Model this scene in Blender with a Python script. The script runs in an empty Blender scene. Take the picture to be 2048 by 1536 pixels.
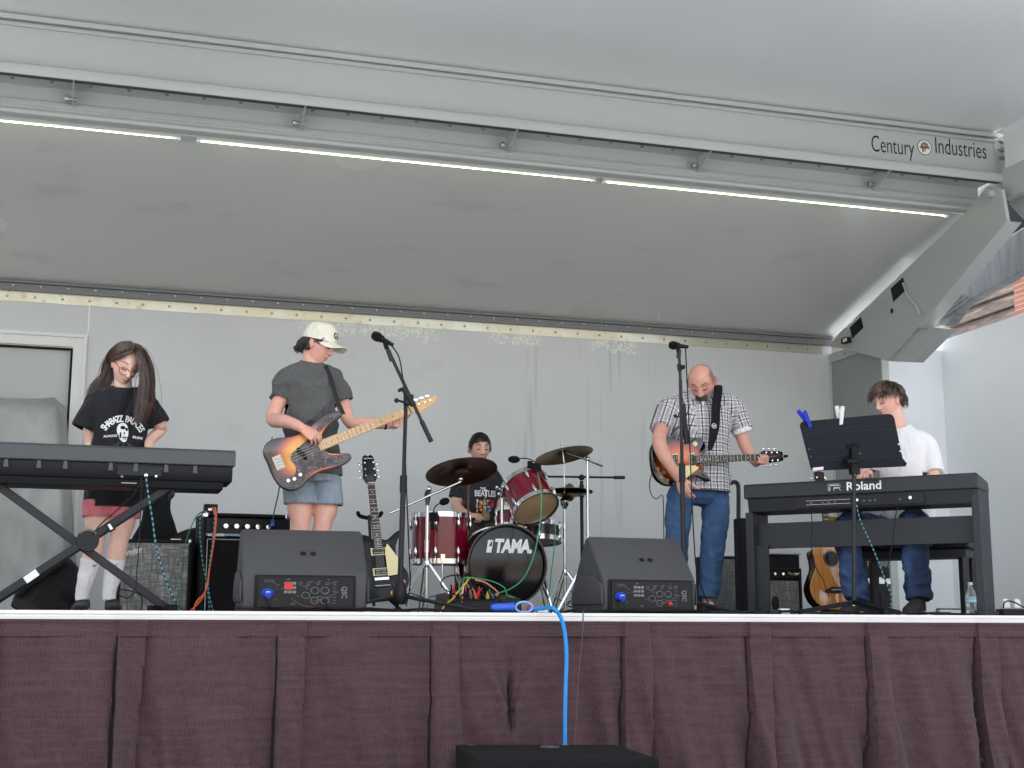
import bpy, bmesh, math, random
from mathutils import Vector as V, Matrix, noise
from mathutils.bvhtree import BVHTree
random.seed(7)
SC = bpy.context.scene
COL = SC.collection
R = math.radians
# ---------------------------------------------------------------- camera
FL = 2800.0                                     # focal length in photo pixels (2048 wide)
CAM = V((0, -6.8, -.09))
_X = V((.956, -.0526, -.2886)).normalized()
_Z = V((.0018, .985, -.1737)); _Z = (_Z - _X * _Z.dot(_X)).normalized()
_Y = _Z.cross(_X)
CR = Matrix((_X, _Y, _Z))                       # camera axes -> world
def P(px, py, y=None, x=None, z=None):
    """the point of the place that the photo shows at pixel px, py on the plane y= / x= / z="""
    d = CR @ V(((px - 1024) / FL, -(py - 768) / FL, -1))
    if y is not None: t = (y - CAM.y) / d.y
    elif x is not None: t = (x - CAM.x) / d.x
    else: t = (z - CAM.z) / d.z
    return CAM + d * t
cd = bpy.data.cameras.new('camera'); cam = bpy.data.objects.new('camera', cd); COL.objects.link(cam)
cam.matrix_world = Matrix.Translation(CAM) @ CR.to_4x4()
cd.sensor_width = 36; cd.lens = FL / 2048 * 36; cd.clip_end = 2000; cd.clip_start = .05
SC.camera = cam
# ---------------------------------------------------------------- sky, sun, exposure
SUN_EL, SUN_DIR = R(50), V((.25, 1, 0)).normalized()
w = bpy.data.worlds.new('World'); SC.world = w; w.use_nodes = True
nt = w.node_tree; bg = nt.nodes['Background']
sk = nt.nodes.new('ShaderNodeTexSky'); sk.sky_type = 'NISHITA'; sk.sun_disc = False
sk.sun_elevation = SUN_EL; sk.sun_rotation = math.atan2(SUN_DIR.x, SUN_DIR.y)
sk.dust_density = 3; sk.air_density = 1.2
hs = nt.nodes.new('ShaderNodeHueSaturation'); hs.inputs['Saturation'].default_value = .3
nt.links.new(sk.outputs[0], hs.inputs['Color']); nt.links.new(hs.outputs[0], bg.inputs['Color'])
bg.inputs['Strength'].default_value = .15
ld = bpy.data.lights.new('sun', 'SUN'); ld.energy = 1.5; ld.angle = R(12); ld.color = (1, .985, .96)
sun = bpy.data.objects.new('sun', ld); COL.objects.link(sun)
sun.rotation_euler = (-(SUN_DIR * math.cos(SUN_EL) + V((0, 0, math.sin(SUN_EL))))).to_track_quat('-Z', 'Y').to_euler()
vs = SC.view_settings; vs.view_transform = 'Standard'; vs.look = 'None'; vs.gamma = 1; vs.use_curve_mapping = False
vs.exposure = 1.98
SC.cycles.use_denoising = True
SC.cycles.max_bounces = 7; SC.cycles.diffuse_bounces = 5; SC.cycles.glossy_bounces = 3
# ---------------------------------------------------------------- materials
MATS = {}
def srgb(c):
    k = .66 + .34 * min(1, max(0, (max(c) - 45) / 70))        # black paints and cloths: real albedo is lower than it looks
    return tuple(k * (v / 255 / 12.92 if v / 255 <= .04045 else ((v / 255 + .055) / 1.055) ** 2.4) for v in c)
def mat(name, col, rough=.5, metal=0, var=.06, vs_=6, bump=0, bs=60, coat=0, spec=.5, sss=0, emit=None, es=0, trans=0, stretch=None, rvar=.1, ior=None):
    if name in MATS: return MATS[name]
    m = bpy.data.materials.new(name); m.use_nodes = True; MATS[name] = m
    t = m.node_tree; n = t.nodes; L = t.links.new; b = n['Principled BSDF']
    tc = n.new('ShaderNodeTexCoord'); mp = n.new('ShaderNodeMapping'); L(tc.outputs['Object'], mp.inputs[0])
    if stretch: mp.inputs['Scale'].default_value = stretch
    nz = n.new('ShaderNodeTexNoise'); nz.inputs['Scale'].default_value = vs_; nz.inputs['Detail'].default_value = 5; L(mp.outputs[0], nz.inputs[0])
    if var:
        mr = n.new('ShaderNodeMapRange'); L(nz.outputs[0], mr.inputs[0])
        mr.inputs[1].default_value = .25; mr.inputs[2].default_value = .75; mr.inputs[3].default_value = 1 - var; mr.inputs[4].default_value = 1 + var
        mx = n.new('ShaderNodeVectorMath'); mx.operation = 'SCALE'; mx.inputs[0].default_value = col[:3]; L(mr.outputs[0], mx.inputs['Scale'])
        L(mx.outputs[0], b.inputs['Base Color'])
    else: b.inputs['Base Color'].default_value = (*col[:3], 1)
    if rvar:
        r2 = n.new('ShaderNodeMapRange'); L(nz.outputs[0], r2.inputs[0])
        r2.inputs[3].default_value = max(.02, rough - rvar); r2.inputs[4].default_value = min(1, rough + rvar); L(r2.outputs[0], b.inputs['Roughness'])
    else: b.inputs['Roughness'].default_value = rough
    if max(col[:3]) < .05 and not coat: spec = spec * .5
    b.inputs['Metallic'].default_value = metal; b.inputs['Specular IOR Level'].default_value = spec
    b.inputs['Coat Weight'].default_value = coat; b.inputs['Coat Roughness'].default_value = .06
    if sss: b.inputs['Subsurface Weight'].default_value = sss; b.inputs['Subsurface Radius'].default_value = (.02, .008, .004); b.inputs['Subsurface Scale'].default_value = .5
    if trans: b.inputs['Transmission Weight'].default_value = trans
    if ior: b.inputs['IOR'].default_value = ior
    if emit: b.inputs['Emission Color'].default_value = (*emit, 1); b.inputs['Emission Strength'].default_value = es
    if bump:
        n2 = n.new('ShaderNodeTexNoise'); n2.inputs['Scale'].default_value = bs; n2.inputs['Detail'].default_value = 4; L(mp.outputs[0], n2.inputs[0])
        bp = n.new('ShaderNodeBump'); bp.inputs['Strength'].default_value = bump; bp.inputs['Distance'].default_value = .01
        L(n2.outputs[0], bp.inputs['Height']); L(bp.outputs[0], b.inputs['Normal'])
    return m
class NT:
    """tiny helper to write node maths"""
    def __init__(s, m): s.t = m.node_tree; s.n = s.t.nodes; s.L = s.t.links.new; s.b = s.n['Principled BSDF']
    def node(s, typ, **k):
        q = s.n.new(typ)
        for a, v in k.items():
            if a.startswith('i_'): q.inputs[int(a[2:])].default_value = v
            else: setattr(q, a, v)
        return q
    def lnk(s, a, b, i=0, o=0): s.L(a.outputs[o], b.inputs[i]); return b
    def mth(s, op, a, b=None, clamp=False):
        q = s.n.new('ShaderNodeMath'); q.operation = op; q.use_clamp = clamp
        for i, v in enumerate((a, b)):
            if v is None: continue
            if isinstance(v, (int, float)): q.inputs[i].default_value = v
            else: s.L(v, q.inputs[i])
        return q.outputs[0]
    def sep(s, kind='Object', scale=None):
        tc = s.n.new('ShaderNodeTexCoord'); q = s.n.new('ShaderNodeSeparateXYZ'); s.L(tc.outputs[kind], q.inputs[0]); return q.outputs, tc.outputs[kind]
    def noise(s, vec, scale, detail=4, stretch=None):
        if stretch:
            mp = s.n.new('ShaderNodeMapping'); mp.inputs['Scale'].default_value = stretch; s.L(vec, mp.inputs[0]); vec = mp.outputs[0]
        q = s.n.new('ShaderNodeTexNoise'); q.inputs['Scale'].default_value = scale; q.inputs['Detail'].default_value = detail; s.L(vec, q.inputs[0]); return q.outputs[0]
    def step(s, v, a, b, lo=0, hi=1):
        q = s.n.new('ShaderNodeMapRange'); q.interpolation_type = 'SMOOTHSTEP'; s.L(v, q.inputs[0])
        for i, u in enumerate((a, b, lo, hi)): q.inputs[i + 1].default_value = u
        return q.outputs[0]
    def mix(s, f, a, b):
        q = s.n.new('ShaderNodeMix'); q.data_type = 'RGBA'
        if isinstance(f, (int, float)): q.inputs[0].default_value = f
        else: s.L(f, q.inputs[0])
        for i, v in ((6, a), (7, b)):
            if isinstance(v, tuple): q.inputs[i].default_value = (*v[:3], 1)
            else: s.L(v, q.inputs[i])
        return q.outputs[2]
    def ramp(s, v, stops):
        q = s.n.new('ShaderNodeValToRGB'); s.L(v, q.inputs[0]); e = q.color_ramp.elements
        for i, (p, c) in enumerate(stops):
            el = e[i] if i < 2 else e.new(p)
            el.position = p; el.color = (*c[:3], 1)
        return q.outputs[0]
    def bump(s, h, st=.3, dist=.01):
        q = s.n.new('ShaderNodeBump'); q.inputs['Strength'].default_value = st; q.inputs['Distance'].default_value = dist
        s.L(h, q.inputs['Height']); s.L(q.outputs[0], s.b.inputs['Normal'])
    def col(s, c): s.L(c, s.b.inputs['Base Color'])
def newmat(name, rough=.5, metal=0):
    m = bpy.data.materials.new(name); m.use_nodes = True; MATS[name] = m; q = NT(m)
    q.b.inputs['Roughness'].default_value = rough; q.b.inputs['Metallic'].default_value = metal
    return m, q
# ---------------------------------------------------------------- mesh helpers
def frame(o, x, yh):
    """4x4 with origin o, x axis along x, y axis near yh"""
    x = V(x).normalized(); z = x.cross(V(yh)).normalized(); y = z.cross(x)
    m = Matrix((x, y, z)).transposed().to_4x4(); m.translation = V(o); return m
def rotz(a): return Matrix.Rotation(R(a), 4, 'Z')
def catmull(pts, n=6, closed=True):
    out = []; N = len(pts)
    for i in range(N if closed else N - 1):
        p = [V(pts[(i + k) % N] if closed else pts[min(max(i + k, 0), N - 1)]) for k in (-1, 0, 1, 2)]
        for j in range(n):
            t = j / n
            out.append(.5 * ((2 * p[1]) + (p[2] - p[0]) * t + (2 * p[0] - 5 * p[1] + 4 * p[2] - p[3]) * t * t + (3 * p[1] - p[0] - 3 * p[2] + p[3]) * t ** 3))
    if not closed: out.append(V(pts[-1]))
    return out
class MB:
    def __init__(s, M=None): s.v = []; s.f = []; s.mi = []; s.M = M or Matrix(); s.k = 0
    def add(s, vs_, fs, M=None):
        b = len(s.v); T = s.M @ M if M is not None else s.M
        s.v += [T @ V(p) for p in vs_]; s.f += [[b + i for i in f] for f in fs]; s.mi += [s.k] * len(fs); return s
    def box(s, c, d, M=None):
        x, y, z = d[0] / 2, d[1] / 2, d[2] / 2; c = V(c)
        vs_ = [c + V((i * x, j * y, k * z)) for k in (-1, 1) for j in (-1, 1) for i in (-1, 1)]
        return s.add(vs_, [(0, 2, 3, 1), (4, 5, 7, 6), (0, 1, 5, 4), (2, 6, 7, 3), (0, 4, 6, 2), (1, 3, 7, 5)], M)
    def bb(s, a, b, M=None):
        a, b = V(a), V(b); return s.box((a + b) / 2, [abs(t) for t in (b - a)], M)
    def loops(s, L, closed_ring=True, cap=True, ring=False, M=None):
        n = len(L[0]); vs_ = [p for l in L for p in l]; fs = []
        for a in range(len(L) - (0 if ring else 1)):
            for i in range(n if closed_ring else n - 1):
                j = (i + 1) % n; a2 = (a + 1) % len(L)
                fs.append((a * n + i, a * n + j, a2 * n + j, a2 * n + i))
        if cap and not ring: fs.append(tuple(range(n))[::-1]); fs.append(tuple(range((len(L) - 1) * n, len(L) * n)))
        return s.add(vs_, fs, M)
    def tube(s, pts, r, n=8, ring=False, caps='flat', flat=1, M=None):
        pts = [V(p) for p in pts]; N = len(pts); rs = r if isinstance(r, (list, tuple)) else [r] * N
        d = []
        for i in range(N):
            a = pts[(i - 1) % N] if (ring or i) else pts[0]; b = pts[(i + 1) % N] if (ring or i < N - 1) else pts[-1]
            q = b - a; d.append(q.normalized() if q.length > 1e-9 else V((0, 0, 1)))
        u = d[0].orthogonal().normalized(); L = []; fr = []
        for i in range(N):
            u = (u - d[i] * u.dot(d[i])); u = u.normalized() if u.length > 1e-6 else d[i].orthogonal().normalized(); fr.append((u, d[i].cross(u)))
        def rg(p, q, rr): return [p + (q[0] * math.cos(2 * math.pi * k / n) + q[1] * math.sin(2 * math.pi * k / n) * flat) * rr for k in range(n)]
        if caps == 'round' and not ring:
            for a in (80, 55, 28): L.append(rg(pts[0] - d[0] * rs[0] * math.sin(R(a)), fr[0], rs[0] * math.cos(R(a))))
        for i in range(N): L.append(rg(pts[i], fr[i], rs[i]))
        if caps == 'round' and not ring:
            for a in (28, 55, 80): L.append(rg(pts[-1] + d[-1] * rs[-1] * math.sin(R(a)), fr[-1], rs[-1] * math.cos(R(a))))
        return s.loops(L, ring=ring, M=M)
    def cyl(s, a, b, r, r2=None, n=16, M=None): return s.tube([a, b], [r, r if r2 is None else r2], n=n, M=M)
    def lathe(s, prof, o, ax, n=32, cap=True, ux=None, M=None):
        ax = V(ax).normalized(); u = V(ux) if ux else ax.orthogonal().normalized(); w_ = ax.cross(u); o = V(o)
        return s.loops([[o + ax * h + (u * math.cos(2 * math.pi * k / n) + w_ * math.sin(2 * math.pi * k / n)) * max(r, 1e-4) for k in range(n)] for r, h in prof], cap=cap, M=M)
    def prism(s, pts, z0, z1, M=None, inset=0):
        n = len(pts); L = []
        c = V((sum(p[0] for p in pts) / n, sum(p[1] for p in pts) / n))
        def off(d):
            out = []
            for i in range(n):
                a, b = V(pts[i - 1][:2]), V(pts[(i + 1) % n][:2]); t = (b - a); t = V((t.y, -t.x)); t = t.normalized() if t.length else V((0, 0)); out.append(V(pts[i][:2]) - t * d * s_)
            return out
        ar = sum(pts[i][0] * pts[(i + 1) % n][1] - pts[(i + 1) % n][0] * pts[i][1] for i in range(n)); s_ = 1 if ar > 0 else -1
        if inset:
            L = [[(p.x, p.y, z0) for p in off(inset)], [(p[0], p[1], z0 + inset * .8) for p in pts], [(p[0], p[1], z1 - inset * .8) for p in pts], [(p.x, p.y, z1 - inset * .25) for p in off(inset * .35)], [(p.x, p.y, z1) for p in off(inset)]]
        else: L = [[(p[0], p[1], z0) for p in pts], [(p[0], p[1], z1) for p in pts]]
        return s.loops(L, M=M)
    def ell(s, c, r, n=16, M=None, rot=None):
        c = V(c); r = (r, r, r) if isinstance(r, (int, float)) else r; L = []
        for i in range(1, n // 2 + (n // 2) % 2 + 1):
            a = math.pi * i / (n // 2 + (n // 2) % 2 + 1)
            L.append([V((math.sin(a) * math.cos(2 * math.pi * k / n) * r[0], math.sin(a) * math.sin(2 * math.pi * k / n) * r[1], math.cos(a) * r[2])) for k in range(n)])
        if rot is not None: L = [[rot @ p for p in l] for l in L]
        return s.loops([[c + p for p in l] for l in L], M=M)
    def mesh(s, name='m'):
        me = bpy.data.meshes.new(name); me.from_pydata([tuple(p) for p in s.v], [], s.f); me.polygons.foreach_set('material_index', s.mi)
        bm = bmesh.new(); bm.from_mesh(me); bmesh.ops.recalc_face_normals(bm, faces=bm.faces); bm.to_mesh(me); bm.free(); return me
    def build(s, name, mats, parent=None, smooth=35, bevel=0, keep=False, label=None):
        me = s.mesh(name); return link(name, me, mats, parent, smooth, bevel, keep, label)
def link(name, me, mats, parent=None, smooth=35, bevel=0, keep=False, label=None):
    o = bpy.data.objects.new(name, me); COL.objects.link(o)
    for m in (mats if isinstance(mats, (list, tuple)) else [mats]): me.materials.append(m)
    if smooth: me.shade_smooth(); me.set_sharp_from_angle(angle=R(smooth))
    if parent is None and not keep and len(me.vertices):
        lo = V((min(v.co.x for v in me.vertices), min(v.co.y for v in me.vertices), min(v.co.z for v in me.vertices)))
        hi = V((max(v.co.x for v in me.vertices), max(v.co.y for v in me.vertices), 0)); c = V(((lo.x + hi.x) / 2, (lo.y + hi.y) / 2, lo.z))
        me.transform(Matrix.Translation(-c)); o.location = c
    if parent is not None:
        o.parent = parent; q = parent; T = Matrix()
        while q is not None: T = Matrix.Translation(q.location) @ T; q = q.parent
        me.transform(T.inverted())
    if bevel:
        b = o.modifiers.new('bevel', 'BEVEL'); b.width = bevel; b.segments = 2; b.limit_method = 'ANGLE'; b.angle_limit = R(40); b.harden_normals = False
    if label: o['label'] = label
    return o
def thing(name, label, cat, loc, group=None):
    o = bpy.data.objects.new(name, None); o.empty_display_size = .1; COL.objects.link(o); o.location = V(loc)
    o['label'] = label; o['category'] = cat
    if group: o['group'] = group
    return o
def tag(o, label=None, cat=None, group=None, kind=None):
    for k, v in (('label', label), ('category', cat), ('group', group), ('kind', kind)):
        if v: o[k] = v
    return o
def text(mb, s, size, M, depth=.001, bold=0, shear=0, sx=1, space=1, align='CENTER'):
    """lettering as flat mesh in frame M (x right, y up, z out)"""
    c = bpy.data.curves.new('t', 'FONT'); c.body = s; c.size = size; c.extrude = depth / 2; c.offset = bold; c.shear = shear
    c.align_x = align; c.align_y = 'CENTER'; c.space_character = space; c.resolution_u = 3
    o = bpy.data.objects.new('t', c); COL.objects.link(o); dg = bpy.context.evaluated_depsgraph_get()
    me = bpy.data.meshes.new_from_object(o.evaluated_get(dg))
    mb.add([(v.co.x * sx, v.co.y, v.co.z) for v in me.vertices], [tuple(p.vertices) for p in me.polygons], M)
    bpy.data.objects.remove(o); bpy.data.curves.remove(c); bpy.data.meshes.remove(me); return mb
def droop(a, b, sag=.1, n=10, jit=0):
    a, b = V(a), V(b); return [a.lerp(b, i / n) - V((0, 0, 4 * sag * (i / n) * (1 - i / n))) + V((random.uniform(-jit, jit), random.uniform(-jit, jit), 0)) for i in range(n + 1)]
# common materials
M_blk = mat('black plastic', srgb((44, 44, 47)), .42, bump=.25, bs=350)
M_blk2 = mat('black matte', srgb((26, 26, 29)), .6)
M_stand = mat('black stand tube', srgb((50, 51, 55)), .38, spec=.5)
M_chr = mat('chrome', (.75, .76, .78), .14, 1, var=.02, rvar=.05)
M_nick = mat('nickel', (.62, .61, .58), .25, 1)
M_wht = mat('white paint', srgb((232, 232, 230)), .45)
M_cab = mat('black cable', srgb((24, 24, 26)), .5)
M_rub = mat('black rubber', srgb((20, 20, 22)), .75)
M_gold = mat('amber knob', srgb((176, 128, 60)), .3, .3)
# ================================================================ SETTING
m, q = newmat('pale concrete', .9); xyz, vec = q.sep()
q.col(q.ramp(q.noise(vec, 60, 8), [(.3, (.40, .40, .385)), (.7, (.50, .50, .48))])); q.bump(q.noise(vec, 200), .4)
g = MB().add([(-120, -120, -1.2), (120, -120, -1.2), (120, 160, -1.2), (-120, 160, -1.2)], [(0, 1, 2, 3)]).build('ground', m, keep=True); tag(g, kind='structure')
XR = 6.6; XL = -3.2; YW = 4.6
def stage_paint(name, base, rough, coat=0, streak=0):
    m, q = newmat(name, rough); xyz, vec = q.sep()
    n1 = q.noise(vec, .5, 1); n2 = q.noise(vec, 3, 3, (1, .25, .25)); n3 = q.noise(vec, .6, 1)
    c = q.mix(q.step(n1, .3, .7), tuple(b * .96 for b in base), tuple(b * 1.03 for b in base))
    c = q.mix(q.mth('MULTIPLY', q.step(n2, .55, .8), .08 + streak), c, tuple(b * .8 for b in base))
    if name.startswith('glossy'):
        n4 = q.noise(vec, 1.7, 5, (1, 1.6, 1)); c = q.mix(q.mth('MULTIPLY', q.step(n4, .60, .70), .22), c, tuple(b * .6 for b in base))
    q.col(c); q.L(q.step(n3, .3, .7, rough - .03, rough + .04), q.b.inputs['Roughness']); q.b.inputs['Coat Weight'].default_value = coat
    return m, q, xyz, vec
M_paint, *_ = stage_paint('grey stage paint', srgb((182, 187, 186)), .4)
M_ceil, *_ = stage_paint('glossy ceiling paint', srgb((204, 206, 204)), .24, coat=.35)
M_roof, *_ = stage_paint('white roof skin', srgb((228, 230, 232)), .22)
# back wall paint: drips, chalky residue under the strip, seams
m, q = newmat('grey wall paint', .4); xyz, vec = q.sep(); X, Y_, Z_ = xyz
base = srgb((204, 207, 208)); X = q.mth('ADD', X, 3.0); n1 = q.noise(vec, .7, 6)
c = q.mix(q.step(n1, .3, .7), tuple(b * .93 for b in base), tuple(b * 1.05 for b in base))
drip = q.noise(vec, 9, 5, (1.6, 1, .09)); near = q.mth('MAXIMUM', q.step(q.mth('ABSOLUTE', q.mth('SUBTRACT', X, 4.45)), .05, .45, 1, 0), q.mth('MULTIPLY', q.step(q.mth('ABSOLUTE', q.mth('SUBTRACT', X, 3.65)), .02, .25, 1, 0), .8))
c = q.mix(q.mth('MULTIPLY', q.mth('MULTIPLY', q.step(drip, .52, .66), q.mth('ADD', q.mth('MULTIPLY', near, .45), .015)), q.step(Z_, 0.3, 2.3, .25, 1)), c, srgb((146, 146, 140)))
drip2 = q.noise(vec, 30, 5, (1.2, 1, .05)); c = q.mix(q.mth('MULTIPLY', q.mth('MULTIPLY', q.step(drip2, .56, .7), near), .5), c, srgb((206, 208, 202)))
zs = q.step(X, -1, 7, 0, .0)
edge = q.mth('ADD', Z_, q.mth('MULTIPLY', q.noise(vec, 16, 8), .2)); blot = q.noise(vec, 48, 8)
band = q.mth('MULTIPLY', q.step(edge, 2.455, 2.47), q.mth('MAXIMUM', q.mth('MAXIMUM', q.mth('MULTIPLY', q.step(X, 1.45, 1.9), q.step(X, 2.7, 2.95, 1, 0)), q.mth('MULTIPLY', q.step(X, 3.2, 3.4), q.step(X, 3.7, 3.8, 1, 0))), q.mth('MULTIPLY', q.step(X, 4.15, 4.3), q.step(X, 4.6, 4.7, 1, 0))))
c = q.mix(q.mth('MULTIPLY', q.mth('MULTIPLY', band, q.step(blot, .38, .66)), .85), c, srgb((242, 241, 226)))
scuff = q.mth('MULTIPLY', q.step(q.noise(vec, 3.5, 6), .62, .74), .10); c = q.mix(scuff, c, srgb((150, 152, 150)))
q.col(c); q.L(q.step(n1, .3, .7, .3, .46), q.b.inputs['Roughness']); M_wall = m
q.bump(q.noise(vec, 7, 6, (1, 1, .4)), .1, .02)
m, q = newmat('chalky aluminium', .42, .35); xyz, vec = q.sep(); n1 = q.noise(vec, 3, 8); n2 = q.noise(vec, 14, 6)
c = q.mix(q.step(n1, .4, .65), srgb((226, 222, 196)), srgb((238, 238, 228))); c = q.mix(q.mth('MULTIPLY', q.step(n2, .58, .7), .4), c, srgb((176, 160, 128)))
c = q.mix(q.step(xyz[0], 1.6, 2.4), c, srgb((176, 174, 160))); q.col(c); M_strip = m
M_alu = mat('aluminium', (.8, .8, .79), .35, .6, stretch=(1, 1, 8))
M_bolt = mat('bolt steel', (.36, .36, .35), .35, .8)

st = thing('mobile_stage', 'grey mobile stage trailer with raised roof, header beam and riveted back wall', 'stage', (3, 2.4, 0))
# deck
d = MB(); d.bb((XL, .012, -.05), (7.4, YW + .1, 0)); dk = d.build('deck', mat('deck board', srgb((92, 92, 90)), .7, var=.15, bump=.2), st)
d = MB()
for z0, z1, y0 in ((-.043, -.028, -.006), (-.028, -.016, 0), (-.016, .0, -.008)): d.bb((XL, y0, z0), (7.4, .012, z1 - .0005))
d.build('deck_edge_trim', mat('white aluminium trim', srgb((236, 234, 232)), .35, var=.04, stretch=(1, 1, 6)), st)
# back wall with door opening on the left
DX = P(176, 665, y=YW).x; DZ = P(176, 668, y=YW).z - .01
d = MB(); d.bb((DX, YW, 0), (XR + .02, YW + .06, 2.62)); d.bb((XL, YW, DZ), (DX - .0005, YW + .06, 2.62)); bw = d.build('back_wall', M_wall, st)
wl = lambda px: P(px, 900, y=YW).x
d = MB()
x = XL
for sx in (178, 1022, 1652):
    x1 = wl(sx); d.bb((x, YW - .006, 2.455), (x1 - .002, YW - .0005, 2.535)); x = x1
d.k = 1
x = wl(50) - 3 * .205
while x < XR - .03:
    d.cyl((x, YW - .006, 2.495), (x, YW - .016, 2.495), .012, .008, n=10); x += .2065
d.build('wall_top_strip', [M_strip, M_bolt], bw, label='pale riveted metal strip along the top of the wall')
d = MB(); d.k = 0; d.bb((XL, YW - .05, 2.535), (XR, YW - .012, 2.60)); d.bb((XL, YW - .09, 2.59), (XR, YW - .05, 2.603)); d.k = 1
x = wl(50) - 3 * .205 + .04
while x < XR - .03:
    d.cyl((x, YW - .05, 2.572), (x, YW - .06, 2.572), .012, .009, n=8); x += .2065
d.build('hinge_rail', [mat('dark painted rail', srgb((120, 122, 124)), .45), M_bolt], st)
# door frame
fr = MB(); w_ = .105
fr.bb((DX - w_, YW - .025, 0), (DX, YW + .02, DZ)); fr.bb((DX - 1.6, YW - .025, DZ - w_), (DX - w_ - .0005, YW + .02, DZ)); fr.bb((DX - .03, YW - .04, 0), (DX - .004, YW - .026, DZ - .02)); fr.bb((DX - 1.5, YW - .04, DZ - .03), (DX - .0305, YW - .026, DZ - .004))
fr.bb((DX - 1.7, YW - .025, 0), (DX - 1.7 + w_, YW + .02, DZ))
ff = fr.build('door_frame', mat('white door frame', srgb((226, 226, 222)), .4, var=.04), st)
d = MB(); d.bb((DX - 1.7, YW + .06, 0), (DX - w_ + .02, YW + .09, DZ - .08)); d.build('door', M_paint, st)
d = MB(); d.bb((DX - 1.6, YW + .03, DZ - w_ - .018), (DX - w_, YW + .058, DZ - w_ - .0005)); d.bb((DX - w_ - .018, YW + .03, 0), (DX - w_ - .0005, YW + .058, DZ - w_ - .019)); d.build('door_seal', M_rub, st)
# end wall of the stage house (returns toward the audience) and its corner
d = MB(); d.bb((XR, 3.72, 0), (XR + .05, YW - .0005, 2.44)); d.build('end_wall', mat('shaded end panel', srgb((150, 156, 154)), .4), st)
d = MB(); d.bb((XR - .012, YW - .02, 0), (XR - .0005, YW - .0005, 2.45)); d.bb((XR - .014, 3.70, 0), (XR + .052, 3.7195, 2.38)); d.build('corner_trim', mat('corner trim', srgb((196, 200, 196)), .4), st)
d = MB(); d.bb((XR - .02, 3.35, 2.37), (XR - .001, 4.58, 2.455)); d.k = 1
for y in (3.6, 3.95, 4.3): d.cyl((XR - .02, y, 2.41), (XR - .028, y, 2.41), .012, n=8)
d.build('end_sill', [M_paint, M_bolt], st)
d = MB(); d.bb((XL - .05, .4, 0), (XL, YW + .06, 2.62)); d.build('far_end_wall', M_paint, st)
# ceiling (rear roof panel)
d = MB(); a, b_ = (2.47, 3.20), (YW - .03, 2.6)
d.add([(XL, a[0], a[1]), (XR + .02, a[0], a[1]), (XR + .02, b_[0], b_[1]), (XL, b_[0], b_[1]), (XL, a[0], a[1] + .09), (XR + .02, a[0], a[1] + .09), (XR + .02, b_[0], b_[1] + .09), (XL, b_[0], b_[1] + .09)], [(0, 1, 2, 3), (7, 6, 5, 4), (0, 4, 5, 1), (1, 5, 6, 2), (2, 6, 7, 3), (3, 7, 4, 0)])
d.build('ceiling_panel', M_ceil, st)
# front header beam: profile in y,z swept along x
def sweep(prof, x0, x1, mb):
    return mb.loops([[V((x, y, z)) for y, z in prof] for x in (x0, x1)], cap=True)
XB = 6.735
d = MB()
sweep([(2.1, 3.43), (2.1, 3.735), (2.16, 3.735), (2.16, 3.43)], XL, XB, d)
d.build('header_beam', M_paint, st, bevel=.004)
d = MB(); sweep([(2.035, 3.70), (2.035, 3.735), (2.099, 3.745), (2.099, 3.712)], XL, XB - .06, d)
sweep([(2.075, 3.675), (2.075, 3.70), (2.099, 3.70), (2.099, 3.675)], XL, XB - .06, d); d.build('upper_flange', M_paint, st, bevel=.006)
d = MB(); sweep([(1.99, 3.365), (2.0, 3.395), (2.03, 3.41), (2.16, 3.415), (2.16, 3.385), (2.03, 3.375), (2.02, 3.33), (2.0, 3.325)], XL, XB + .02, d); d.build('lower_flange', M_paint, st, bevel=.004)
d = MB(); d.bb((XL, 2.085, 3.362), (XB - .02, 2.15, 3.3705)); d.build('shadow_gap_strip', mat('shadow gap grey', srgb((84, 84, 88)), .7), st)  # dark strip added to draw the shadow line under the lower flange
d = MB(); d.bb((XL, 2.17, 3.40), (XB - .03, 2.40, 3.42)); d.k = 1
x = wl(0)
i = 0
xb0 = P(25, 157, z=3.40).x
while xb0 + i * .2415 < XB - .1:
    d.lathe([(.014, 0), (.014, -.005), (.008, -.010)], (xb0 + i * .2415, 2.27, 3.4), (0, 0, 1), n=12); i += 1
d.build('bolted_plate', [M_paint, M_bolt], st)
d = MB(); sweep([(2.38, 3.42), (2.38, 3.30), (2.345, 3.29), (2.335, 3.255), (2.36, 3.245), (2.335, 3.215), (2.345, 3.195), (2.42, 3.19), (2.44, 3.25), (2.44, 3.42)], XL, XB - .03, d); d.build('light_rail', M_paint, st, bevel=.003)
for i, px in enumerate((145, 605, 1025, 1410, 1765)):
    p = P(px, (190, 240, 285, 325, 362)[i], y=2.2); b = MB()
    b.add([(p.x, 2.03, 3.40 - .002), (p.x, 2.36, 3.385), (p.x, 2.36, 3.265), (p.x, 2.31, 3.265), (p.x, 2.03, 3.375)], [(0, 1, 2, 3, 4)]); T = [V(v) + V((.008, 0, 0)) for v in b.v]
    n = len(b.v); b.v += T; b.f = [[0, 1, 2, 3, 4], [9, 8, 7, 6, 5]] + [[k, (k + 1) % 5, (k + 1) % 5 + 5, k + 5] for k in range(5)]; b.mi = [0] * 7
    b.k = 1; b.cyl((p.x - .035, 2.32, 3.315), (p.x + .03, 2.32, 3.315), .012, n=8); b.cyl((p.x - .05, 2.32, 3.315), (p.x - .03, 2.32, 3.315), .02, n=6)
    b.build('bracket_plate', [M_paint, M_bolt], st)
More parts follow.
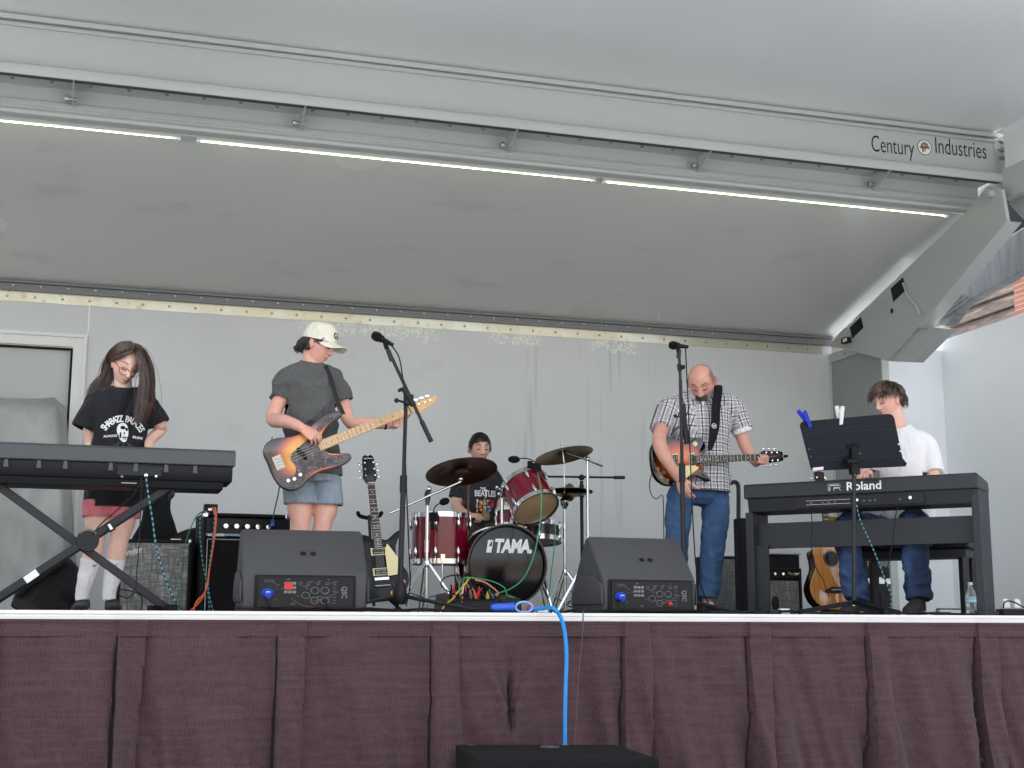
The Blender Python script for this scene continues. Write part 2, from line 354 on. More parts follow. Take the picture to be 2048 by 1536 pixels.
# LED tubes under the rail (lit in the photo)
M_led = mat('lit led tube', (1, .97, .8), .4, var=0, rvar=0, emit=(1, .95, .58), es=2.5)
xt = [P(px, 300, y=2.45).x for px in (-420, 360, 392, 1190, 1205, 1890)]
for a, b2 in ((xt[0], xt[1]), (xt[2], xt[3]), (xt[4], xt[5])):
    lt = MB(); lt.bb((a, 2.435, 3.172), (b2, 2.475, 3.189)); lo_ = lt.build('light_tube', M_paint, st)
    lt = MB(); lt.tube([(a + .03, 2.462, 3.166), (b2 - .03, 2.462, 3.170)], .003, n=8); lt.build('diffuser', M_led, lo_)
    lt = MB()
    for xx in (a + .012, b2 - .012): lt.bb((xx - .012, 2.44, 3.155), (xx + .012, 2.478, 3.171))
    lt.build('end_cap', M_wht, lo_)
# front roof over the audience side
d = MB(); d.bb((XL, -1.6, 3.75), (XR + .06, 2.165, 3.87)); d.build('front_roof', M_roof, st)
d = MB(); d.bb((XR + .062, -1.6, 3.2), (XR + .1, 1.97, 3.9)); d.build('roof_side_panel', M_roof, st)
# end plate and bolts of the header
d = MB(); d.bb((XB - .075, 2.088, 3.47), (XB - .02, 2.0995, 3.70)); d.bb((XB - .02, 1.9, 3.45), (XB, 2.3, 3.72)); d.k = 1
for z in (3.52, 3.585, 3.655): d.cyl((XB - .02, 2.0, z), (XB - .08, 2.0, z), .018, n=8); d.cyl((XB - .08, 2.0, z), (XB - .1, 2.0, z), .011, n=8)
d.build('end_plate', [M_paint, M_bolt], st)
# sloping arm at the right end
def yz(px, py, x=XR): p = P(px, py, x=x); return (p.y, p.z)
def slab(mb, pts, x0, x1): mb.loops([[V((x, y, z)) for y, z in pts] for x in (x0, x1)])
d = MB(); x0 = XR - .06
slab(d, [yz(*p, x0) for p in ((1655, 692), (1930, 425), (1975, 372), (2003, 378), (2014, 442), (1838, 652), (1776, 722), (1700, 701))], x0, x0 + .03)
arm = d.build('side_arm', M_paint, st, bevel=.003)
d = MB(); slab(d, [yz(*p, x0 - .05) for p in ((2014, 442), (2003, 446), (1832, 650), (1838, 656))], x0 - .05, x0 + .08); d.build('arm_lip', M_paint, arm)
d = MB(); slab(d, [yz(*p, x0 + .02) for p in ((1838, 651), (1892, 657), (1826, 724), (1772, 722))], x0 + .031, x0 + .12); d.build('arm_foot', M_paint, arm, bevel=.003)
M_void = mat('dark opening', srgb((38, 42, 54)), .7)
def hole(pts): 
    d = MB(); slab(d, [yz(*p, x0) for p in pts], x0 - .004, x0 + .0); return d
hole([(1782, 577), (1806, 555), (1812, 580), (1787, 604)]).build('cut_out', M_void, arm)
hole([(1700, 655), (1722, 634), (1727, 655), (1705, 677)]).build('cut_out', M_void, arm)
d = MB(); p = P(1784, 622, x=x0); d.cyl(p, p - V((.004, 0, 0)), .022, n=16); d.build('cut_out', M_void, arm)
d = MB(); d.tube([P(1806, 566, x=x0 - .02), P(1814, 590, x=x0 - .03), P(1833, 612, x=x0 - .03), P(1840, 628, x=x0 - .02)], .008); d.build('pull_rod', M_alu, arm)
for c in ((1750, 640), (1765, 600)): d = MB(); p = P(*c, x=x0); d.cyl(p, p - V((.01, 0, 0)), .008, n=8); d.build('bolt', M_paint, arm)
d = MB(); p = P(1985, 388, x=x0); d.cyl(p, p - V((.05, 0, 0)), .03, n=14); d.build('pivot_bolt', M_paint, arm)
d = MB(); d.box(P(1692, 681, x=x0 - .04), (.05, .09, .05), None); d.k = 1; p = P(1690, 680, x=x0 - .066)
for k in (-1, 1): d.box(p + V((-.001, k * .018, 0)), (.006, .024, .03))
pw = d.build('outlet_box', [M_blk, M_wht], arm)
# galvanised arch outside the arm
m, q = newmat('galvanised steel', .5, .3); xyz, vec = q.sep(); n1 = q.noise(vec, 5, 3, (1, 4, .7)); q.col(q.ramp(n1, [(.3, (.17, .19, .21)), (.7, (.27, .29, .31))])); M_galv = m
gx = 6.95; d = MB(); up = [(1838, 640), (1900, 570), (1960, 515), (2010, 478), (2080, 435)]; lo = [(1892, 652), (1925, 610), (1965, 585), (2010, 562), (2080, 520)]
ring = [V((gx, *yz(*p, gx))) for p in up] + [V((gx, *yz(*p, gx))) for p in lo[::-1]]
d.loops([ring, [p + V((.1, 0, 0)) for p in ring]]); ga = d.build('roof_arch', M_galv, st, bevel=.004)
d = MB()
for k in range(5):
    a = V((gx - .012, *yz(1850 + 9 * k, 640 - k, gx))); b3 = V((gx - .012, *yz(1905 + 10 * k, 585 + 3 * k, gx))); d.tube([a, b3], .006)
d.build('arch_rib', M_galv, ga)
d = MB(); slab(d, [yz(*p, 7.1) for p in ((1850, 640), (2008, 400), (2110, 392), (2110, 470), (1960, 520))], 7.06, 7.1); d.build('dark_void_sheet', M_void, st)  # dark sheet whose colour stands in for the unlit gap beyond the arm
d = MB(); slab(d, [yz(*p, 6.78) for p in ((2020, 330), (2120, 330), (2120, 470), (2046, 438), (2018, 408))], 6.78, 6.82); d.bb((XB + .003, 2.12, 3.25), (XB + .07, 2.6, 3.77)); d.build('end_fairing', M_paint, st)
d = MB(); d.bb((XR + .05, 1.4, 3.18), (XR + .11, 2.0, 3.42)); d.build('end_block', M_paint, st)
# lettering on the header
M_ink = mat('dark lettering', srgb((42, 38, 40)), .5)
t = MB(); fx = lambda px, py: P(px, py, y=2.099)
def serif(mb, s, px0, px1, py, size, hx):
    """condensed lettering fitted between two pixels columns"""
    a, b = fx(px0, py), fx(px1, py); tmp = MB(); text(tmp, s, 1, Matrix(), depth=.002, bold=-.006); xs = [v.x for v in tmp.v]; wd = max(xs) - min(xs)
    k = (b.x - a.x) / wd; mid = (a + b) / 2; c0 = (max(xs) + min(xs)) / 2
    mb.add([((v.x - c0) * k, v.y * size, v.z * .5) for v in tmp.v], tmp.f, Matrix.Translation(V((mid.x, 2.0985, mid.z))) @ Matrix.Rotation(R(90), 4, 'X'))
serif(t, 'Century', 1743, 1828, 293, .19, 1); serif(t, 'Industries', 1871, 1972, 298, .19, 1)
def sf(px, dz, wd=.022): a = fx(px, 296); t.bb((a.x - wd, 2.0972, 3.51 + dz), (a.x + wd, 2.0979, 3.517 + dz))
t.build('lettering', M_ink, st)
e = fx(1849, 295); lg = MB(); lg.lathe([(.062, 0), (.062, .002)], (e.x, 2.0995, e.z), (0, -1, 0)); lgo = lg.build('round_badge', mat('badge ring', srgb((120, 104, 92)), .5), st)
lg = MB(); lg.lathe([(.056, 0), (.056, .001)], (e.x, 2.0975, e.z), (0, -1, 0)); lg.build('badge_face', M_wht, lgo)
lg = MB(); Mx = Matrix.Translation((e.x, 2.0962, e.z)) @ Matrix.Rotation(R(90), 4, 'X')
arc = [(.036 * math.cos(R(a)), .04 * math.sin(R(a)) + .004) for a in range(-10, 200, 15)] + [(.018 * math.cos(R(a)), .02 * math.sin(R(a)) - .002) for a in range(200, -11, -15)]
lg.prism(arc, 0, .0008, Mx); lg.prism([(-.03, -.0), (-.01, .0), (-.006, -.035), (-.02, -.045)], 0, .0008, Mx); lg.prism([(-.004, .016), (.012, .016), (.01, -.02), (0, -.04)], 0, .0008, Mx); lg.k = 1
text(lg, 'century', .03, Matrix.Translation((e.x, 2.094, e.z)) @ Matrix.Rotation(R(90), 4, 'X'), bold=.0006); lg.build('helmet_mark', [mat('badge brown', srgb((150, 118, 104)), .5), M_ink], lgo)
# pale side of the trailer opened beyond the end wall
wp, q = newmat('white side panel', .42); xyz, vec = q.sep(); n1 = q.noise(vec, .6, 5); q.col(q.mix(q.step(n1, .3, .7), srgb((236, 240, 243)), srgb((244, 247, 250)))); q.bump(q.noise(vec, 2, 3), .06, .03)
d = MB(); d.bb((7.2, -1.2, -1.2), (7.26, 6.5, 2.45)); o = d.build('side_panel_wall', wp); tag(o, 'tall white panel wall closing the right end of the stage', 'wall')
d = MB(); d.bb((XR + .053, 3.71, 0), (7.199, 3.75, 2.36)); d.build('side_infill', wp, st)
# building beyond: weathered boards with a brick pier
m, q = newmat('weathered boards', .8); xyz, vec = q.sep(); n1 = q.noise(vec, 6, 6, (1, 1, 14)); n2 = q.noise(vec, 2.5, 5, (1, .5, 6)); q.col(q.mix(q.step(n2, .5, .7), q.ramp(n1, [(.3, srgb((84, 72, 70))), (.7, srgb((132, 118, 110)))]), srgb((176, 156, 130)))); q.bump(n1, .5, .02); M_brd = m
hb = thing('neighbour_building', 'building with weathered board siding and a red brick pier beyond the stage', 'building', (12, 8, -1.2))
d = MB(); z = 1.6
while z < 6: d.add([(11.0, -2, z), (11.0, 16, z), (11.06, 16, z + .165), (11.06, -2, z + .165), (11.2, -2, z), (11.2, 16, z), (11.2, 16, z + .165), (11.2, -2, z + .165)], [(0, 1, 2, 3), (0, 4, 5, 1), (3, 2, 6, 7), (0, 3, 7, 4), (1, 5, 6, 2)]); z += .18
d.build('board_siding', M_brd, hb)
d = MB(); d.bb((11.2, -2, -1.2), (15, 16, 8)); d.build('wall', M_brd, hb)
m, q = newmat('brick', .85); _, vec = q.sep(); bt = q.node('ShaderNodeTexBrick', i_1=(*srgb((140, 92, 78)), 1), i_2=(*srgb((156, 106, 92)), 1), i_3=(*srgb((216, 190, 172)), 1), i_4=8.0)
mp = q.node('ShaderNodeMapping'); mp.inputs['Rotation'].default_value = (R(90), 0, R(90)); q.L(vec, mp.inputs[0]); q.L(mp.outputs[0], bt.inputs[0]); q.col(bt.outputs[0]); bt.inputs['Mortar Size'].default_value = .02
a = P(2034, 580, x=10.9); d = MB(); d.bb((10.85, a.y - 1.3, -1.2), (11.35, a.y, 9)); d.build('brick_pier', m, hb)
# surroundings on the audience side (off camera, light and reflections)
bl = thing('audience_side_building', 'long brown building across the plaza behind the audience', 'building', (0, -40, -1.2))
MB().bb((-40, -46, -1.2), (34, -38, 4)).build('wall', mat('tan wall', srgb((150, 136, 120)), .8), bl)
# ---------------------------------------------------------------- skirt
m, q = newmat('maroon damask', .85); xyz, vec = q.sep()
mp = q.node('ShaderNodeMapping'); mp.inputs['Rotation'].default_value = (R(90), 0, 0); q.L(vec, mp.inputs[0])
bt = q.node('ShaderNodeTexBrick', i_1=(0, 0, 0, 1), i_2=(.35, .35, .35, 1), i_3=(1, 1, 1, 1)); bt.inputs['Scale'].default_value = 1; bt.inputs['Brick Width'].default_value = .017; bt.inputs['Row Height'].default_value = .044; bt.inputs['Mortar Size'].default_value = .0022; bt.inputs['Mortar Smooth'].default_value = .6
ns = q.n.new('ShaderNodeTexNoise'); ns.inputs['Scale'].default_value = 60; q.L(vec, ns.inputs[0]); av = q.n.new('ShaderNodeVectorMath'); av.operation = 'MULTIPLY_ADD'; q.L(ns.outputs['Color'], av.inputs[0]); av.inputs[1].default_value = (.022, .022, .022); q.L(mp.outputs[0], av.inputs[2]); q.L(av.outputs[0], bt.inputs[0])
thr = q.noise(vec, 70, 3, (1, 1, 9)); row = q.noise(vec, 26, 3, (.12, 1, 1.5))
f1 = q.mth('ADD', q.mth('MULTIPLY', bt.outputs[0], .34), q.mth('MULTIPLY', q.step(row, .3, .7), .26)); f1 = q.mth('ADD', f1, q.mth('MULTIPLY', q.step(thr, .4, .6), .2))
q.col(q.mix(f1, srgb((62, 40, 46)), srgb((98, 68, 74)))); q.b.inputs['Sheen Weight'].default_value = .1; q.bump(f1, .3, .004); M_skirt = m
xs_ = lambda px, py=1300: P(px, py, y=-.04).x
PL = [(-60, -8, .015, .03, 0), (235, 292, .004, .03, -12), (555, 612, .006, .012, -8), (865, 915, .006, .02, 6), (1248, 1298, .004, .02, 4), (1496, 1541, .008, .015, -10), (1733, 1776, .006, .03, -12), (1955, 1998, .008, .075, -6), (2190, 2240, .01, .04, 0)]
PLX = [(xs_(a), xs_(b), g0 + .003, g1 * .9 + .004, tl / 330) for a, b, g0, g1, tl in PL]
xp, zp = P(1020, 1418, y=-.05).x, P(1020, 1418, y=-.05).z
def sky(x, z, band=False):
    t = min(1, max(0, (-z - .045) / .9)); y = -.03 - .05 * t
    y += (noise.noise(V((x * 2.3, z * .8, 1))) * .10 + noise.noise(V((x * 6 + z * .9, z * .9, 4))) * .085 + noise.noise(V((x * 13 + z * 3, z * 1.2, 7))) * .034) * (.14 + t * 1.1) * (0 if band else 1)
    if not band: y += noise.noise(V((x * 22 + z * 9, z * 8 - x * 4, 9))) * .004 * (1 if noise.noise(V((x * 1.5, z * 2, 2))) > -.1 else .3)
    tt = 0 if band else t
    for a, b, g0, g1, tl in PLX:
        a_ = a; b_ = b + tl * tt; g_ = g0 + (g1 - g0) * tt
        if a_ - g_ < x < a_: y += .10 * (tt ** .5 if not band else 0) * min(1, (x - a_ + g_) / .004, (a_ - x) / .003 + .2)
        elif a_ - g_ - .16 < x <= a_ - g_ and not band: y += .05 * tt * ((x - (a_ - g_ - .16)) / .16) ** 2 - .018 * tt * math.sin(math.pi * (a_ - g_ - x) / .16)
        elif b_ < x < b_ + .12 and not band: y += .028 * tt ** .6 * (1 - (x - b_) / .12) ** 2
        elif a_ <= x <= b_: y -= .02 + .02 * tt * math.sin(math.pi * (x - a_) / (b_ - a_))
    if not band:
        dz = z - zp
        if -.14 < dz < .33:
            wdt = .015 + .20 * max(dz, 0) / .33 + (.012 if dz < 0 else 0); u = (x - xp - .03 * max(dz, 0)) / wdt
            if abs(u) < 1: k = (1 - abs(u)) * (1 - max(0, dz) / .33) if dz > 0 else (1 - abs(u)) * (1 + dz / .14); y += .075 * k + .035 * math.cos(u * 9) * k
    return y
def sheet(z0, z1, nx, nz, band, off=0):
    vs_ = []; fs = []
    for j in range(nz + 1):
        z = z0 + (z1 - z0) * j / nz
        for i in range(nx + 1):
            x = XL + (7.4 - XL) * i / nx; vs_.append((x, sky(x, z, band) + off, z))
    for j in range(nz):
        for i in range(nx): k = j * (nx + 1) + i; fs.append((k, k + 1, k + nx + 2, k + nx + 1))
    return vs_, fs
sk_ = thing('stage_skirt', 'maroon woven pleated skirt hanging from the front edge of the stage', 'stage skirt', (2, -.05, -1.2))
d = MB(); d.add(*sheet(-.1, -1.19, 1500, 80, False)); d.build('pleated_cloth', M_skirt, sk_, smooth=60)
d = MB(); d.add(*sheet(-.041, -.117, 1500, 6, True, -.006)); d.add(*sheet(-.041, -.056, 1500, 2, True, -.010)); d.build('header_band', M_skirt, sk_, smooth=60)
# black riser in front of the stage
zt = -.62; c = [P(911, 1489, z=zt), P(1237, 1489, z=zt)]; dl = (P(1001, 1536, z=zt) - c[0]).normalized(); 
ln = .75; dr = (P(1355, 1536, z=zt) - c[1]).normalized(); dm = (dl + dr).normalized()
top = [c[0], c[1], c[1] + dm * ln, c[0] + dm * ln]; d = MB(); d.loops([[p for p in top], [V((p.x, p.y, -1.2)) for p in top]])
rb = thing('black_riser', 'black carpeted box step on the ground in front of the stage', 'riser', (top[0] + top[2]).xyz * .5); rb.location.z = -1.2
d.build('box', mat('black carpet', srgb((30, 30, 31)), .9, var=.2, bump=.6, bs=300), rb, bevel=.012)
d = MB(); mid = (c[0] + c[1]) / 2 + dm * .18 + V((.03, 0, .003)); d.tube([mid + V((.045 * math.cos(a), .045 * math.sin(a), 0)) for a in [k * .5236 for k in range(12)]], .003, ring=True); d.lathe([(.012, 0), (.012, .004)], mid, (0, 0, 1), n=12)
for k in (.09, .66): p = c[0].lerp(c[1], k) + dm * .05; d.box(p + V((0, 0, .001)), (.035, .008, .003))
d.build('pole_socket', mat('worn socket', srgb((90, 90, 92)), .5), rb)
# ================================================================ GEAR
def blk_frame(px, py, y, ang=0, z=None):
    p = P(px, py, y=y); return p
# ---- left keyboard (rear side to the audience) on an X stand
M_kb = mat('keyboard body', srgb((74, 75, 79)), .45, bump=.15, bs=300); M_kb2 = mat('keyboard underside', srgb((28, 29, 33)), .5)
yk = .45
A = P(-330, 868, y=yk); B = P(472, 906, y=yk); ztop = B.z
kb = thing('keyboard', 'long dark grey electronic keyboard seen from behind on an x stand', 'keyboard', ((A.x + B.x) / 2, yk + .2, .6))
x1 = B.x; x0 = x1 - 1.42
zz = lambda py: P(472, py, y=yk).z
d = MB(); pr = [(yk, zz(905)), (yk + .02, zz(902) + .004), (yk + .34, zz(905) - .03), (yk + .34, zz(930)), (yk, zz(933))]
sweep(pr, x0, x1, d); d.build('top_case', M_kb, kb, bevel=.006)
d = MB(); sweep([(yk + .012, zz(933) - .0005), (yk + .012, zz(952)), (yk + .03, zz(964)), (yk + .3, zz(964)), (yk + .33, zz(934))], x0 + .02, x1 - .012, d)
sweep([(yk + .035, zz(964) - .0005), (yk + .05, zz(979)), (yk + .28, zz(979)), (yk + .29, zz(964))], x0 + .08, x1 - .055, d)
bt_ = d.build('lower_case', M_kb2, kb, bevel=.004)
for px in (12, 78, 131, 222, 272, 333, 391):
    d = MB(); p = P(px, 925, y=yk); z1, z2 = zz(934), zz(949)
    d.add([(p.x - .008, yk + .002, z1), (p.x + .008, yk + .002, z1), (p.x + .012, yk + .0, z2), (p.x - .012, yk, z2), (p.x - .008, yk + .014, z1), (p.x + .008, yk + .014, z1), (p.x + .012, yk + .014, z2), (p.x - .012, yk + .014, z2)], [(0, 1, 2, 3), (0, 4, 5, 1), (1, 5, 6, 2), (3, 2, 6, 7), (0, 3, 7, 4)]); d.build('rib', mat('rib grey', srgb((74, 75, 80)), .5), bt_)
d = MB(); p = P(234, 955, y=yk + .01); p2 = P(322, 955, y=yk + .01); d.bb((p.x, yk + .004, zz(957)), (p2.x, yk + .0115, zz(939))); jp = d.build('jack_panel', mat('jack panel', srgb((40, 41, 46)), .4), bt_)
d = MB(); tx = lambda px, py: P(px, py, y=yk + .003)
d.lathe([(.009, 0), (.009, .008), (.005, .008)], tx(292, 951), (0, -1, 0), n=14); d.cyl(tx(312, 953), tx(312, 953) - V((0, .015, 0)), .006)
d.k = 1; c = tx(244, 953)
for s_ in ((.016, .003), (.003, .016)): d.box(c, (s_[0], .002, s_[1]))
for k in range(24): c = tx(255 + 3 * k, 937); d.box(c + V((0, .008, 0)), (.004, .003, .0025))
for a, b in ((246, 955), (262, 958)): c = tx(b, 967); 
d.box(tx(258, 966), (.075, .003, .005)); d.build('jack', [M_nick, mat('grey print', srgb((150, 150, 155)), .6)], jp)
xs = thing('keyboard_stand', 'black folding x stand under the left keyboard', 'keyboard stand', (P(176, 1080, y=yk + .1).x, yk + .15, 0))
def bar(mb, a, b, w=.038, h=.02, up=(0, 1, 0)):
    a, b = V(a), V(b); M = frame((a + b) / 2, b - a, up); mb.box((0, 0, 0), ((b - a).length, h, w), M)
yb, yf = yk + .14, yk + .10
d = MB(); a, b, c = P(-60, 930, y=yb), P(176, 1080, y=yb), P(335, 1218, y=yb)
bar(d, a, c, .042); d.build('cross_leg', M_stand, xs, bevel=.005)
d = MB(); bar(d, P(352, 965, y=yf), P(-30, 1212, y=yf), .04); bar(d, P(350, 972, y=yf) + V((0, .045, -.006)), P(-30, 1219, y=yf) + V((0, .045, -.006)), .014); d.build('cross_leg', M_stand, xs, bevel=.005)
d = MB(); h = P(176, 1080, y=yf - .02); d.cyl(h, h + V((0, .09, 0)), .055, n=28); d.k = 1; d.tube([h + V((.05 * math.cos(R(a_)), -.002, .05 * math.sin(R(a_)))) for a_ in range(40, 150, 10)], .003, n=6); d.build('hinge_disc', [M_blk, mat('edge grey', srgb((130, 130, 130)), .5)], xs)
d = MB(); bar(d, P(215, 1057, y=yf - .012), P(226, 1050, y=yf - .012), .05, .026); d.k = 1; bar(d, P(218, 1055, y=yf - .027), P(223, 1052, y=yf - .027), .03, .003); d.build('clip', [M_blk, M_wht], xs)
d = MB(); bar(d, P(50, 1161, y=yf - .014), P(75, 1144, y=yf - .014), .036, .003); d.build('sticker', M_wht, xs)
d = MB(); p = P(349, 962, y=yf - .02); d.cyl(p, p + V((0, .05, 0)), .02, n=20); d.bb((p.x - .016, yf - .01, p.z - .075), (p.x + .006, yf + .2, p.z - .03)); d.build('arm_pad', M_blk, xs, bevel=.004)
d = MB(); bar(d, P(300, 1219, y=yk - .05), P(350, 1219, y=yk + .5), .04, .03); d.bb((P(335, 1215, y=yb).x - .02, .28, .0), (P(335, 1215, y=yb).x + .03, .95, .035)); d.build('floor_foot', M_rub, xs, bevel=.006)
# ---- wedge monitors
M_wg = mat('wedge plastic', srgb((74, 74, 77)), .5, bump=.35, bs=420, var=.05)
m, q = newmat('monitor end shade', .5); q.col(q.ramp(q.noise(q.sep()[1], 300), [(.3, srgb((40, 40, 43))), (.7, srgb((50, 50, 53)))]))
M_pan = mat('amp panel', srgb((24, 25, 29)), .35)
M_blue = mat('blue connector', srgb((28, 70, 190)), .35); M_red = mat('red plastic', srgb((190, 40, 36)), .4)
def wedge(loc, ang, lab, sx=1.0, redpos=None):
    t = thing('floor_monitor', lab, 'floor monitor', loc, 'floor monitors along the stage front'); W = .615 * sx
    Mw = Matrix.Translation(loc) @ rotz(ang)
    d = MB(Mw); pr = [(.01, .012), (.006, .03), (.0, .168), (.012, .19), (.20, .405), (.215, .413), (.25, .408), (.455, .115), (.455, .015), (.44, 0), (.02, 0)]
    L = []
    for i, (x, s_, dz) in enumerate(((-W / 2, .93, -.0), (-W / 2 + .012, 1, 0), (W / 2 - .012, 1, 0), (W / 2, .93, 0))): L.append([V((x, .2 + (y - .2) * (s_ if abs(s_ - 1) > 0 else 1), max(0, .2 + (z - .2) * s_))) for y, z in pr])
    d.loops(L); d.build('cabinet', M_wg, t, bevel=.004, smooth=30)
    for s_ in (-1, 1):
        d = MB(Mw); d.loops([[V((s_ * (W / 2 + .001 + k * .028), .2 + (y - .2) * f, .19 + (z - .19) * f * .9)) for y, z in [(-.0, .03), (.01, .15), (.1, .2), (.3, .2), (.43, .1), (.43, .03)]] for k, f in ((0, 1), (.3, .97), (.5, .85))]); d.build('end_bumper', M_wg, t, bevel=.006)
    d = MB(Mw); M0_ = Mw; Mw = Mw @ Matrix.Diagonal((1.3, 1, 1.06, 1)); d = MB(Mw @ Matrix.Translation((0, -.006, 0))); d.bb((-.19, -.004, .012), (.19, .01, .168)); pn = d.build('amp_panel_frame', M_blk2, t, bevel=.006)
    d = MB(Mw); d.bb((-.178, -.016, .02), (.178, -.0105, .158)); a_p = d.build('amp_panel', M_pan, pn)
    gp = mat('panel print', srgb((112, 114, 120)), .6)
    rnd = random.Random(3)
    d = MB(Mw); 
    for (cx, cz) in ((.0, .075), (.034, .098), (.072, .098), (.034, .052), (.072, .052)):
        d.tube([(cx + .015 * math.cos(k * .449), -.0175, cz + .015 * math.sin(k * .449)) for k in range(14)], .0013, n=4, ring=True)
    for cx in (-.02, .01, .045, .08): d.tube([(cx + .006 * math.cos(k * .628), -.0175, .13 + .006 * math.sin(k * .628)) for k in range(10)], .001, n=4, ring=True)
    for k in range(9): d.box((-.075 + (k % 3) * .016, -.017, .09 + (k // 3) * .02), (.013, .001, .012))
    for k in range(34):
        x, z = rnd.uniform(-.12, .12), rnd.uniform(.03, .15); d.box((x, -.017, z), (rnd.uniform(.005, .02), .0006, .0016))
    for k in range(7): d.box((.108 + .0, -.017, .04 + k * .014), (.014, .0006, .0016))
    d.tube([(-.155, -.0175, .135), (-.12, -.0175, .135), (-.12, -.0175, .143), (-.155, -.0175, .143)], .0009, n=4, ring=True)
    text(d, 'QSC', .028, Mw.inverted() @ Mw @ Matrix.Translation((.145, -.0175, .09)) @ Matrix.Rotation(R(90), 4, 'X') @ rotz(-90), bold=.0006); d.build('panel_print', gp, a_p)
    for x in (-.05, .0): d = MB(M0_); d.lathe([(.012, 0), (.014, .002), (.01, .004)], (x + .045, .094, .288), (0, -.75, .66), n=16); d.build('threaded_insert', M_blk2, t)
    d = MB(Mw); d.lathe([(.024, 0), (.024, .006), (.016, .007), (.014, .03), (.009, .045)], (-.142, -.017, .085), (0, -.8, -.35), n=18); d.k = 1; d.box((-.142, -.045, .085), (.016, .004, .012))
    d.build('blue_power_plug', [M_blue, mat('plug label', srgb((220, 200, 150)), .5)], a_p)
    d = MB(Mw)
    if redpos: d.lathe([(.009, 0), (.009, .03), (.005, .032)], (.072, -.0175, .052), (0, -1, -.1), n=14)
    else: d.box((-.065, -.0185, .118), (.03, .003, .034))
    d.build('red_tag' if not redpos else 'red_jack_ring', M_red, a_p)
    cb = MB(Mw); cb.tube(catmull([(-.142, -.05, .07), (-.13, -.06, .02), (-.08, -.05, .006), (.0, -.045, .01), (.09, -.04, .006), (.24, -.02, .007)], closed=False), .0035, n=6)
    cb.tube(catmull([(.072, -.03, .05), (.075, -.055, .03), (.04, -.05, .008), (-.03, -.03, .006)], closed=False), .003, n=6); cb.build('cable', M_cab, a_p)
    return t
p = P(606, 1219, y=.2); wedge(V((p.x, .14, 0)), -2, 'black wedge monitor with a red square tag on its panel, left of the mic stand', 1.0)
p = P(1296, 1219, y=.2); wedge(V((p.x, .16, 0)), 3, 'black wedge monitor with a red cable ring, in front of the plaid shirt guitarist', .88, True)
# brown tape strip curled by the left monitor
p = P(600, 1215, y=.05); d = MB(); pts = catmull([p + V((-.04, .03, .045)), p + V((-.01, .0, .02)), p + V((.03, -.0, .005)), p + V((.07, .01, .001))], closed=False)
d.loops([[q_ + V((0, .012, 0)), q_ - V((0, .012, 0)), q_ - V((0, .012, -.001)), q_ + V((0, .012, .001))] for q_ in pts]); tag(d.build('leather_strap', mat('brown leather', srgb((160, 96, 66)), .6)), 'curled brown leather strap lying in front of the left floor monitor', 'strap')
# black bag/speaker lying at far left (tilted wedge)
t = thing('tilted_speaker', 'black stage speaker tipped on its side behind the x stand', 'speaker', (P(90, 1200, y=1.6).x, 1.6, 0))
ys = 1.5; f = lambda px, py, dy=0: P(px, py, y=ys + dy)
ring = [f(20, 1212), f(30, 1185), f(118, 1118), f(140, 1116), f(157, 1135), f(158, 1225), f(40, 1225)]
d = MB(); d.loops([ring, [p + V((0, .35, .0)) for p in ring]]); d.build('cabinet', M_blk, t, bevel=.012)
ring = [f(62, 1205, -.012), f(128, 1122, -.012), f(150, 1135, -.012), f(154, 1215, -.012), f(80, 1217, -.012)]
d = MB(); d.loops([ring, [p + V((0, .0115, 0)) for p in ring]]); g_ = d.build('grille', M_blk2, t); 
d = MB(); c = f(130, 1190, -.02); d.lathe([(.03, 0), (.03, .004), (.012, .006)], c, (0, -1, 0)); 
for k in range(4): d.tube([f(130, 1190, -.016) + V((.045 * (1 + .25 * k) * math.cos(a), 0, .045 * (1 + .25 * k) * math.sin(a))) for a in [R(x) for x in range(-70, -10, 8)]], .0025, n=5)
d.build('dial', M_rub, g_)
d = MB(); d.tube([f(36, 1188, -.03), f(52, 1172, -.06), f(125, 1120, -.06)], .03, n=10); d.build('edge_roll', M_blk, t)
# ---- drape-covered box by the door (grey tarp)
m, q = newmat('grey tarp', .55); xyz, vec = q.sep(); n1 = q.noise(vec, 2.5, 4); q.col(q.mix(q.step(n1, .3, .7), srgb((150, 152, 150)), srgb((178, 180, 178)))); q.bump(q.noise(vec, 5, 3), .3, .05)
yt = 3.9; d = MB(); L = []
for j in range(41):
    t_ = j / 40; row_ = []
    for i in range(61):
        u = i / 60; px = -160 + 300 * u
        topy = 797 - 2 * math.sin(u * 5) + (18 * max(0, (u - .93) / .07)) - 6 * max(0, u - .8) * 5 * (1 if u < .93 else 0)
        py = topy + (1250 - topy) * t_; px2 = px + (t_ * 18 - 8 if u > .5 else 0) * (u - .5) * 2 + max(0, (t_ - .05)) * 10 * (u > .9)
        yy = yt + .06 * noise.noise(V((u * 3.5 + t_ * 1.2, t_ * 4 - u * 2, 3))) + .03 * noise.noise(V((u * 9, t_ * 7, 8))) + (.3 * max(0, (u - .92) / .08) ** 1.5) - .1 * t_ + .3 * max(0, .04 - t_) / .04
        row_.append(P(px2, py, y=yy))
    L.append(row_)
d.loops(L, closed_ring=False, cap=False)
o = d.build('draped_tarp', m, smooth=70); s2 = o.modifiers.new('thick', 'SOLIDIFY'); s2.thickness = .004; tag(o, 'pale grey tarp draped over equipment in front of the door', 'tarp')
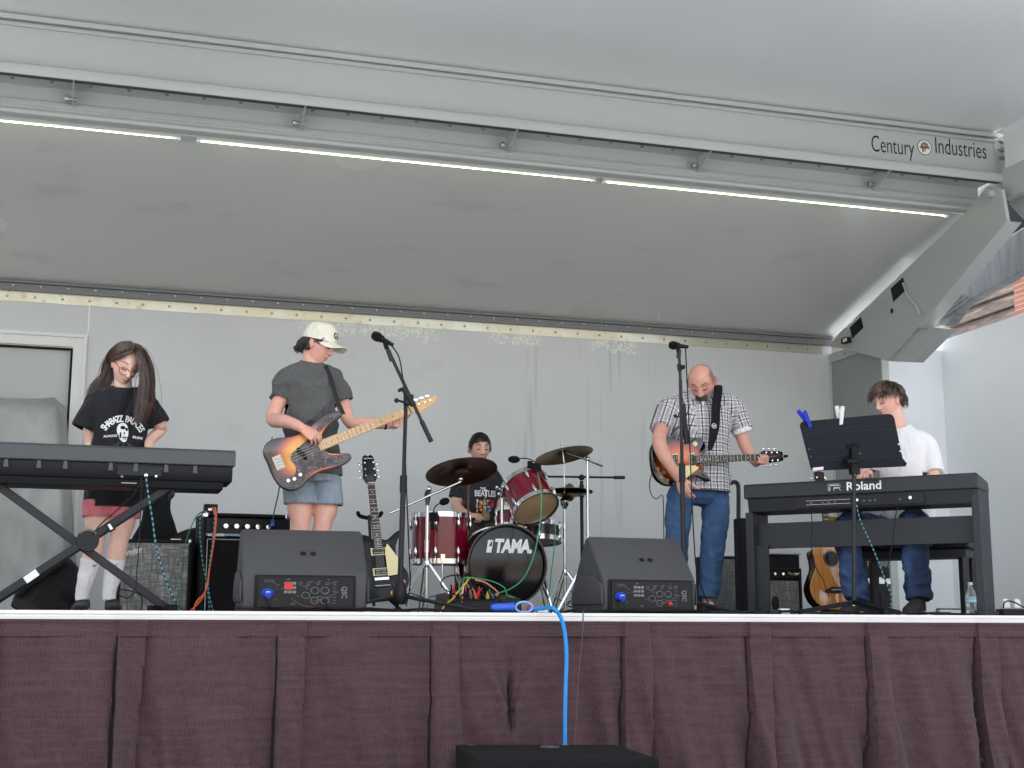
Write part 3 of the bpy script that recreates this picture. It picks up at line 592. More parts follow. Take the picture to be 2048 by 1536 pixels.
# ---- amps
M_tol = mat('black tolex', srgb((26, 26, 28)), .55, bump=.4, bs=500)
def grille_mat(name, a, b, sc=1):
    m, q = newmat(name, .8); xyz, vec = q.sep(); vo = q.node('ShaderNodeTexVoronoi'); vo.inputs['Scale'].default_value = 140 * sc; mp = q.node('ShaderNodeMapping'); mp.inputs['Scale'].default_value = (.6, 1, 1); q.L(vec, mp.inputs[0]); q.L(mp.outputs[0], vo.inputs[0])
    w1 = q.noise(vec, 90, 4, (1, 1, .15)); w2 = q.noise(vec, 90, 4, (.15, 1, 1)); ww = q.mth('MULTIPLY', q.step(w1, .35, .65), q.step(w2, .35, .65))
    q.col(q.mix(ww, a, b)); q.bump(w1, .3, .003); return m
def amp(name, lab, loc, w, h, dp, ang, grille, gz=(0, 1), corners=True, knobs=None, extra=None):
    t = thing(name, lab, 'amplifier', loc); Ma = Matrix.Translation(loc) @ rotz(ang)
    d = MB(Ma)
    for b_ in (((-w / 2, 0, 0), (-w / 2 + .02, dp, h)), ((w / 2 - .02, 0, 0), (w / 2, dp, h)), ((-w / 2 + .0205, .0, h - .02), (w / 2 - .0205, dp, h)), ((-w / 2 + .0205, 0, 0), (w / 2 - .0205, dp, .02)), ((-w / 2 + .0205, .03, .0205), (w / 2 - .0205, dp - .01, h - .0205))): d.bb(*b_)
    d.build('cabinet', M_tol, t, bevel=.004)
    d = MB(Ma); z0, z1 = .022 + (h - .044) * gz[0], .022 + (h - .044) * gz[1]; d.bb((-w / 2 + .022, .008, z0), (w / 2 - .022, .026, z1)); d.build('grille_cloth', grille, t)
    if corners:
        for sx in (-1, 1):
            for sz in (0, 1):
                d = MB(Ma); d.ell((sx * (w / 2 - .012), .012, .012 if not sz else h - .012), .019, n=10); d.build('corner_cap', M_chr, t)
    return t, Ma
# small grey tweed amp behind the girl
p = P(305, 1225, y=2.1); t, Ma = amp('guitar_amp', 'small combo amp with grey speckled grille cloth behind the girl', V((p.x, 2.1, 0)), .44, .46, .24, -3, grille_mat('silver grille', srgb((110, 110, 106)), srgb((172, 174, 170))))
d = MB(Ma); 
text(d, 'Fender', .05, Matrix.Translation((-.15, .003, .38)) @ Matrix.Rotation(R(90), 4, 'X') @ rotz(14), shear=.4, bold=.001, sx=.95); d.build('script_logo', mat('logo silver', srgb((222, 222, 216)), .3, .5), t)
d = MB(Ma); d.tube([(-.06, .1, .462), (-.05, .1, .485), (.05, .1, .485), (.06, .1, .462)], .008); d.k = 1; d.bb((.09, .02, .461), (.15, .05, .467)); d.build('handle', [M_rub, M_wht], t)
# black gig-bag / cover standing behind it
d = MB(); yg = 2.75; out = [(262, 1096), (283, 1040), (288, 985), (300, 960), (335, 960), (343, 985), (340, 1020), (352, 1060), (354, 1096)]
ring = catmull([P(*p, y=yg) for p in out], 4); d.loops([[p + V((0, .0, 0)) for p in ring], [p + V((0, -.05, 0)) for p in ring], [p * 1 + V((0, -.08, 0)) + (P(315, 1030, y=yg) - p) * .15 for p in ring]]); o = d.build('gig_bag', mat('black nylon', srgb((22, 23, 27)), .8, bump=.5, bs=200)); tag(o, 'black fabric gig bag standing upright behind the small grey amp', 'bag')
p = P(308, 1096, y=2.75); d = MB(); d.bb((p.x - .25, 2.45, 0), (p.x + .1, 2.9, p.z - .01)); tag(d.build('equipment_case', M_tol, bevel=.01), 'black equipment case behind the small grey amp carrying the gig bag', 'case')
# big bass combo
x0p = P(410, 1030, y=1.9); x1p = P(578, 1035, y=1.9); wv = x1p.x - x0p.x + .02; hz = P(480, 1027, y=1.9).z
t, Ma = amp('bass_amp', 'large black bass combo with silver knobs behind the left floor monitor', V(((x0p.x + x1p.x) / 2, 1.9, 0)), wv, hz, .4, 2, mat('black grille', srgb((22, 22, 24)), .85, bump=.5, bs=400), gz=(0, .74), corners=False)
h_ = hz
d = MB(Ma); d.bb((-wv / 2 + .02, .0, h_ * .80), (wv / 2 - .02, .029, h_ - .03)); pn = d.build('control_panel', mat('panel navy', srgb((22, 26, 34)), .35), t, bevel=.003)
d = MB(Ma); d.bb((-wv / 2 + .02, -.002, h_ * .775), (wv / 2 - .02, .029, h_ * .797)); d.build('name_strip', mat('strip steel blue', srgb((96, 124, 142)), .3, .5), t)
for k in range(6):
    d = MB(Ma); x = -wv / 2 + .07 + k * (wv - .14) / 6; d.lathe([(.016, 0), (.014, .018), (.0, .019)], (x, -.001, h_ * .87), (0, -1, 0), n=16); d.build('knob', M_chr if k else M_blk, pn)
    if k:
        d = MB(Ma); d.lathe([(.012, 0), (.011, .014)], (x + .04, -.001, h_ * .865), (0, -1, 0), n=14); d.build('knob', M_rub, pn)
d = MB(Ma); text(d, 'acoustic', .03, Matrix.Translation((-wv / 2 + .08, -.003, h_ * .785)) @ Matrix.Rotation(R(90), 4, 'X'), bold=.0005); d.build('lettering', M_wht, t)
d = MB(Ma); d.tube([(-wv / 2 + .03, .005, .03), (-wv / 2 + .03, .005, h_ * .74), (wv / 2 - .05, .005, h_ * .74)], .003); d.build('front_piping', mat('white piping', srgb((190, 190, 186)), .5), t)
for s_ in (-1, 1): d = MB(Ma); d.box((s_ * (wv / 2 - .014), .02, h_ - .014), (.036, .05, .036)); d.build('corner_cap', M_chr, t, bevel=.008)
pb = P(424, 1013, y=1.98); d = MB(); d.bb((pb.x - .05, 1.92, hz + .001), (pb.x + .03, 2.0, pb.z + .01)); d.k = 1; d.bb((pb.x - .03, 1.912, hz + .01), (pb.x - .005, 1.9195, hz + .03)); tag(d.build('direct_box', [M_blk2, M_nick], bevel=.004), 'small black direct box sitting on the bass combo with orange cable over it', 'direct box')
# black round shape (drum case) between amps
yc = 2.5; c = P(398, 1140, y=yc); d = MB(); d.lathe([(.26, 0), (.275, .02), (.275, .2), (.26, .22)], c, (0, 1, 0), n=40); o = d.build('round_case', mat('case navy black', srgb((16, 18, 24)), .35)); tag(o, 'round black drum case standing on edge between the two left amps', 'drum case')
# blue grey tweed amp by the man's leg
p = P(1463, 1222, y=2.9); t, Ma = amp('guitar_amp', 'black combo amp with blue and brown tweed grille right of the jeans leg', V((p.x - .01, 2.9, 0)), .22 + .12, P(1460, 1112, y=2.9).z, .25, -2, grille_mat('blue brown grille', srgb((84, 98, 104)), srgb((140, 122, 96)), .8))
d = MB(Ma); d.tube([(-.17, .0, .3), (-.17, .0, .42)], .006); d.build('edge_trim', M_blk, t)
# small practice amp (under the piano)
M_gr2 = grille_mat('grey weave grille', srgb((104, 104, 100)), srgb((140, 140, 134)))
yp = 1.75; a, b = P(1532, 1222, y=yp), P(1602, 1222, y=yp); hh = P(1560, 1136, y=yp).z
t, Ma = amp('practice_amp', 'small practice amp with pale grey grille and a row of black knobs under the piano', V(((a.x + b.x) / 2, yp, 0)), b.x - a.x + .03, hh, .2, 0, M_gr2, gz=(0, .78), corners=False)
for k in range(5):
    d = MB(Ma); d.lathe([(.011, 0), (.009, .014)], (-.09 + k * .03, -.0, hh * .88), (0, -1, 0), n=12); d.build('knob', M_chr if k % 2 else M_blk, t)
d = MB(Ma); d.bb((-.125, .018, hh * .82), (.125, .0295, hh * .95)); d.build('control_strip', mat('strip', srgb((40, 40, 44)), .3), t)
d = MB(Ma); text(d, 'Fender', .03, Matrix.Translation((.08, -.002, hh * .89)) @ Matrix.Rotation(R(90), 4, 'X'), shear=.3); d.build('script_logo', M_chr, t)
d = MB(Ma); d.box((b.x * 0 + .11, -.02, .02), (.05, .03, .03)); d.build('foot', mat('foot grey', srgb((190, 186, 182)), .5), t, bevel=.008)
# black crate with white lid behind the practice amp
a, b = P(1528, 1090, y=2.1), P(1598, 1090, y=2.1); d = MB(); d.bb((a.x, 2.1, 0), (b.x, 2.5, P(1560, 1110, y=2.1).z)); cr = thing('lidded_crate', 'black crate with a flat white lid behind the small practice amp', 'crate', ((a.x + b.x) / 2, 2.3, 0)); d.build('crate_body', M_tol, cr, bevel=.006)
d = MB(); d.bb((a.x - .01, 2.08, P(1560, 1109.5, y=2.1).z), (b.x + .01, 2.52, P(1560, 1094, y=2.1).z)); d.build('lid', mat('white lid', srgb((214, 212, 206)), .5), cr, bevel=.01)
# stack of road cases (right)
yr = 2.2; a, b = P(1722, 1220, y=yr), P(1783, 1220, y=yr); zt_ = lambda py: P(1755, py, y=yr).z
rc = thing('rack_case', 'black moulded rack case with steel latch and a round red badge, under the piano', 'case', ((a.x + b.x) / 2, yr + .2, 0))
d = MB(); d.bb((a.x, yr, 0), (b.x, yr + .4, zt_(1168))); d.bb((a.x + .02, yr - .02, .02), (a.x + .06, yr - .0005, zt_(1175))); d.bb((b.x - .1, yr - .02, .02), (b.x - .06, yr - .0005, zt_(1180))); d.build('lower_shell', M_blk, rc, bevel=.008)
d = MB(); d.bb((a.x, yr - .004, zt_(1167.5)), (b.x, yr + .4, zt_(1157))); d.build('metal_band', M_alu, rc)
d = MB(); d.bb((a.x, yr, zt_(1156.5)), (b.x, yr + .4, zt_(1134))); 
for k in range(3): x = a.x + .03 + k * .07; d.bb((x, yr - .015, zt_(1146)), (x + .04, yr - .0005, zt_(1132)))
d.build('upper_shell', M_blk, rc, bevel=.008)
d = MB(); c = P(1750, 1164, y=yr - .02); d.box(c, (.05, .012, .045)); d.build('latch', M_nick, rc, bevel=.004)
d = MB(); c = P(1727, 1155, y=yr - .018); d.lathe([(.03, 0), (.03, .003)], c, (0, -1, 0), n=24); d.k = 1; d.tube([c + V((.022 * math.cos(x * .5236), -.004, .018 * math.sin(x * .5236))) for x in range(12)], .002, ring=True, n=5); c2 = P(1755, 1158, y=yr - .02)
text(d, 'S', .05, Matrix.Translation(P(1761, 1160, y=yr - .003)) @ Matrix.Rotation(R(90), 4, 'X'), bold=.002); d.build('badge', [mat('badge red', srgb((200, 60, 80)), .4), M_wht], rc)
# ---- microphone stands
def mic(mb_parent, tip, tail, r=.025, name='microphone', own=None, nm=None):
    tip, tail = V(tip), V(tail); ax = (tail - tip).normalized()
    t = mb_parent; d = MB(); L_ = (tail - tip).length
    d.lathe([(.006, 0), (r * .75, .006), (r, .022), (r * 1.02, .034), (r * .92, .05), (r * .7, .056)], tip, ax, n=20); h = d.build('mic_grille', mat('mic mesh', srgb((34, 34, 36)), .5, .3, bump=.9, bs=900), t)
    d = MB(); d.lathe([(r * .74, .056), (r * .82, .066), (r * .6, L_ * .62), (r * .42, L_), (r * .4, L_ + .02)], tip, ax, n=20); d.build('mic_body', mat('mic body', srgb((38, 38, 42)), .35, .3), t)
def boom_stand(lab, y, base_px, joint, tip, tail, boomend, boomtop, low=False):
    jb = P(*joint, y=y); bx = P(base_px, 1215, y=y).x; base = V((bx, y, 0))
    t = thing('microphone_stand', lab, 'microphone stand', (bx, y, 0))
    d = MB(); d.cyl((bx, y, .1), jb.lerp(base, .42), .0155, n=14); d.build('lower_tube', M_stand, t)
    d = MB(); d.cyl(jb.lerp(base, .42), jb, .011, n=14); d.build('upper_tube', M_stand, t)
    d = MB(); d.cyl(jb.lerp(base, .36), jb.lerp(base, .44), .0205, n=16); d.build('height_clutch', M_blk, t)
    return t, jb, base
# centre-left boom stand
ym = .75
t, jb, base = boom_stand('tall black boom microphone stand between the bass player and the drums', ym, 799, (812, 800), None, None, None, None)
d = MB(); 
bt0, bt1 = P(773, 693, y=ym - .04), P(863, 884, y=ym - .04)
d.cyl(bt0, bt1, .0095, n=12); d.cyl(P(843, 842, y=ym - .04), bt1, .0135, n=14); d.cyl(P(776, 700, y=ym - .04), P(784, 722, y=ym - .04), .0135); d.build('boom', M_stand, t)
d = MB(); j = P(817, 800, y=ym - .02); d.box(j, (.05, .05, .06), None); d.cyl(P(806, 775, y=ym - .04), P(828, 812, y=ym - .04), .016); d.cyl(P(812, 806, y=ym), P(794, 800, y=ym - .03), .006); d.ell(P(793, 801, y=ym - .03), .014, n=10); d.cyl(P(806, 777, y=ym), P(797, 782, y=ym - .02), .01); d.build('boom_clutch', M_blk, t, bevel=.006)
d = MB(); ft = V((base.x, base.y, .10))
for a_ in (200, 335, 80): e_ = V((base.x + .42 * math.cos(R(a_)), base.y + .42 * math.sin(R(a_)), .02)); d.tube([ft, e_], .011, n=8, caps='round')
d.build('tripod_leg', M_stand, t); d = MB(); d.lathe([(.03, -.05), (.045, -.02), (.035, .05), (.02, .08)], ft, (0, 0, 1), n=16); d.build('leg_hub', M_blk, t)
m_ = thing('microphone', 'black vocal microphone clipped on top of the left boom stand', 'microphone', P(760, 675, y=ym - .04))
mic(m_, P(744, 668, y=ym - .06), P(780, 687, y=ym - .03), .027); d = MB(); d.cyl(P(769, 682, y=ym - .04), P(774, 698, y=ym - .04), .013); d.build('mic_clip', M_rub, t)
def cable(name, lab, pts, r=.004, m=None, n=5, cat='cable', group=None, closed=False):
    d = MB(); d.tube(catmull(pts, n, closed=closed), r, n=7, ring=closed); o = d.build(name, m or M_cab); tag(o, lab, cat, group); return o
px_ = lambda L, y: [P(a, b, y=(c[0] if c else y)) for a, b, *c in L]
cable('microphone_cable', 'thin black cable running down the left boom stand from its microphone', px_([(781, 688), (797, 712), (804, 745), (808, 785), (810, 900), (814, 1000), (818, 1100), (820, 1170), (812, 1212)], ym - .05), .004)
# centre-right straight stand
ym2 = 1.15; t, jb, base = boom_stand('straight black microphone stand in front of the plaid shirt guitarist', ym2, 1369, (1361, 760), None, None, None, None)
d = MB(); d.cyl(P(1361, 770, y=ym2), P(1358, 700, y=ym2), .009); d.cyl(P(1358, 700, y=ym2), P(1357, 716, y=ym2), .014); d.build('top_rod', M_stand, t)
d = MB(); d.cyl(P(1366, 808, y=ym2), P(1369, 850, y=ym2), .017); d.cyl(P(1369, 850, y=ym2), P(1375, 888, y=ym2), .019); d.cyl(P(1368, 832, y=ym2), P(1352, 834, y=ym2), .005); d.ell(P(1351, 832, y=ym2), .012, n=10); d.ell(P(1366, 734, y=ym2 - .015), .015, n=10); d.cyl(P(1358, 728, y=ym2), P(1360, 742, y=ym2), .014); d.build('clamp', M_blk, t)
d = MB(); ft = V((base.x, base.y, .10))
for a_ in (190, 310, 70): e_ = V((base.x + .36 * math.cos(R(a_)), base.y + .36 * math.sin(R(a_)), .02)); d.tube([ft, e_], .011, n=8, caps='round')
d.build('tripod_leg', M_stand, t)
m_ = thing('microphone', 'black vocal microphone on top of the straight stand by the bald guitarist', 'microphone', P(1352, 690, y=ym2))
mic(m_, P(1338, 690, y=ym2), P(1370, 693, y=ym2), .027)
d = MB(); d.cyl(P(1356, 692, y=ym2), P(1357, 704, y=ym2), .013); d.build('mic_clip', M_rub, t)
cable('microphone_cable', 'thin black cable hanging down the straight microphone stand', px_([(1371, 694), (1373, 740), (1376, 800), (1380, 900), (1384, 1000), (1388, 1080), (1395, 1150), (1420, 1215)], ym2 - .03), .004)
# ================================================================ DRUMS
M_bur, q = newmat('burgundy lacquer', .14); xyz, vec = q.sep(); q.col(q.mix(q.noise(vec, 4), srgb((100, 6, 30)), srgb((134, 10, 44)))); q.b.inputs['Coat Weight'].default_value = .45; q.b.inputs['Coat Roughness'].default_value = .04
M_skin, q = newmat('amber drum skin', .35); xyz, vec = q.sep(); q.col(q.mix(q.noise(vec, 7, 5), srgb((168, 138, 104)), srgb((198, 168, 132))))
M_bhead = mat('black drum head', srgb((12, 13, 20)), .16, coat=.1, spec=.35, var=.1, rvar=.03)
M_cymd, q = newmat('dark cymbal bronze', .3, .85); xyz, vec = q.sep(); q.col(q.mix(q.noise(vec, 9, 5), srgb((74, 52, 42)), srgb((112, 82, 62))))
M_cymb, q = newmat('brass cymbal', .3, .9); xyz, vec = q.sep(); q.col(q.mix(q.noise(vec, 9, 5), srgb((120, 102, 70)), srgb((168, 146, 104))))
def drum(name, lab, c, ax, r, dp, shell, front, back=None, group=None, lugs=6, hoop=None, label_front=None):
    """c = centre of the front head, ax = outward normal of that head"""
    c = V(c); ax = V(ax).normalized(); u = ax.orthogonal().normalized(); w2 = ax.cross(u)
    t = thing(name, lab, name.replace('_', ' '), c - ax * dp / 2, group)
    d = MB(); d.lathe([(r, -.012), (r, -dp + .012)], c, ax, 48, cap=False); d.build('shell', shell, t)
    d = MB(); d.lathe([(r + .004, -.004), (r * .97, .0), (.001, .0)], c, ax, 48, cap=False); fh = d.build('front_head', front, t)
    d = MB(); d.lathe([(r + .004, .004), (.001, .0)], c - ax * dp, ax, 48, cap=False); d.build('rear_head', back or front, t)
    for h in (0, -dp):
        s_ = 1 if h == 0 else -1
        d = MB(); d.lathe([(r + .003, h + s_ * .012), (r + .012, h + s_ * .012), (r + .012, h - s_ * .022), (r + .003, h - s_ * .022)], c, ax, 48, cap=False); d.loops([]) if 0 else None; d.build('hoop', hoop or M_chr, t)
    for k in range(lugs):
        a = 2 * math.pi * (k + .5) / lugs; e = u * math.cos(a) + w2 * math.sin(a)
        for h in (-dp * .2, -dp * .8):
            d = MB(); p = c + e * (r + .012) + ax * h; sg = 1 if h > -dp / 2 else -1
            d.tube([p - ax * sg * .035, p - ax * sg * .01, p + ax * sg * .02, p + ax * sg * .03], [.004, .013, .012, .006], n=10, caps='round'); d.tube([p + ax * sg * .02 + e * .003, c + e * (r + .014) + ax * (0 if sg > 0 else -dp)], .003, n=6); d.build('lug', M_chr, t)
    return t, fh
# bass drum
yk_ = 2.5; kc = P(1014, 1130, y=yk_); kr = .262; kc.z = max(kc.z, kr + .02)
bd, fh = drum('bass_drum', 'burgundy bass drum with black front head lettered TAMA', kc, (-.05, -1, 0), kr, .36, M_bur, M_bhead, hoop=M_blk2, lugs=8)
d = MB(); d.lathe([(kr + .013, .02), (kr + .022, .02), (kr + .022, -.02), (kr + .013, -.02)], kc, (-.05, -1, 0), 56, cap=False); d.build('front_rim', mat('gloss black rim', srgb((14, 14, 18)), .15, coat=.5), bd)
d = MB(); d.lathe([(kr + .018, -.33), (kr + .028, -.335), (kr + .028, -.375), (kr + .018, -.38)], kc, (-.05, -1, 0), 56, cap=False); d.lathe([(kr + .02, -.27), (kr + .025, -.27), (kr + .025, -.29), (kr + .02, -.29)], kc, (-.05, -1, 0), 56, cap=False); d.build('rear_rim', M_chr, bd)
d = MB(); Mk = frame(kc + V((.005, -.006, .125)), (1, -.05, 0), (0, 0, 1)); text(d, 'TAMA.', .125, Mk @ Matrix.Translation((.035, 0, 0)), bold=.0062, shear=.2, sx=.76, space=.95)
d.prism([(-.155, -.042), (-.118, -.042), (-.104, .044), (-.141, .044)], 0, .001, Mk); d.k = 1; d.prism([(-.137, .005), (-.110, .044), (-.117, .0)], .001, .0015, Mk); d.build('lettering', [mat('logo white', (.92, .92, .92), .4, var=0), M_bhead], fh)
for sx in (-1, 1):
    d = MB(); a = kc + V((sx * (kr + .01), .08, -.06)); d.tube([a, a + V((sx * .02, -.02, -.03)), V((a.x + sx * .06, a.y - .1, .015))], [.012, .012, .008], n=10, caps='round'); d.ell((a.x + sx * .06, a.y - .1, .014), .013, n=8); d.build('spur', M_chr, bd)
d = MB(); t0 = P(1004, 1056, y=yk_ + .17); t0.z = kc.z + kr; t1 = P(1004, 986, y=yk_ + .17); d.cyl(t0, t1, .013); d.lathe([(.03, 0), (.03, .012), (.018, .014), (.018, .03)], t0, (0, 0, 1)); d.build('tom_post', M_chr, bd)
d = MB()
for k, (a, b) in enumerate((((1004, 992), (1016, 972)), ((996, 978), (1026, 984)), ((1010, 966), (1020, 990)))): d.tube([P(*a, y=yk_ + .15), P(*b, y=yk_ + .1)], .014, n=10, caps='round')
for a in ((994, 975), (1012, 962), (1026, 974), (1022, 990), (998, 988)): d.ell(P(*a, y=yk_ + .13), .014, n=8)
d.build('tom_bracket', M_chr, bd)
# rack tom
tc = P(1072, 1017, y=yk_ - .02); b = V((.2, -.60, -.76)).normalized()
rt, _ = drum('rack_tom', 'burgundy rack tom tilted over the bass drum showing its amber lower skin', tc, b, .158, .235, M_bur, M_skin)
# floor tom
fc = P(881, 1031, y=2.75); ft_, _ = drum('floor_tom', 'burgundy floor tom left of the bass drum', V((fc.x, 2.75, fc.z)), (0, 0, 1), .198, P(881, 1031, y=2.75).z - P(881, 1126, y=2.75).z, M_bur, mat('coated skin', srgb((210, 206, 196)), .6), lugs=8)
for a_ in (-100, 20, 150):
    d = MB(); x, y = fc.x + .215 * math.cos(R(a_)), 2.75 + .215 * math.sin(R(a_)); d.cyl((x, y, 0.02), (x, y, .42), .006); d.ell((x, y, .02), .014, n=8); d.box((x, y, .4), (.03, .03, .05)); d.build('leg', M_chr, ft_)
# snare
sc_ = P(1076, 1050, y=3.0); sn, _ = drum('snare_drum', 'shallow dark wood snare drum behind the bass drum, under the rack tom', sc_, V((.05, .12, 1)), .165, .12, mat('dark olive shell', srgb((58, 52, 46)), .25, coat=.4), mat('coated skin', srgb((210, 206, 196)), .6))
d = MB(); d.cyl((sc_.x, 3.0, .3), (sc_.x, 3.0, sc_.z - .13), .012); 
for a_ in (30, 150, 270): d.tube([(sc_.x, 3.0, .3), (sc_.x + .2 * math.cos(R(a_)), 3 + .2 * math.sin(R(a_)), .02)], .008)
d.build('snare_stand', M_chr, sn)
s2c = P(1022, 1024, y=2.95); drum('small_tom', 'second small burgundy tom half hidden behind the rack tom', s2c, V((.1, .25, 1)), .11, .14, M_bur, mat('coated skin', srgb((210, 206, 196)), .6))
# cymbals
def cymbal(parent, c, n_, r, m, top=True, name='cymbal'):
    d = MB(); n_ = V(n_).normalized(); prof = [(r, -.0), (r * .7, .012), (r * .35, .024), (r * .2, .03), (r * .16, .045), (r * .08, .056), (.005, .058)]
    prof2 = [(a, h - .0025) for a, h in prof[::-1]]; d.lathe(prof + prof2, c, n_, 64, cap=False); o = d.build(name, m, parent, smooth=50)
    return o
def tri(parent, x, y, zc, spread, m=M_chr, z0=None, rot=200, dbl=True):
    for k in range(3):
        a_ = R(rot + 120 * k); e = V((math.cos(a_), math.sin(a_), 0)); w2 = V((-e.y, e.x, 0)) * .012
        d = MB()
        for s_ in ((-1, 1) if dbl else (0,)):
            d.tube([V((x, y, zc)) + w2 * s_ + e * .02, V((x, y, 0.02)) + e * spread + w2 * s_], .0055, n=6)
        d.tube([V((x, y, zc * .35)), V((x, y, 0)) + e * spread * .55 + V((0, 0, zc * .45))], .005, n=6); d.ell(V((x, y, .02)) + e * spread, (.02, .02, .016), n=8); d.build('stand_leg', m, parent)
    d = MB(); d.lathe([(.022, -.02), (.026, 0), (.022, .02)], (x, y, zc), (0, 0, 1), n=16); d.build('stand_collar', m, parent)
y1 = 2.25; hub = P(855, 988, y=y1); cc = P(923, 944, y=y1)
cs = thing('crash_cymbal', 'large dark crash cymbal on a chrome boom stand left of the bass drum', 'cymbal', (hub.x, y1, 0))
cymbal(cs, cc, (-.06, .30, .95), .243, M_cymd)
d = MB(); d.cyl((hub.x, y1, .06), hub, .012); d.cyl(V((hub.x, y1, .42)), V((hub.x, y1, .50)), .016); d.build('stand_tube', M_chr, cs)
d = MB(); d.cyl(P(779, 1027, y=y1 - .02), P(922, 963, y=y1 - .02), .008); d.cyl(P(922, 963, y=y1 - .02), cc + V((0, .0, -.01)), .006); d.tube([hub + V((0, -.03, .03)), hub, hub + V((0, 0, -.07))], [.02, .026, .014], n=12, caps='round'); d.ell(P(921, 958, y=y1 - .02), .018, n=10); d.build('boom_arm', M_chr, cs)
d = MB(); n_ = V((-.06, .30, .95)).normalized(); d.cyl(cc - n_ * .0, cc - n_ * .02, .05, .04, n=24); d.build('felt', mat('felt', srgb((70, 60, 56)), .9), cs)
d = MB(); Mz = frame(cc - n_ * .004, (1, 0, .06), (0, .95, -.3)); Mz2 = frame(cc + V((-.17, -.03, -.05)) , (.3, .2, -.8), (1, 0, 0)); text(d, 'Sabian', .06, frame(cc - V((.165, .05, .0)) + V((0, 0, .0)) - n_ * .004, (.25, -.9, .29), (-1, -.2, 0))); d.build('cymbal_mark', mat('dark print', srgb((34, 26, 22)), .6), cs)
tri(cs, hub.x, y1, P(853, 1128, y=y1).z, .26, rot=205)
y2 = 2.7; hub = P(1175, 918, y=y2); cc = P(1128, 911, y=y2)
cs = thing('ride_cymbal', 'brass ride cymbal on a chrome stand above the hi hat', 'cymbal', (hub.x, y2, 0))
cymbal(cs, cc, (-.14, .2, .97), .214, M_cymb); d = MB(); d.cyl((hub.x, y2, .06), hub, .0115); d.cyl((hub.x, y2, .5), (hub.x, y2, .56), .016); d.build('stand_tube', M_chr, cs)
d = MB(); d.cyl(P(1205, 932, y=y2), P(1178, 921, y=y2), .009); d.cyl(P(1178, 921, y=y2), P(1132, 905, y=y2), .007); d.ell(hub, .02, n=10); d.cyl(P(1128, 925, y=y2 + .01), P(1124, 893, y=y2 + .01), .006); d.ell(P(1124, 888, y=y2), .012, n=8); d.build('boom_arm', M_chr, cs); tri(cs, hub.x, y2, .42, .25, rot=180)
y3 = 2.95; bx = P(1130, 1200, y=y3).x; hc = P(1143, 986, y=y3); hc.x = P(1134, 986, y=y3).x + .02
cs = thing('hi_hat', 'pair of brass hi hat cymbals on a chrome pedal stand', 'hi hat', (bx, y3, 0))
cymbal(cs, hc + V((0, 0, .012)), (.03, .06, 1), .172, M_cymb, name='upper_cymbal'); cymbal(cs, hc - V((0, 0, .006)), (.03, .06, -1), .172, M_cymb, name='lower_cymbal')
d = MB(); d.cyl((bx, y3, .06), (bx, y3, hc.z - .1), .012); d.cyl((bx, y3, hc.z - .1), P(1128, 925, y=y3), .004); d.lathe([(.012, -.06), (.03, -.03), (.034, 0), (.02, .02)], (bx, y3, hc.z - .06), (0, 0, 1)); d.build('stand_tube', M_chr, cs); d = MB(); d.lathe([(.03, -.03), (.034, 0), (.02, .02)], (bx, y3, hc.z - .055), (0, 0, 1)); d.build('lower_seat', M_blk2, cs); tri(cs, bx, y3, .33, .24, rot=215)
# black low stand with horizontal boom behind the cymbals
y4 = 3.1; t = thing('microphone_stand', 'low black stand with a horizontal boom behind the brass cymbals', 'microphone stand', (P(1165, 1210, y=y4).x, y4, 0)); xx = t.location.x
d = MB(); d.cyl((xx, y4, 0.05), P(1163, 962, y=y4), .013); d.cyl(P(1164, 995, y=y4), P(1163, 970, y=y4), .018); d.build('lower_tube', M_stand, t)
d = MB(); d.cyl(P(1088, 953, y=y4), P(1230, 955, y=y4), .008); d.cyl(P(1228, 955, y=y4), P(1249, 955, y=y4), .013); d.ell(P(1163, 955, y=y4), .024, n=10); d.build('boom', M_stand, t); tri(t, xx, y4, .2, .25, M_stand, dbl=False)
# clip-on drum mics
m_ = thing('drum_microphone', 'black foam drum mic on a gooseneck clipped to the rack tom rim', 'microphone', P(1045, 922, y=2.6))
d = MB(); d.ell(P(1028, 919, y=2.55), (.045, .03, .026), n=16); d.build('foam_head', M_rub, m_)
d = MB(); d.tube(catmull([P(1040, 917, y=2.55), P(1054, 917, y=2.55), P(1068, 923, y=2.55), P(1075, 935, y=2.55)], 5, closed=False), .004); d.box(P(1072, 934, y=2.5), (.06, .05, .05)); d.box(P(1060, 928, y=2.5), (.03, .03, .04)); d.build('rim_clip', M_rub, m_)
m_ = thing('drum_microphone', 'black foam drum mic on a gooseneck clipped to the floor tom rim', 'microphone', P(880, 1010, y=2.5))
d = MB(); d.ell(P(889, 1003, y=2.5), (.038, .03, .026), n=16, rot=Matrix.Rotation(R(-20), 3, 'Y')); d.build('foam_head', M_rub, m_)
d = MB(); d.tube(catmull([P(881, 1006, y=2.5), P(874, 1010, y=2.5), P(868, 1018, y=2.5), P(867, 1028, y=2.5)], 5, closed=False), .004); d.box(P(867, 1034, y=2.48), (.055, .04, .06)); d.box(P(865, 1052, y=2.48), (.02, .02, .05)); d.build('rim_clip', M_rub, m_)
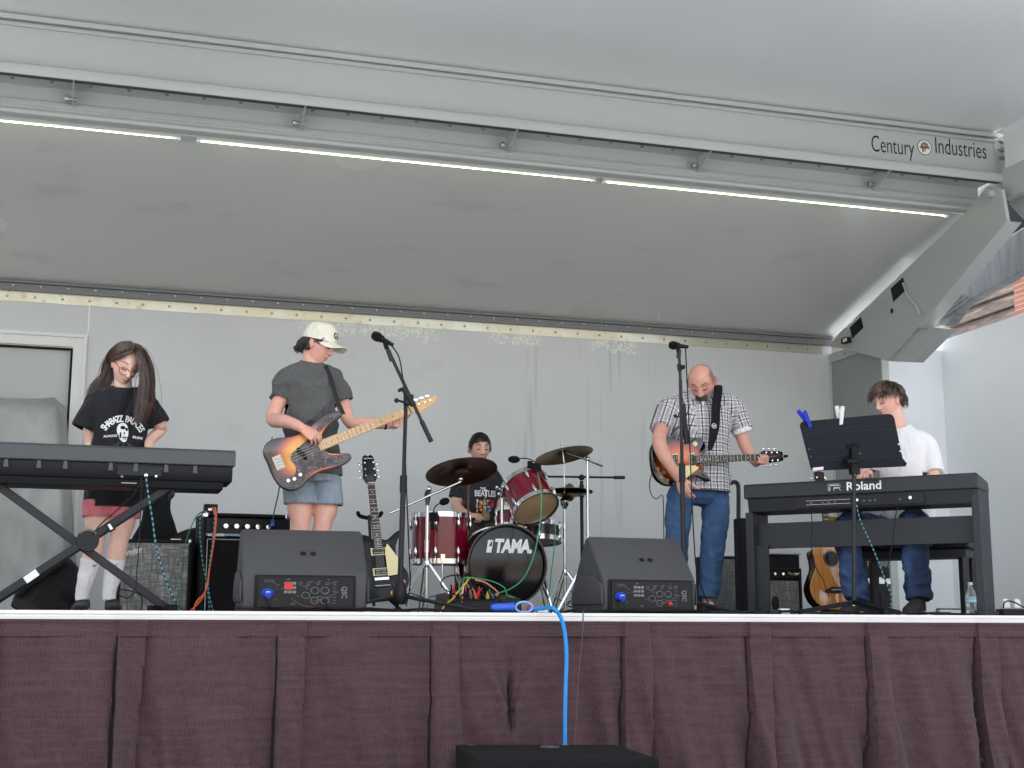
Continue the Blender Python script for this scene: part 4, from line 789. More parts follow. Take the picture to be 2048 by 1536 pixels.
# stage box bristling with plugs, pedal board
ybx = 1.5; a, b2 = P(885, 1216, y=ybx), P(1045, 1216, y=ybx); top_ = P(950, 1196, y=ybx).z
sb = thing('stage_box', 'black stage box in front of the bass drum with many coloured plugs', 'stage box', ((a.x + b2.x) / 2, ybx + .1, 0))
d = MB(); d.loops([[V((a.x, ybx, 0)), V((b2.x, ybx, 0)), V((b2.x, ybx + .25, 0)), V((a.x, ybx + .25, 0))], [V((a.x + .02, ybx + .04, top_ - .02)), V((b2.x, ybx + .02, top_)), V((b2.x, ybx + .25, top_ + .03)), V((a.x + .02, ybx + .25, top_ + .03))]]); d.build('housing', M_blk, sb, bevel=.008)
rnd = random.Random(5); PC = {'red': (204, 44, 48), 'orange': (232, 108, 40), 'yellow': (226, 190, 40), 'green': (42, 150, 84), 'pink': (206, 40, 96), 'blue': (52, 96, 200), 'grey': (140, 140, 140), 'black': (30, 30, 32)}
PM = {k: mat(k + ' rubber', srgb(c), .4) for k, c in PC.items()}
for i in range(20):
    cn = ['black', 'pink', 'orange', 'black', 'black', 'orange', 'red', 'black', 'yellow', 'blue', 'black', 'red', 'black', 'red', 'grey', 'black', 'red', 'black', 'green', 'black'][i]
    px = 900 + (i % 10) * 9.5 + rnd.uniform(-3, 3); py = 1190 - (i // 10) * 5 + rnd.uniform(-5, 3); p = P(px, py, y=ybx + .03 + .06 * (i // 10)); p.z = max(p.z, top_ + .02)
    d = MB(); q_ = V((p.x + rnd.uniform(-.015, .015), p.y, top_ - .004)); d.cyl(q_, p, .0095, n=10); d.k = 1; d.tube([p, p.lerp(q_, -.35), p.lerp(q_, -.9) + V((rnd.uniform(-.01, .01), 0, 0))], [.0075, .006, .004], n=7); d.build('cable_plug', [PM[cn] if cn != 'black' else M_blk2, PM[cn]], sb)
# ================================================================ PIANO
pl0 = P(1490, 1100, y=1.2); pr0 = P(1962, 1100, y=.15); UO = V((pl0.x, pl0.y, 0)); UU = V((pr0.x - pl0.x, pr0.y - pl0.y, 0)); PLn = UU.length; UU.normalize(); UN = V((-UU.y, UU.x, 0))
if UN.y < 0: UN = -UN
def PQ(px, py, off=0):
    """pixel onto the piano's rear plane (off = metres toward the player); returns u along, z"""
    d_ = CR @ V(((px - 1024) / FL, -(py - 768) / FL, -1)); o = UO + UN * off; t = (o - CAM).dot(UN) / d_.dot(UN); p = CAM + d_ * t; return (p - UO).dot(UU), p.z
def W(u, v, z): return UO + UU * u + UN * v + V((0, 0, z))
def ubox(mb, u0, u1, v0, v1, z0, z1): return mb.loops([[W(u0, v0, z0), W(u1, v0, z0), W(u1, v1, z0), W(u0, v1, z0)], [W(u0, v0, z1), W(u1, v0, z1), W(u1, v1, z1), W(u0, v1, z1)]])
pt = thing('digital_piano', 'long black digital piano on a matching stand, its back to the audience', 'piano', UO + UU * PLn / 2)
zt1 = PQ(1700, 957)[1]; zt1 = (PQ(1490, 969)[1] + PQ(1962, 943)[1]) / 2; zf = (PQ(1491, 998)[1] + PQ(1960, 976)[1]) / 2; zb = (PQ(1498, 1025)[1] + PQ(1960, 1004)[1]) / 2
L_ = PLn; M_pi = mat('piano black', srgb((58, 60, 66)), .42, bump=.12, bs=300); M_pi2 = mat('piano lower', srgb((52, 54, 60)), .5)
d = MB(); pr = [(0, zf), (-.0, zt1 - .01), (.012, zt1), (.30, zt1 - .03), (.33, zf - .0), ]
d.loops([[W(u, v, z) for v, z in pr] for u in (0, L_)]); d.build('top_case', M_pi, pt, bevel=.008)
d = MB(); d.loops([[W(u, v, z) for v, z in [(.012, zf - .0005), (.03, zb), (.32, zb), (.32, zf - .0005)]] for u in (.02, L_ - .02)]); lc = d.build('lower_case', M_pi2, pt, bevel=.004)
def pbox(px0, px1, py0, py1, dv=.008): (u0, z0), (u1, z1) = PQ(px0, py1), PQ(px1, py0); return u0, u1, z0, z1
d = MB(); u0, u1 = PQ(1590, 1005)[0], PQ(1848, 995)[0]; ubox(d, u0, u1, .006, .022, zb + .012, zf - .012); jp = d.build('jack_panel', mat('jack panel dark', srgb((32, 34, 40)), .4), lc)
zm = (zb + zf) / 2; d = MB()
for px, s_ in ((1622, 0), (1645, 1), (1657, 1), (1670, 1), (1750, 0), (1800, 0), (1728, 0), (1740, 0)): u = PQ(px, 1005)[0]; ubox(d, u - .007, u + .007, .001, .0055, zm - .007, zm + .003)
d.k = 1; u = PQ(1821, 1001)[0]; d.lathe([(.010, 0), (.010, .008), (.006, .008)], W(u, .004, zm + .004), -UN, n=16); u = PQ(1715, 1004)[0]; d.lathe([(.008, 0), (.008, .01)], W(u, .004, zm + .004), -UN, n=12)
d.tube([W(PQ(1612, 1010)[0] + k * .0, .005, zm + z) for k, z in ((0, -.012), (1, .012))] + [W(PQ(1700, 1004)[0], .005, zm + .012), W(PQ(1700, 1004)[0], .005, zm - .012)], .0008, n=4, ring=True); d.build('jack', [mat('port grey', srgb((96, 98, 104)), .5), M_nick], jp)
Mr = frame(W(PQ(1713, 973)[0], -.003, (zt1 + zf) / 2 - .002), UU, (0, 0, 1)); d = MB(); text(d, 'Roland', .072, Mr @ Matrix.Translation((.045, 0, 0)), bold=.0012, sx=1.08)
for sq in ([(-.175, -.02), (-.175, .02), (-.11, .02), (-.10, .012), (-.10, 0), (-.14, 0), (-.14, -.02)], [(-.165, .012), (-.11, .012)], [(-.165, -.02), (-.165, .004)], [(-.14, -.005), (-.105, -.005), (-.10, -.02)]):
    d.tube([Mr @ V((a_, b_, .0)) for a_, b_ in sq], .0028, n=4)
d.build('lettering', mat('logo silver', srgb((222, 222, 216)), .3, .5), pt)
# stand of the piano
zc1 = (PQ(1512, 1044)[1] + PQ(1967, 1028)[1]) / 2; zc0 = (PQ(1512, 1096)[1] + PQ(1969, 1083)[1]) / 2; M_ps = mat('piano stand board', srgb((56, 58, 64)), .5, bump=.1)
d = MB(); ubox(d, .055, L_ - .02, .10, .12, zc0, zc1); d.build('cross_board', M_ps, pt, bevel=.002)
d = MB()
for u in (L_ - .05, ): 
    for k in range(3): d.cyl(W(u, .0995, zc0 + .02 + k * (zc1 - zc0 - .04) / 2), W(u, .094, zc0 + .02 + k * (zc1 - zc0 - .04) / 2), .004, n=8)
d.build('screw', M_nick, pt)
for u, n2 in ((0, 0), (L_ - .045, 1)):
    d = MB(); ubox(d, u, u + (.05 if not n2 else .045), .02, .30, .03, zb - .001 if not n2 else zf - .001); d.build('leg_panel', M_ps, pt, bevel=.004)
    d = MB(); ubox(d, u - .005, u + .055, -.03, .36, 0, .03); d.build('stand_foot', M_ps, pt, bevel=.004)
d = MB(); ubox(d, .05, .13, .06, .08, 0.03, zc0 + .02); d.build('front_leg_board', M_ps, pt)
# bench
bc = W(L_ * .60, .82, 0); bn = thing('piano_bench', 'black padded piano bench under the seated pianist', 'bench', bc)
zs_ = .47
def bbx(mb, u0, u1, v0, v1, z0, z1): c = bc; mb.loops([[c + UU * u + UN * v + V((0, 0, z)) for u, v in ((u0, v0), (u1, v0), (u1, v1), (u0, v1))] for z in (z0, z1)])
d = MB(); bbx(d, -.36, .36, -.16, .16, zs_ - .05, zs_ + .02); d.build('seat', mat('black vinyl', srgb((24, 24, 26)), .4, bump=.3), bn, bevel=.015)
d = MB(); bbx(d, -.34, .34, -.15, .15, zs_ - .10, zs_ - .051); d.build('apron', M_ps, bn)
for su in (-1, 1):
    for sv in (-1, 1): d = MB(); c0 = bc + UU * su * .32 + UN * sv * .13; d.box(c0 + V((0, 0, (zs_ - .101) / 2)), (.045, .045, zs_ - .103)); d.build('leg', M_ps, bn)
# music stand
ymu = .42; ms = thing('music_stand', 'black music stand facing the pianist with its pierced back to the audience', 'music stand', P(1708, 1210, y=ymu)); ms.location.z = 0; mx = ms.location.x
def MS(px, py, dz=0): 
    p1, p2 = P(1700, 840, y=ymu - .08), P(1700, 935, y=ymu + .05); n_ = V((1, 0, 0)).cross(p2 - p1).normalized(); d_ = CR @ V(((px - 1024) / FL, -(py - 768) / FL, -1)); o = p1 + n_ * dz; return CAM + d_ * ((o - CAM).dot(n_) / d_.dot(n_)), n_
out = [(1600, 848), (1603, 844), (1778, 828), (1784, 829), (1787, 834), (1808, 918), (1814, 926), (1812, 931), (1800, 933), (1625, 942), (1622, 938), (1601, 858)]
out = [(1600, 852), (1602, 846), (1608, 843), (1778, 828), (1785, 830), (1789, 837), (1805, 916), (1814, 927), (1811, 933), (1625, 942), (1622, 938)]
n_ = MS(1700, 900)[1]; n_ = n_ if n_.y > 0 else -n_
ring = [MS(*p)[0] for p in out]; d = MB(); d.loops([ring, [p + n_ * .004 for p in ring]])
for a, b2 in (((1608, 862), (1790, 848)), ((1610, 870), (1792, 856)), ((1618, 916), (1803, 904)), ((1620, 922), (1805, 911))): d.tube([MS(*a)[0], MS(*b2)[0]], .0018, n=4)
dk_ = d.build('desk', mat('music desk', srgb((34, 38, 48)), .45, var=.1), ms)
d = MB()
for p in ((1797, 888), (1800, 902)): c = MS(*p)[0]; d.lathe([(.0055, 0), (.0055, .003)], c - n_ * .001, -n_, n=12)
d.k = 1
for p in ((1618, 898), (1621, 912), (1717, 892), (1720, 906)): c = MS(*p)[0]; d.lathe([(.004, 0), (.003, .003)], c - n_ * .001, -n_, n=10)
d.build('rivet', [M_wht, M_nick], dk_)
d = MB(); c = MS(1636, 938)[0] - n_ * .004; bar(d, MS(1625, 938)[0] - n_ * .004, MS(1646, 936)[0] - n_ * .004, .018, .003, n_); d.build('white_label', M_wht, dk_)
d = MB(); a = MS(1705, 890)[0] - n_ * .01; b2 = MS(1704, 925)[0] - n_ * .02; bar(d, a, b2, .03, .02, n_); bar(d, MS(1694, 893)[0] - n_ * .008, MS(1718, 891)[0] - n_ * .008, .02, .008, n_); d.cyl(P(1692, 923, y=ymu), P(1716, 922, y=ymu), .016); d.box(P(1709, 942, y=ymu), (.055, .04, .04)); d.cyl(P(1706, 925, y=ymu), P(1707, 952, y=ymu), .011); d.build('desk_bracket', M_blk2, ms, bevel=.003)
d = MB(); d.cyl((mx, ymu, .055), P(1708, 950, y=ymu), .0125); d.build('lower_tube', M_stand, ms)
d = MB(); d.cyl(P(1708, 945, y=ymu), P(1708, 952, y=ymu), .0105); d.cyl((mx, ymu, .055), (mx, ymu, .075), .016); d.build('collar', M_chr, ms)
for a_ in (175, 10, 270):
    d = MB(); e = V((math.cos(R(a_)), math.sin(R(a_)), 0)); d.loops([[V((mx, ymu, .07)) + e * t_ + V((-e.y, e.x, 0)) * w2 + V((0, 0, z)) for w2, z in ((-.014, -.012), (.014, -.012), (.014, .012 - t_ * .03), (-.014, .012 - t_ * .03))] if False else [V((mx, ymu, .075 - t_ * .17)) + e * t_ + V((-e.y, e.x, 0)) * w2 + V((0, 0, z)) for w2, z in ((-.012, -.012), (.012, -.012), (.012, .014), (-.012, .014))] for t_ in (0, .18, .34)]); d.build('stand_leg', M_blk2, ms)
def peg(lab, m, a, b2, side):
    t = thing('clothes_peg', lab, 'clothes peg', MS(*b2)[0], 'clothes pegs on the music stand'); A_, B_ = MS(*a)[0], MS(*b2)[0]
    for k, off in ((0, -n_ * .008), (1, n_ * .012)):
        d = MB(); top_p = A_ + off * (2.2) + V(((side if k else -side * .0), 0, -.012 * k)); bot = B_ + off * .7; M2 = frame((top_p + bot) / 2, bot - top_p, V((1, 0, 0))); ln_ = (bot - top_p).length / 2
        d.prism([(-ln_, -.009), (-ln_ + .006, -.012), (ln_ * .4, -.011), (ln_, -.009), (ln_, .009), (ln_ * .4, .011), (-ln_ + .006, .012), (-ln_, .009)], -.004, .004, M2); d.k = 1; d.box((ln_ * .6, 0, -.0055 if k == 0 else .0055), (.010, .006, .003), M2); d.build('jaw', [m, M_blk2], t)
    d = MB(); d.cyl(A_.lerp(B_, .45) - n_ * .006 - V((.013, 0, 0)), A_.lerp(B_, .45) - n_ * .006 + V((.013, 0, 0)), .005); d.build('spring', M_nick, t)
peg('blue plastic clothes peg clipped on the corner of the music stand', mat('blue peg', srgb((40, 60, 190)), .35), (1606, 820), (1620, 853), -.02)
peg('white plastic clothes peg clipped on top of the music stand', mat('white peg', srgb((234, 236, 236)), .4), (1682, 811), (1681, 848), -.015)
# ================================================================ GUITARS  (local frame: x toward the headstock, y up the face, z out of the face)
def sunburst(name, stops, sx, sy, rough=.15):
    m, q = newmat(name, rough); xyz, vec = q.sep('Generated'); u = q.mth('MULTIPLY', q.mth('SUBTRACT', xyz[0], .5), 2 / sx); v = q.mth('MULTIPLY', q.mth('SUBTRACT', xyz[1], .5), 2 / sy)
    r_ = q.mth('SQRT', q.mth('ADD', q.mth('MULTIPLY', u, u), q.mth('MULTIPLY', v, v))); q.col(q.ramp(r_, stops)); q.b.inputs['Coat Weight'].default_value = .7; q.b.inputs['Coat Roughness'].default_value = .06; return m
M_wood = mat('maple', srgb((214, 170, 118)), .4, var=.1, stretch=(1, 8, 8)); M_rose = mat('rosewood', srgb((62, 42, 34)), .5, var=.15); M_gblk = mat('gloss black', srgb((8, 8, 10)), .22, coat=.0, spec=.5)
M_cream = mat('cream plastic', srgb((226, 212, 160)), .4); M_str = mat('strings', (.35, .34, .32), .45, .8)
def guitar(name, lab, M, body, bmat, sidemat, scale_len, neck_w, neckm, boardm, head, headm, n_str, bridge_x, th=.045, joint=.13, pegs=None, inlay=None, grp=None, fr=20, nutx=None):
    t = thing(name, lab, 'guitar' if 'bass' not in name else 'bass guitar', M.translation)
    d = MB(M); d.prism(body, -th, 0, inset=.006); o = d.build('body', [bmat, sidemat], t, smooth=40, keep=True)
    # body texture runs in its own frame
    me = o.data; Mi = (Matrix.Translation(t.location).inverted() @ M).inverted(); me.transform(Mi); o.matrix_local = Matrix.Translation(t.location).inverted() @ M
    for p in me.polygons:
        if p.normal.z < .5: p.material_index = 1
    nutx = nutx or bridge_x + scale_len; x0 = joint
    d = MB(M); d.loops([[V((x, y * w2 / 2, z)) for y, z in ((-1, .006), (1, .006), (.8, -.008), (0, -.018), (-.8, -.008))] for x, w2 in ((x0, neck_w), (nutx, neck_w * .8))]); nk = d.build('neck', neckm, t)
    d = MB(M); fx0 = x0 - .06 if boardm is not neckm else x0 - .03; d.loops([[V((x, y * w2 / 2, z)) for y, z in ((-1, .0062), (1, .0062), (.96, .013), (-.96, .013))] for x, w2 in ((fx0, neck_w * 1.04), (nutx, neck_w * .8))]); fb = d.build('fretboard', boardm, nk)
    d = MB(M)
    for k in range(1, fr + 1):
        x = bridge_x + scale_len * 2 ** (-k / 12)
        if x < fx0: break
        d.bb((x - .0008, -neck_w * .43, .013), (x + .0008, neck_w * .43, .0139))
    d.k = 1
    for k in (3, 5, 7, 9, 12, 15, 17, 19):
        x = bridge_x + scale_len * (2 ** (-k / 12) + 2 ** (-(k - 1) / 12)) / 2
        if x < fx0 + .01: continue
        for yy in ((0,) if k != 12 else (-.011, .011)): d.lathe([(.0032, 0), (.0032, .0006)], (x, yy, .013), (0, 0, 1), n=8)
    d.bb((nutx - .002, -neck_w * .41, .012), (nutx + .002, neck_w * .41, .0165)); d.build('frets', [M_nick, inlay or M_wht], fb)
    d = MB(M); d.prism([(nutx + a, b_) for a, b_ in head], -.010, .004, inset=.0015); hd = d.build('headstock', headm, t, smooth=40)
    d = MB(M)
    for k in range(n_str): y = (k / (n_str - 1) - .5) * neck_w * .72; d.tube([(bridge_x, y * 1.15, .016), (nutx, y, .017), (nutx + .05, y * .9, .008)], .0005 if n_str > 4 else .0011, n=4)
    d.build('strings', M_str, t)
    for (a, b_, sy) in pegs or []:
        d = MB(M); d.cyl((nutx + a, b_, .004), (nutx + a, b_, .018), .005, n=10); d.cyl((nutx + a, b_, -.014), (nutx + a, b_ + sy, -.014), .003, n=8); d.ell((nutx + a, b_ + sy * 1.25, -.014), (.011, .009, .005) if n_str > 4 else (.016, .014, .006), n=10); d.build('tuner', M_chr, hd)
    return t
# --- sunburst bass held by the boy in the white cap
GB = frame(P(572, 930, y=1.2), P(888, 790, y=1.12) - P(560, 921, y=1.2), (0, 0, 1)); GB.translation = P(600, 908, y=1.17)
yB = 1.17
out = [(-.19, .02), (-.19, .085), (-.155, .128), (-.09, .135), (-.01, .112), (.07, .112), (.14, .135), (.21, .158), (.275, .158), (.312, .136), (.298, .112), (.235, .098), (.175, .072), (.145, .035), (.14, -.035), (.17, -.065), (.22, -.085), (.262, -.105), (.262, -.135), (.22, -.15), (.15, -.15), (.07, -.135), (.0, -.148), (-.06, -.178), (-.12, -.178), (-.17, -.135), (-.19, -.06)]
body = [p.to_2d() for p in catmull([V((*p, 0)) for p in out], 4)]
burst = sunburst('bass sunburst', [(0, srgb((246, 178, 56))), (.56, srgb((240, 162, 48))), (.70, srgb((206, 96, 54))), (.84, srgb((110, 60, 64))), (.97, srgb((52, 46, 54)))], 1.0, 1.0)
headB = [(a * .86, b * .82) for a, b in [(0, -.021), (.03, -.03), (.05, -.05), (.07, -.052), (.09, -.035), (.13, -.03), (.19, -.012), (.215, .012), (.205, .026), (.16, .028), (.10, .034), (.04, .036), (.012, .03), (0, .021)]]
gb = guitar('bass_guitar', 'sunburst bass guitar with marbled pickguard played by the boy in the white cap', GB, body, burst, M_gblk, .80, .058, M_wood, M_wood, headB, M_wood, 4, -.115, joint=.145, pegs=[(.026 + .036 * k, .014 - .002 * k, .026) for k in range(4)], inlay=M_blk2)
m, q = newmat('marbled pickguard', .25); xyz, vec = q.sep(); n1 = q.noise(vec, 22, 6); n2 = q.noise(vec, 90, 3); c = q.mix(q.step(n1, .35, .65), srgb((58, 50, 58)), srgb((94, 82, 90))); q.col(q.mix(q.step(n2, .62, .68), c, srgb((176, 130, 120)))); M_pg = m
pgd = catmull([V((*p, 0)) for p in [(.0, .035), (.05, .055), (.11, .075), (.18, .125), (.24, .14), (.25, .12), (.19, .095), (.142, .06), (.142, -.045), (.18, -.08), (.24, -.105), (.245, -.128), (.20, -.135), (.12, -.128), (.04, -.122), (-.03, -.145), (-.10, -.165), (-.15, -.135), (-.165, -.10), (-.13, -.10), (-.075, -.10), (-.05, -.06), (-.06, -.01), (-.04, .02)]], 3)
d = MB(GB); d.prism([p.to_2d() for p in pgd], .0003, .003); pg = d.build('pickguard', M_pg, gb)
d = MB(GB)
for a, b2 in ((.0, .012), (.018, -.02)): d.ell((a, b2, .008), (.012, .028, .008), n=12)
d.build('pickup', M_gblk, gb)
d = MB(GB); d.bb((-.155, -.04, .0005), (-.105, .04, .004)); 
for k in range(4): d.box((-.125, -.028 + k * .0187, .010), (.034, .012, .010)); 
d.build('bridge', mat('worn nickel', (.42, .41, .40), .35, .8), gb)
for a, b2 in ((-.12, -.118), (-.085, -.122), (-.045, -.112)): d = MB(GB); d.lathe([(.011, .003), (.0105, .02), (.003, .021)], (a, b2, 0), (0, 0, 1), n=16); d.build('knob', M_nick, gb)
# --- sunburst guitar of the man
yG = 1.56
GM = frame(P(1362, 928, y=yG), P(1598, 908, y=yG) - P(1352, 918, y=yG), (0, 0, 1))
GM.translation = P(1360, 921, y=yG)
lp = [(-.20, 0), (-.19, .085), (-.145, .145), (-.08, .165), (-.02, .145), (.035, .115), (.08, .118), (.125, .142), (.165, .14), (.192, .10), (.185, .05), (.165, .03), (.16, -.03), (.155, -.06), (.185, -.10), (.205, -.135), (.185, -.145), (.145, -.12), (.10, -.105), (.05, -.11), (0, -.135), (-.06, -.162), (-.13, -.15), (-.185, -.095)]
lpb = [p.to_2d() for p in catmull([V((*p, 0)) for p in lp], 4)]
burst2 = sunburst('guitar sunburst', [(0, srgb((226, 124, 50))), (.45, srgb((204, 88, 34))), (.72, srgb((132, 44, 22))), (.86, srgb((44, 20, 16))), (1, srgb((16, 12, 14)))], 1.0, 1.0)
headL = [(0, -.021), (.012, -.03), (.035, -.042), (.15, -.035), (.17, -.03), (.178, -.012), (.168, 0), (.178, .012), (.17, .03), (.15, .035), (.035, .042), (.012, .03), (0, .021)]
pegL = [(.045 + .04 * k, s_ * (.028 - .001 * k), s_ * .022) for k in range(3) for s_ in (-1, 1)]
def lp_parts(t, M, knobs, cream=True, pins=True):
    d = MB(M); d.prism([(-.065, -.038), (.075, -.036), (.125, -.05), (.12, -.058), (.03, -.115), (-.045, -.12), (-.06, -.09)], .012, .0145); d.build('pickguard', M_cream, t)
    for x in (-.035, .085):
        d = MB(M); d.prism([(x - .022, -.046), (x + .022, -.046), (x + .022, .046), (x - .022, .046)], .0003, .007, inset=.002); r_ = d.build('pickup_ring', M_cream, t); d = MB(M); d.bb((x - .016, -.036, .007), (x + .016, .036, .012)); d.k = 1
        for k in range(6): 
            for xx in (-.008, .008): d.lathe([(.0025, 0), (.0025, .001)], (x + xx, -.026 + k * .0104, .012), (0, 0, 1), n=6)
        d.build('pickup', [M_gblk, M_nick], r_)
    d = MB(M); d.bb((-.085, -.042, .004), (-.07, .042, .012)); d.tube([(-.12, -.045, .01), (-.12, .045, .01)], .007, n=8); d.build('bridge', M_chr, t)
    for a, b2 in knobs: d = MB(M); d.lathe([(.013, .0005), (.0115, .014), (.0, .015)], (a, b2, 0), (0, 0, 1), n=16); d.build('knob', M_gold, t)
gm = guitar('electric_guitar', 'red sunburst electric guitar held by the bald man in the plaid shirt', GM, lpb, burst2, M_gblk, .65, .052, M_gblk, M_rose, headL, M_gblk, 6, -.078, joint=.15, pegs=pegL, fr=21, nutx=.575)
lp_parts(gm, GM, ((-.125, -.075), (-.165, -.05), (-.105, -.125), (-.15, -.105)))
d = MB(GM); d.lathe([(.016, .0005), (.016, .002)], (.118, .105, 0), (0, 0, 1), n=20); d.build('selector_plate', M_cream, gm)
d = MB(GM); d.tube([(.575 + .07 + k * .01, .004 * math.sin(k * 2), .0052) for k in range(6)], .0015, n=4); d.k = 1; d.tube([(.765, 0, -.004), (.78, 0, -.004)], .010, n=10, caps='round'); d.build('head_script', [M_gold, M_rub], gm)
# --- black guitar with cream pickguard on a stand
yL = 1.2
o0, o1 = P(760, 1132, y=yL), P(736, 918, y=yL + .14)
GK = frame(o0, o1 - o0, (-1, 0, 0)); GK = GK
if GK.to_3x3().col[2].y > 0: GK = frame(o0, o1 - o0, (1, 0, 0))
lpm = [(x, -y) for x, y in lp]
sgn = 1 if GK.to_3x3().col[1].x > 0 else -1
out = [(x, y * sgn * -1) for x, y in lp]; 
gk = guitar('electric_guitar', 'glossy black electric guitar with cream pickguard standing by the left floor monitor', GK, [p.to_2d() for p in catmull([V((*p, 0)) for p in out], 4)], M_gblk, M_gblk, .60, .052, M_gblk, M_rose, headL, M_gblk, 6, -.078, joint=.15, pegs=pegL, fr=21, nutx=.50)
GKm = GK @ Matrix.Scale(-sgn, 4, (0, 1, 0)); lp_parts(gk, GKm, ((-.125, -.075), (-.165, -.05), (-.105, -.125), (-.15, -.105)))
d = MB(GK); text(d, 'Epiphone', .014, Matrix.Translation((.655, 0, .0055)) @ rotz(-90 if sgn < 0 else 90), shear=.2); d.build('head_script', M_wht, gk)
sg_ = thing('guitar_stand', 'black guitar stand with padded yoke behind the black electric guitar', 'guitar stand', (o0.x, yL + .16, 0))
yS = yL + .13; d = MB(); d.cyl((P(738, 1200, y=yS).x + .03, yS, .05), P(738, 1030, y=yS), .009); d.build('upright', M_stand, sg_)
d = MB(); d.tube(catmull([P(716, 1026, y=yS - .03), P(720, 1032, y=yS), P(738, 1036, y=yS + .02), P(756, 1033, y=yS), P(763, 1026, y=yS - .03)], 5, closed=False), [.012] * 21, n=10, caps='round'); d.build('yoke', M_rub, sg_)
d = MB(); c = P(762, 1205, y=yL + .02)
for s_ in (-1, 1): d.tube([(c.x, yL + .14, .12), (c.x + s_ * .13, yL + .06, .1), (c.x + s_ * .13, yL - .06, .09), (c.x + s_ * .13, yL - .07, .12)], .009); d.tube([(c.x, yL + .14, .15), (c.x + s_ * .16, yL + .1, .01)], .009)
d.build('cradle', M_rub, sg_)
# second yoke seen behind the boy's knee
d = MB(); d.tube([P(640, 1034, y=2.3), P(655, 1030, y=2.3), P(662, 1027, y=2.28)], [.012, .014, .006], n=8, caps='round'); d.cyl(P(648, 1034, y=2.3), V((P(648, 1034, y=2.3).x, 2.3, 0)), .01); tag(d.build('guitar_stand', M_rub), 'empty black guitar stand half hidden behind the bass player', 'guitar stand')
# --- acoustic guitar under the piano
yA = 1.75
a0, a1 = P(1667, 1152, y=yA), P(1642, 975, y=yA + .1); GA = frame(a0, a1 - a0, (-1, 0, 0))
if GA.to_3x3().col[2].y > 0: GA = frame(a0, a1 - a0, (1, 0, 0))
M_spr, q = newmat('amber spruce top', .12); xyz, vec = q.sep(); n1 = q.noise(vec, 12, 5, (.15, 6, 1)); q.col(q.mix(q.step(n1, .3, .7), srgb((196, 124, 58)), srgb((222, 158, 92)))); q.b.inputs['Coat Weight'].default_value = .8; q.b.inputs['Coat Roughness'].default_value = .03
sg2 = 1 if GA.to_3x3().col[1].x > 0 else -1
oa = [(-.235, 0), (-.225, .09), (-.17, .165), (-.08, .19), (.0, .16), (.06, .128), (.12, .125), (.19, .14), (.235, .11), (.25, .05), (.25, -.04), (.215, -.06), (.20, -.10), (.18, -.13), (.12, -.125), (.06, -.128), (.0, -.16), (-.08, -.19), (-.17, -.165), (-.225, -.09)]
oa = [(x * .98, y * sg2) for x, y in oa]
headA = [(0, -.022), (.02, -.032), (.17, -.038), (.18, 0), (.17, .038), (.02, .032), (0, .022)]
ga_ = guitar('acoustic_guitar', 'amber acoustic guitar standing behind the piano legs beside the seated player', GA, [p.to_2d() for p in catmull([V((*p, 0)) for p in oa], 4)], M_spr, mat('dark mahogany side', srgb((60, 32, 26)), .2, coat=.5), .62, .055, M_rose, M_rose, headA, M_rose, 6, -.10, th=.1, joint=.24, pegs=[(.04 + .045 * k, s_ * .03, s_ * .02) for k in range(3) for s_ in (-1, 1)], nutx=.56)
d = MB(GA); d.lathe([(.05, .0008), (.05, .0012)], (.12, 0, 0), (0, 0, 1), n=32); d.k = 1; d.tube([(.12 + .056 * math.cos(k * .262), .056 * math.sin(k * .262), .001) for k in range(24)], .003, n=4, ring=True); d.build('sound_hole', [M_void, M_rose], ga_)
d = MB(GA); d.prism([(-.115, -.075), (-.10, -.09), (-.075, -.03), (-.075, .03), (-.10, .09), (-.115, .075), (-.12, 0)], .0005, .009); d.k = 1; d.bb((-.098, -.035, .009), (-.094, .035, .014)); d.build('bridge', [M_rose, M_wht], ga_)
# ================================================================ PEOPLE
def fuse(mb, voxel=.005, it=6, name='m'):
    """one continuous surface from the overlapping closed volumes in mb"""
    me = mb.mesh(name); o = bpy.data.objects.new('tmp', me); COL.objects.link(o)
    r = o.modifiers.new('r', 'REMESH'); r.mode = 'VOXEL'; r.voxel_size = voxel; r.use_smooth_shade = True
    s = o.modifiers.new('s', 'SMOOTH'); s.iterations = it; s.factor = .5
    dg = bpy.context.evaluated_depsgraph_get(); m2 = bpy.data.meshes.new_from_object(o.evaluated_get(dg)); bpy.data.objects.remove(o); bpy.data.meshes.remove(me)
    m2.materials.clear(); return m2
def limb(mb, pts, n=18, flat=1, caps='round', k=4):
    P_ = [V((*p[0], p[1])) if False else (V(p[0]), p[1]) for p in pts]
    if len(P_) > 2 and k > 1:
        pos = catmull([p for p, r in P_], k, closed=False); rr = []
        for i in range(len(P_) - 1):
            for j in range(k): t = j / k; t = t * t * (3 - 2 * t); rr.append(P_[i][1] * (1 - t) + P_[i + 1][1] * t)
        rr.append(P_[-1][1])
    else: pos = [p for p, r in P_]; rr = [r for p, r in P_]
    mb.tube(pos, rr, n=n, caps=caps, flat=flat)
def torso(mb, secs, side, n=36, p=2.4, cap=True):
    """secs = (centre, half width, half depth); side = direction of the shoulders"""
    S = V(side).normalized(); L = []
    cs = [V(s[0]) for s in secs]
    for i, (c, a, b) in enumerate(secs):
        ax = (cs[min(i + 1, len(cs) - 1)] - cs[max(i - 1, 0)]).normalized(); s_ = (S - ax * S.dot(ax)).normalized(); f = ax.cross(s_)
        L.append([cs[i] + s_ * a * math.copysign(abs(math.cos(t)) ** (2 / p), math.cos(t)) + f * b * math.copysign(abs(math.sin(t)) ** (2 / p), math.sin(t)) for t in [2 * math.pi * k / n for k in range(n)]])
    mb.loops(L, cap=cap)
G = lambda d2, s: math.exp(-d2 / (2 * s * s))
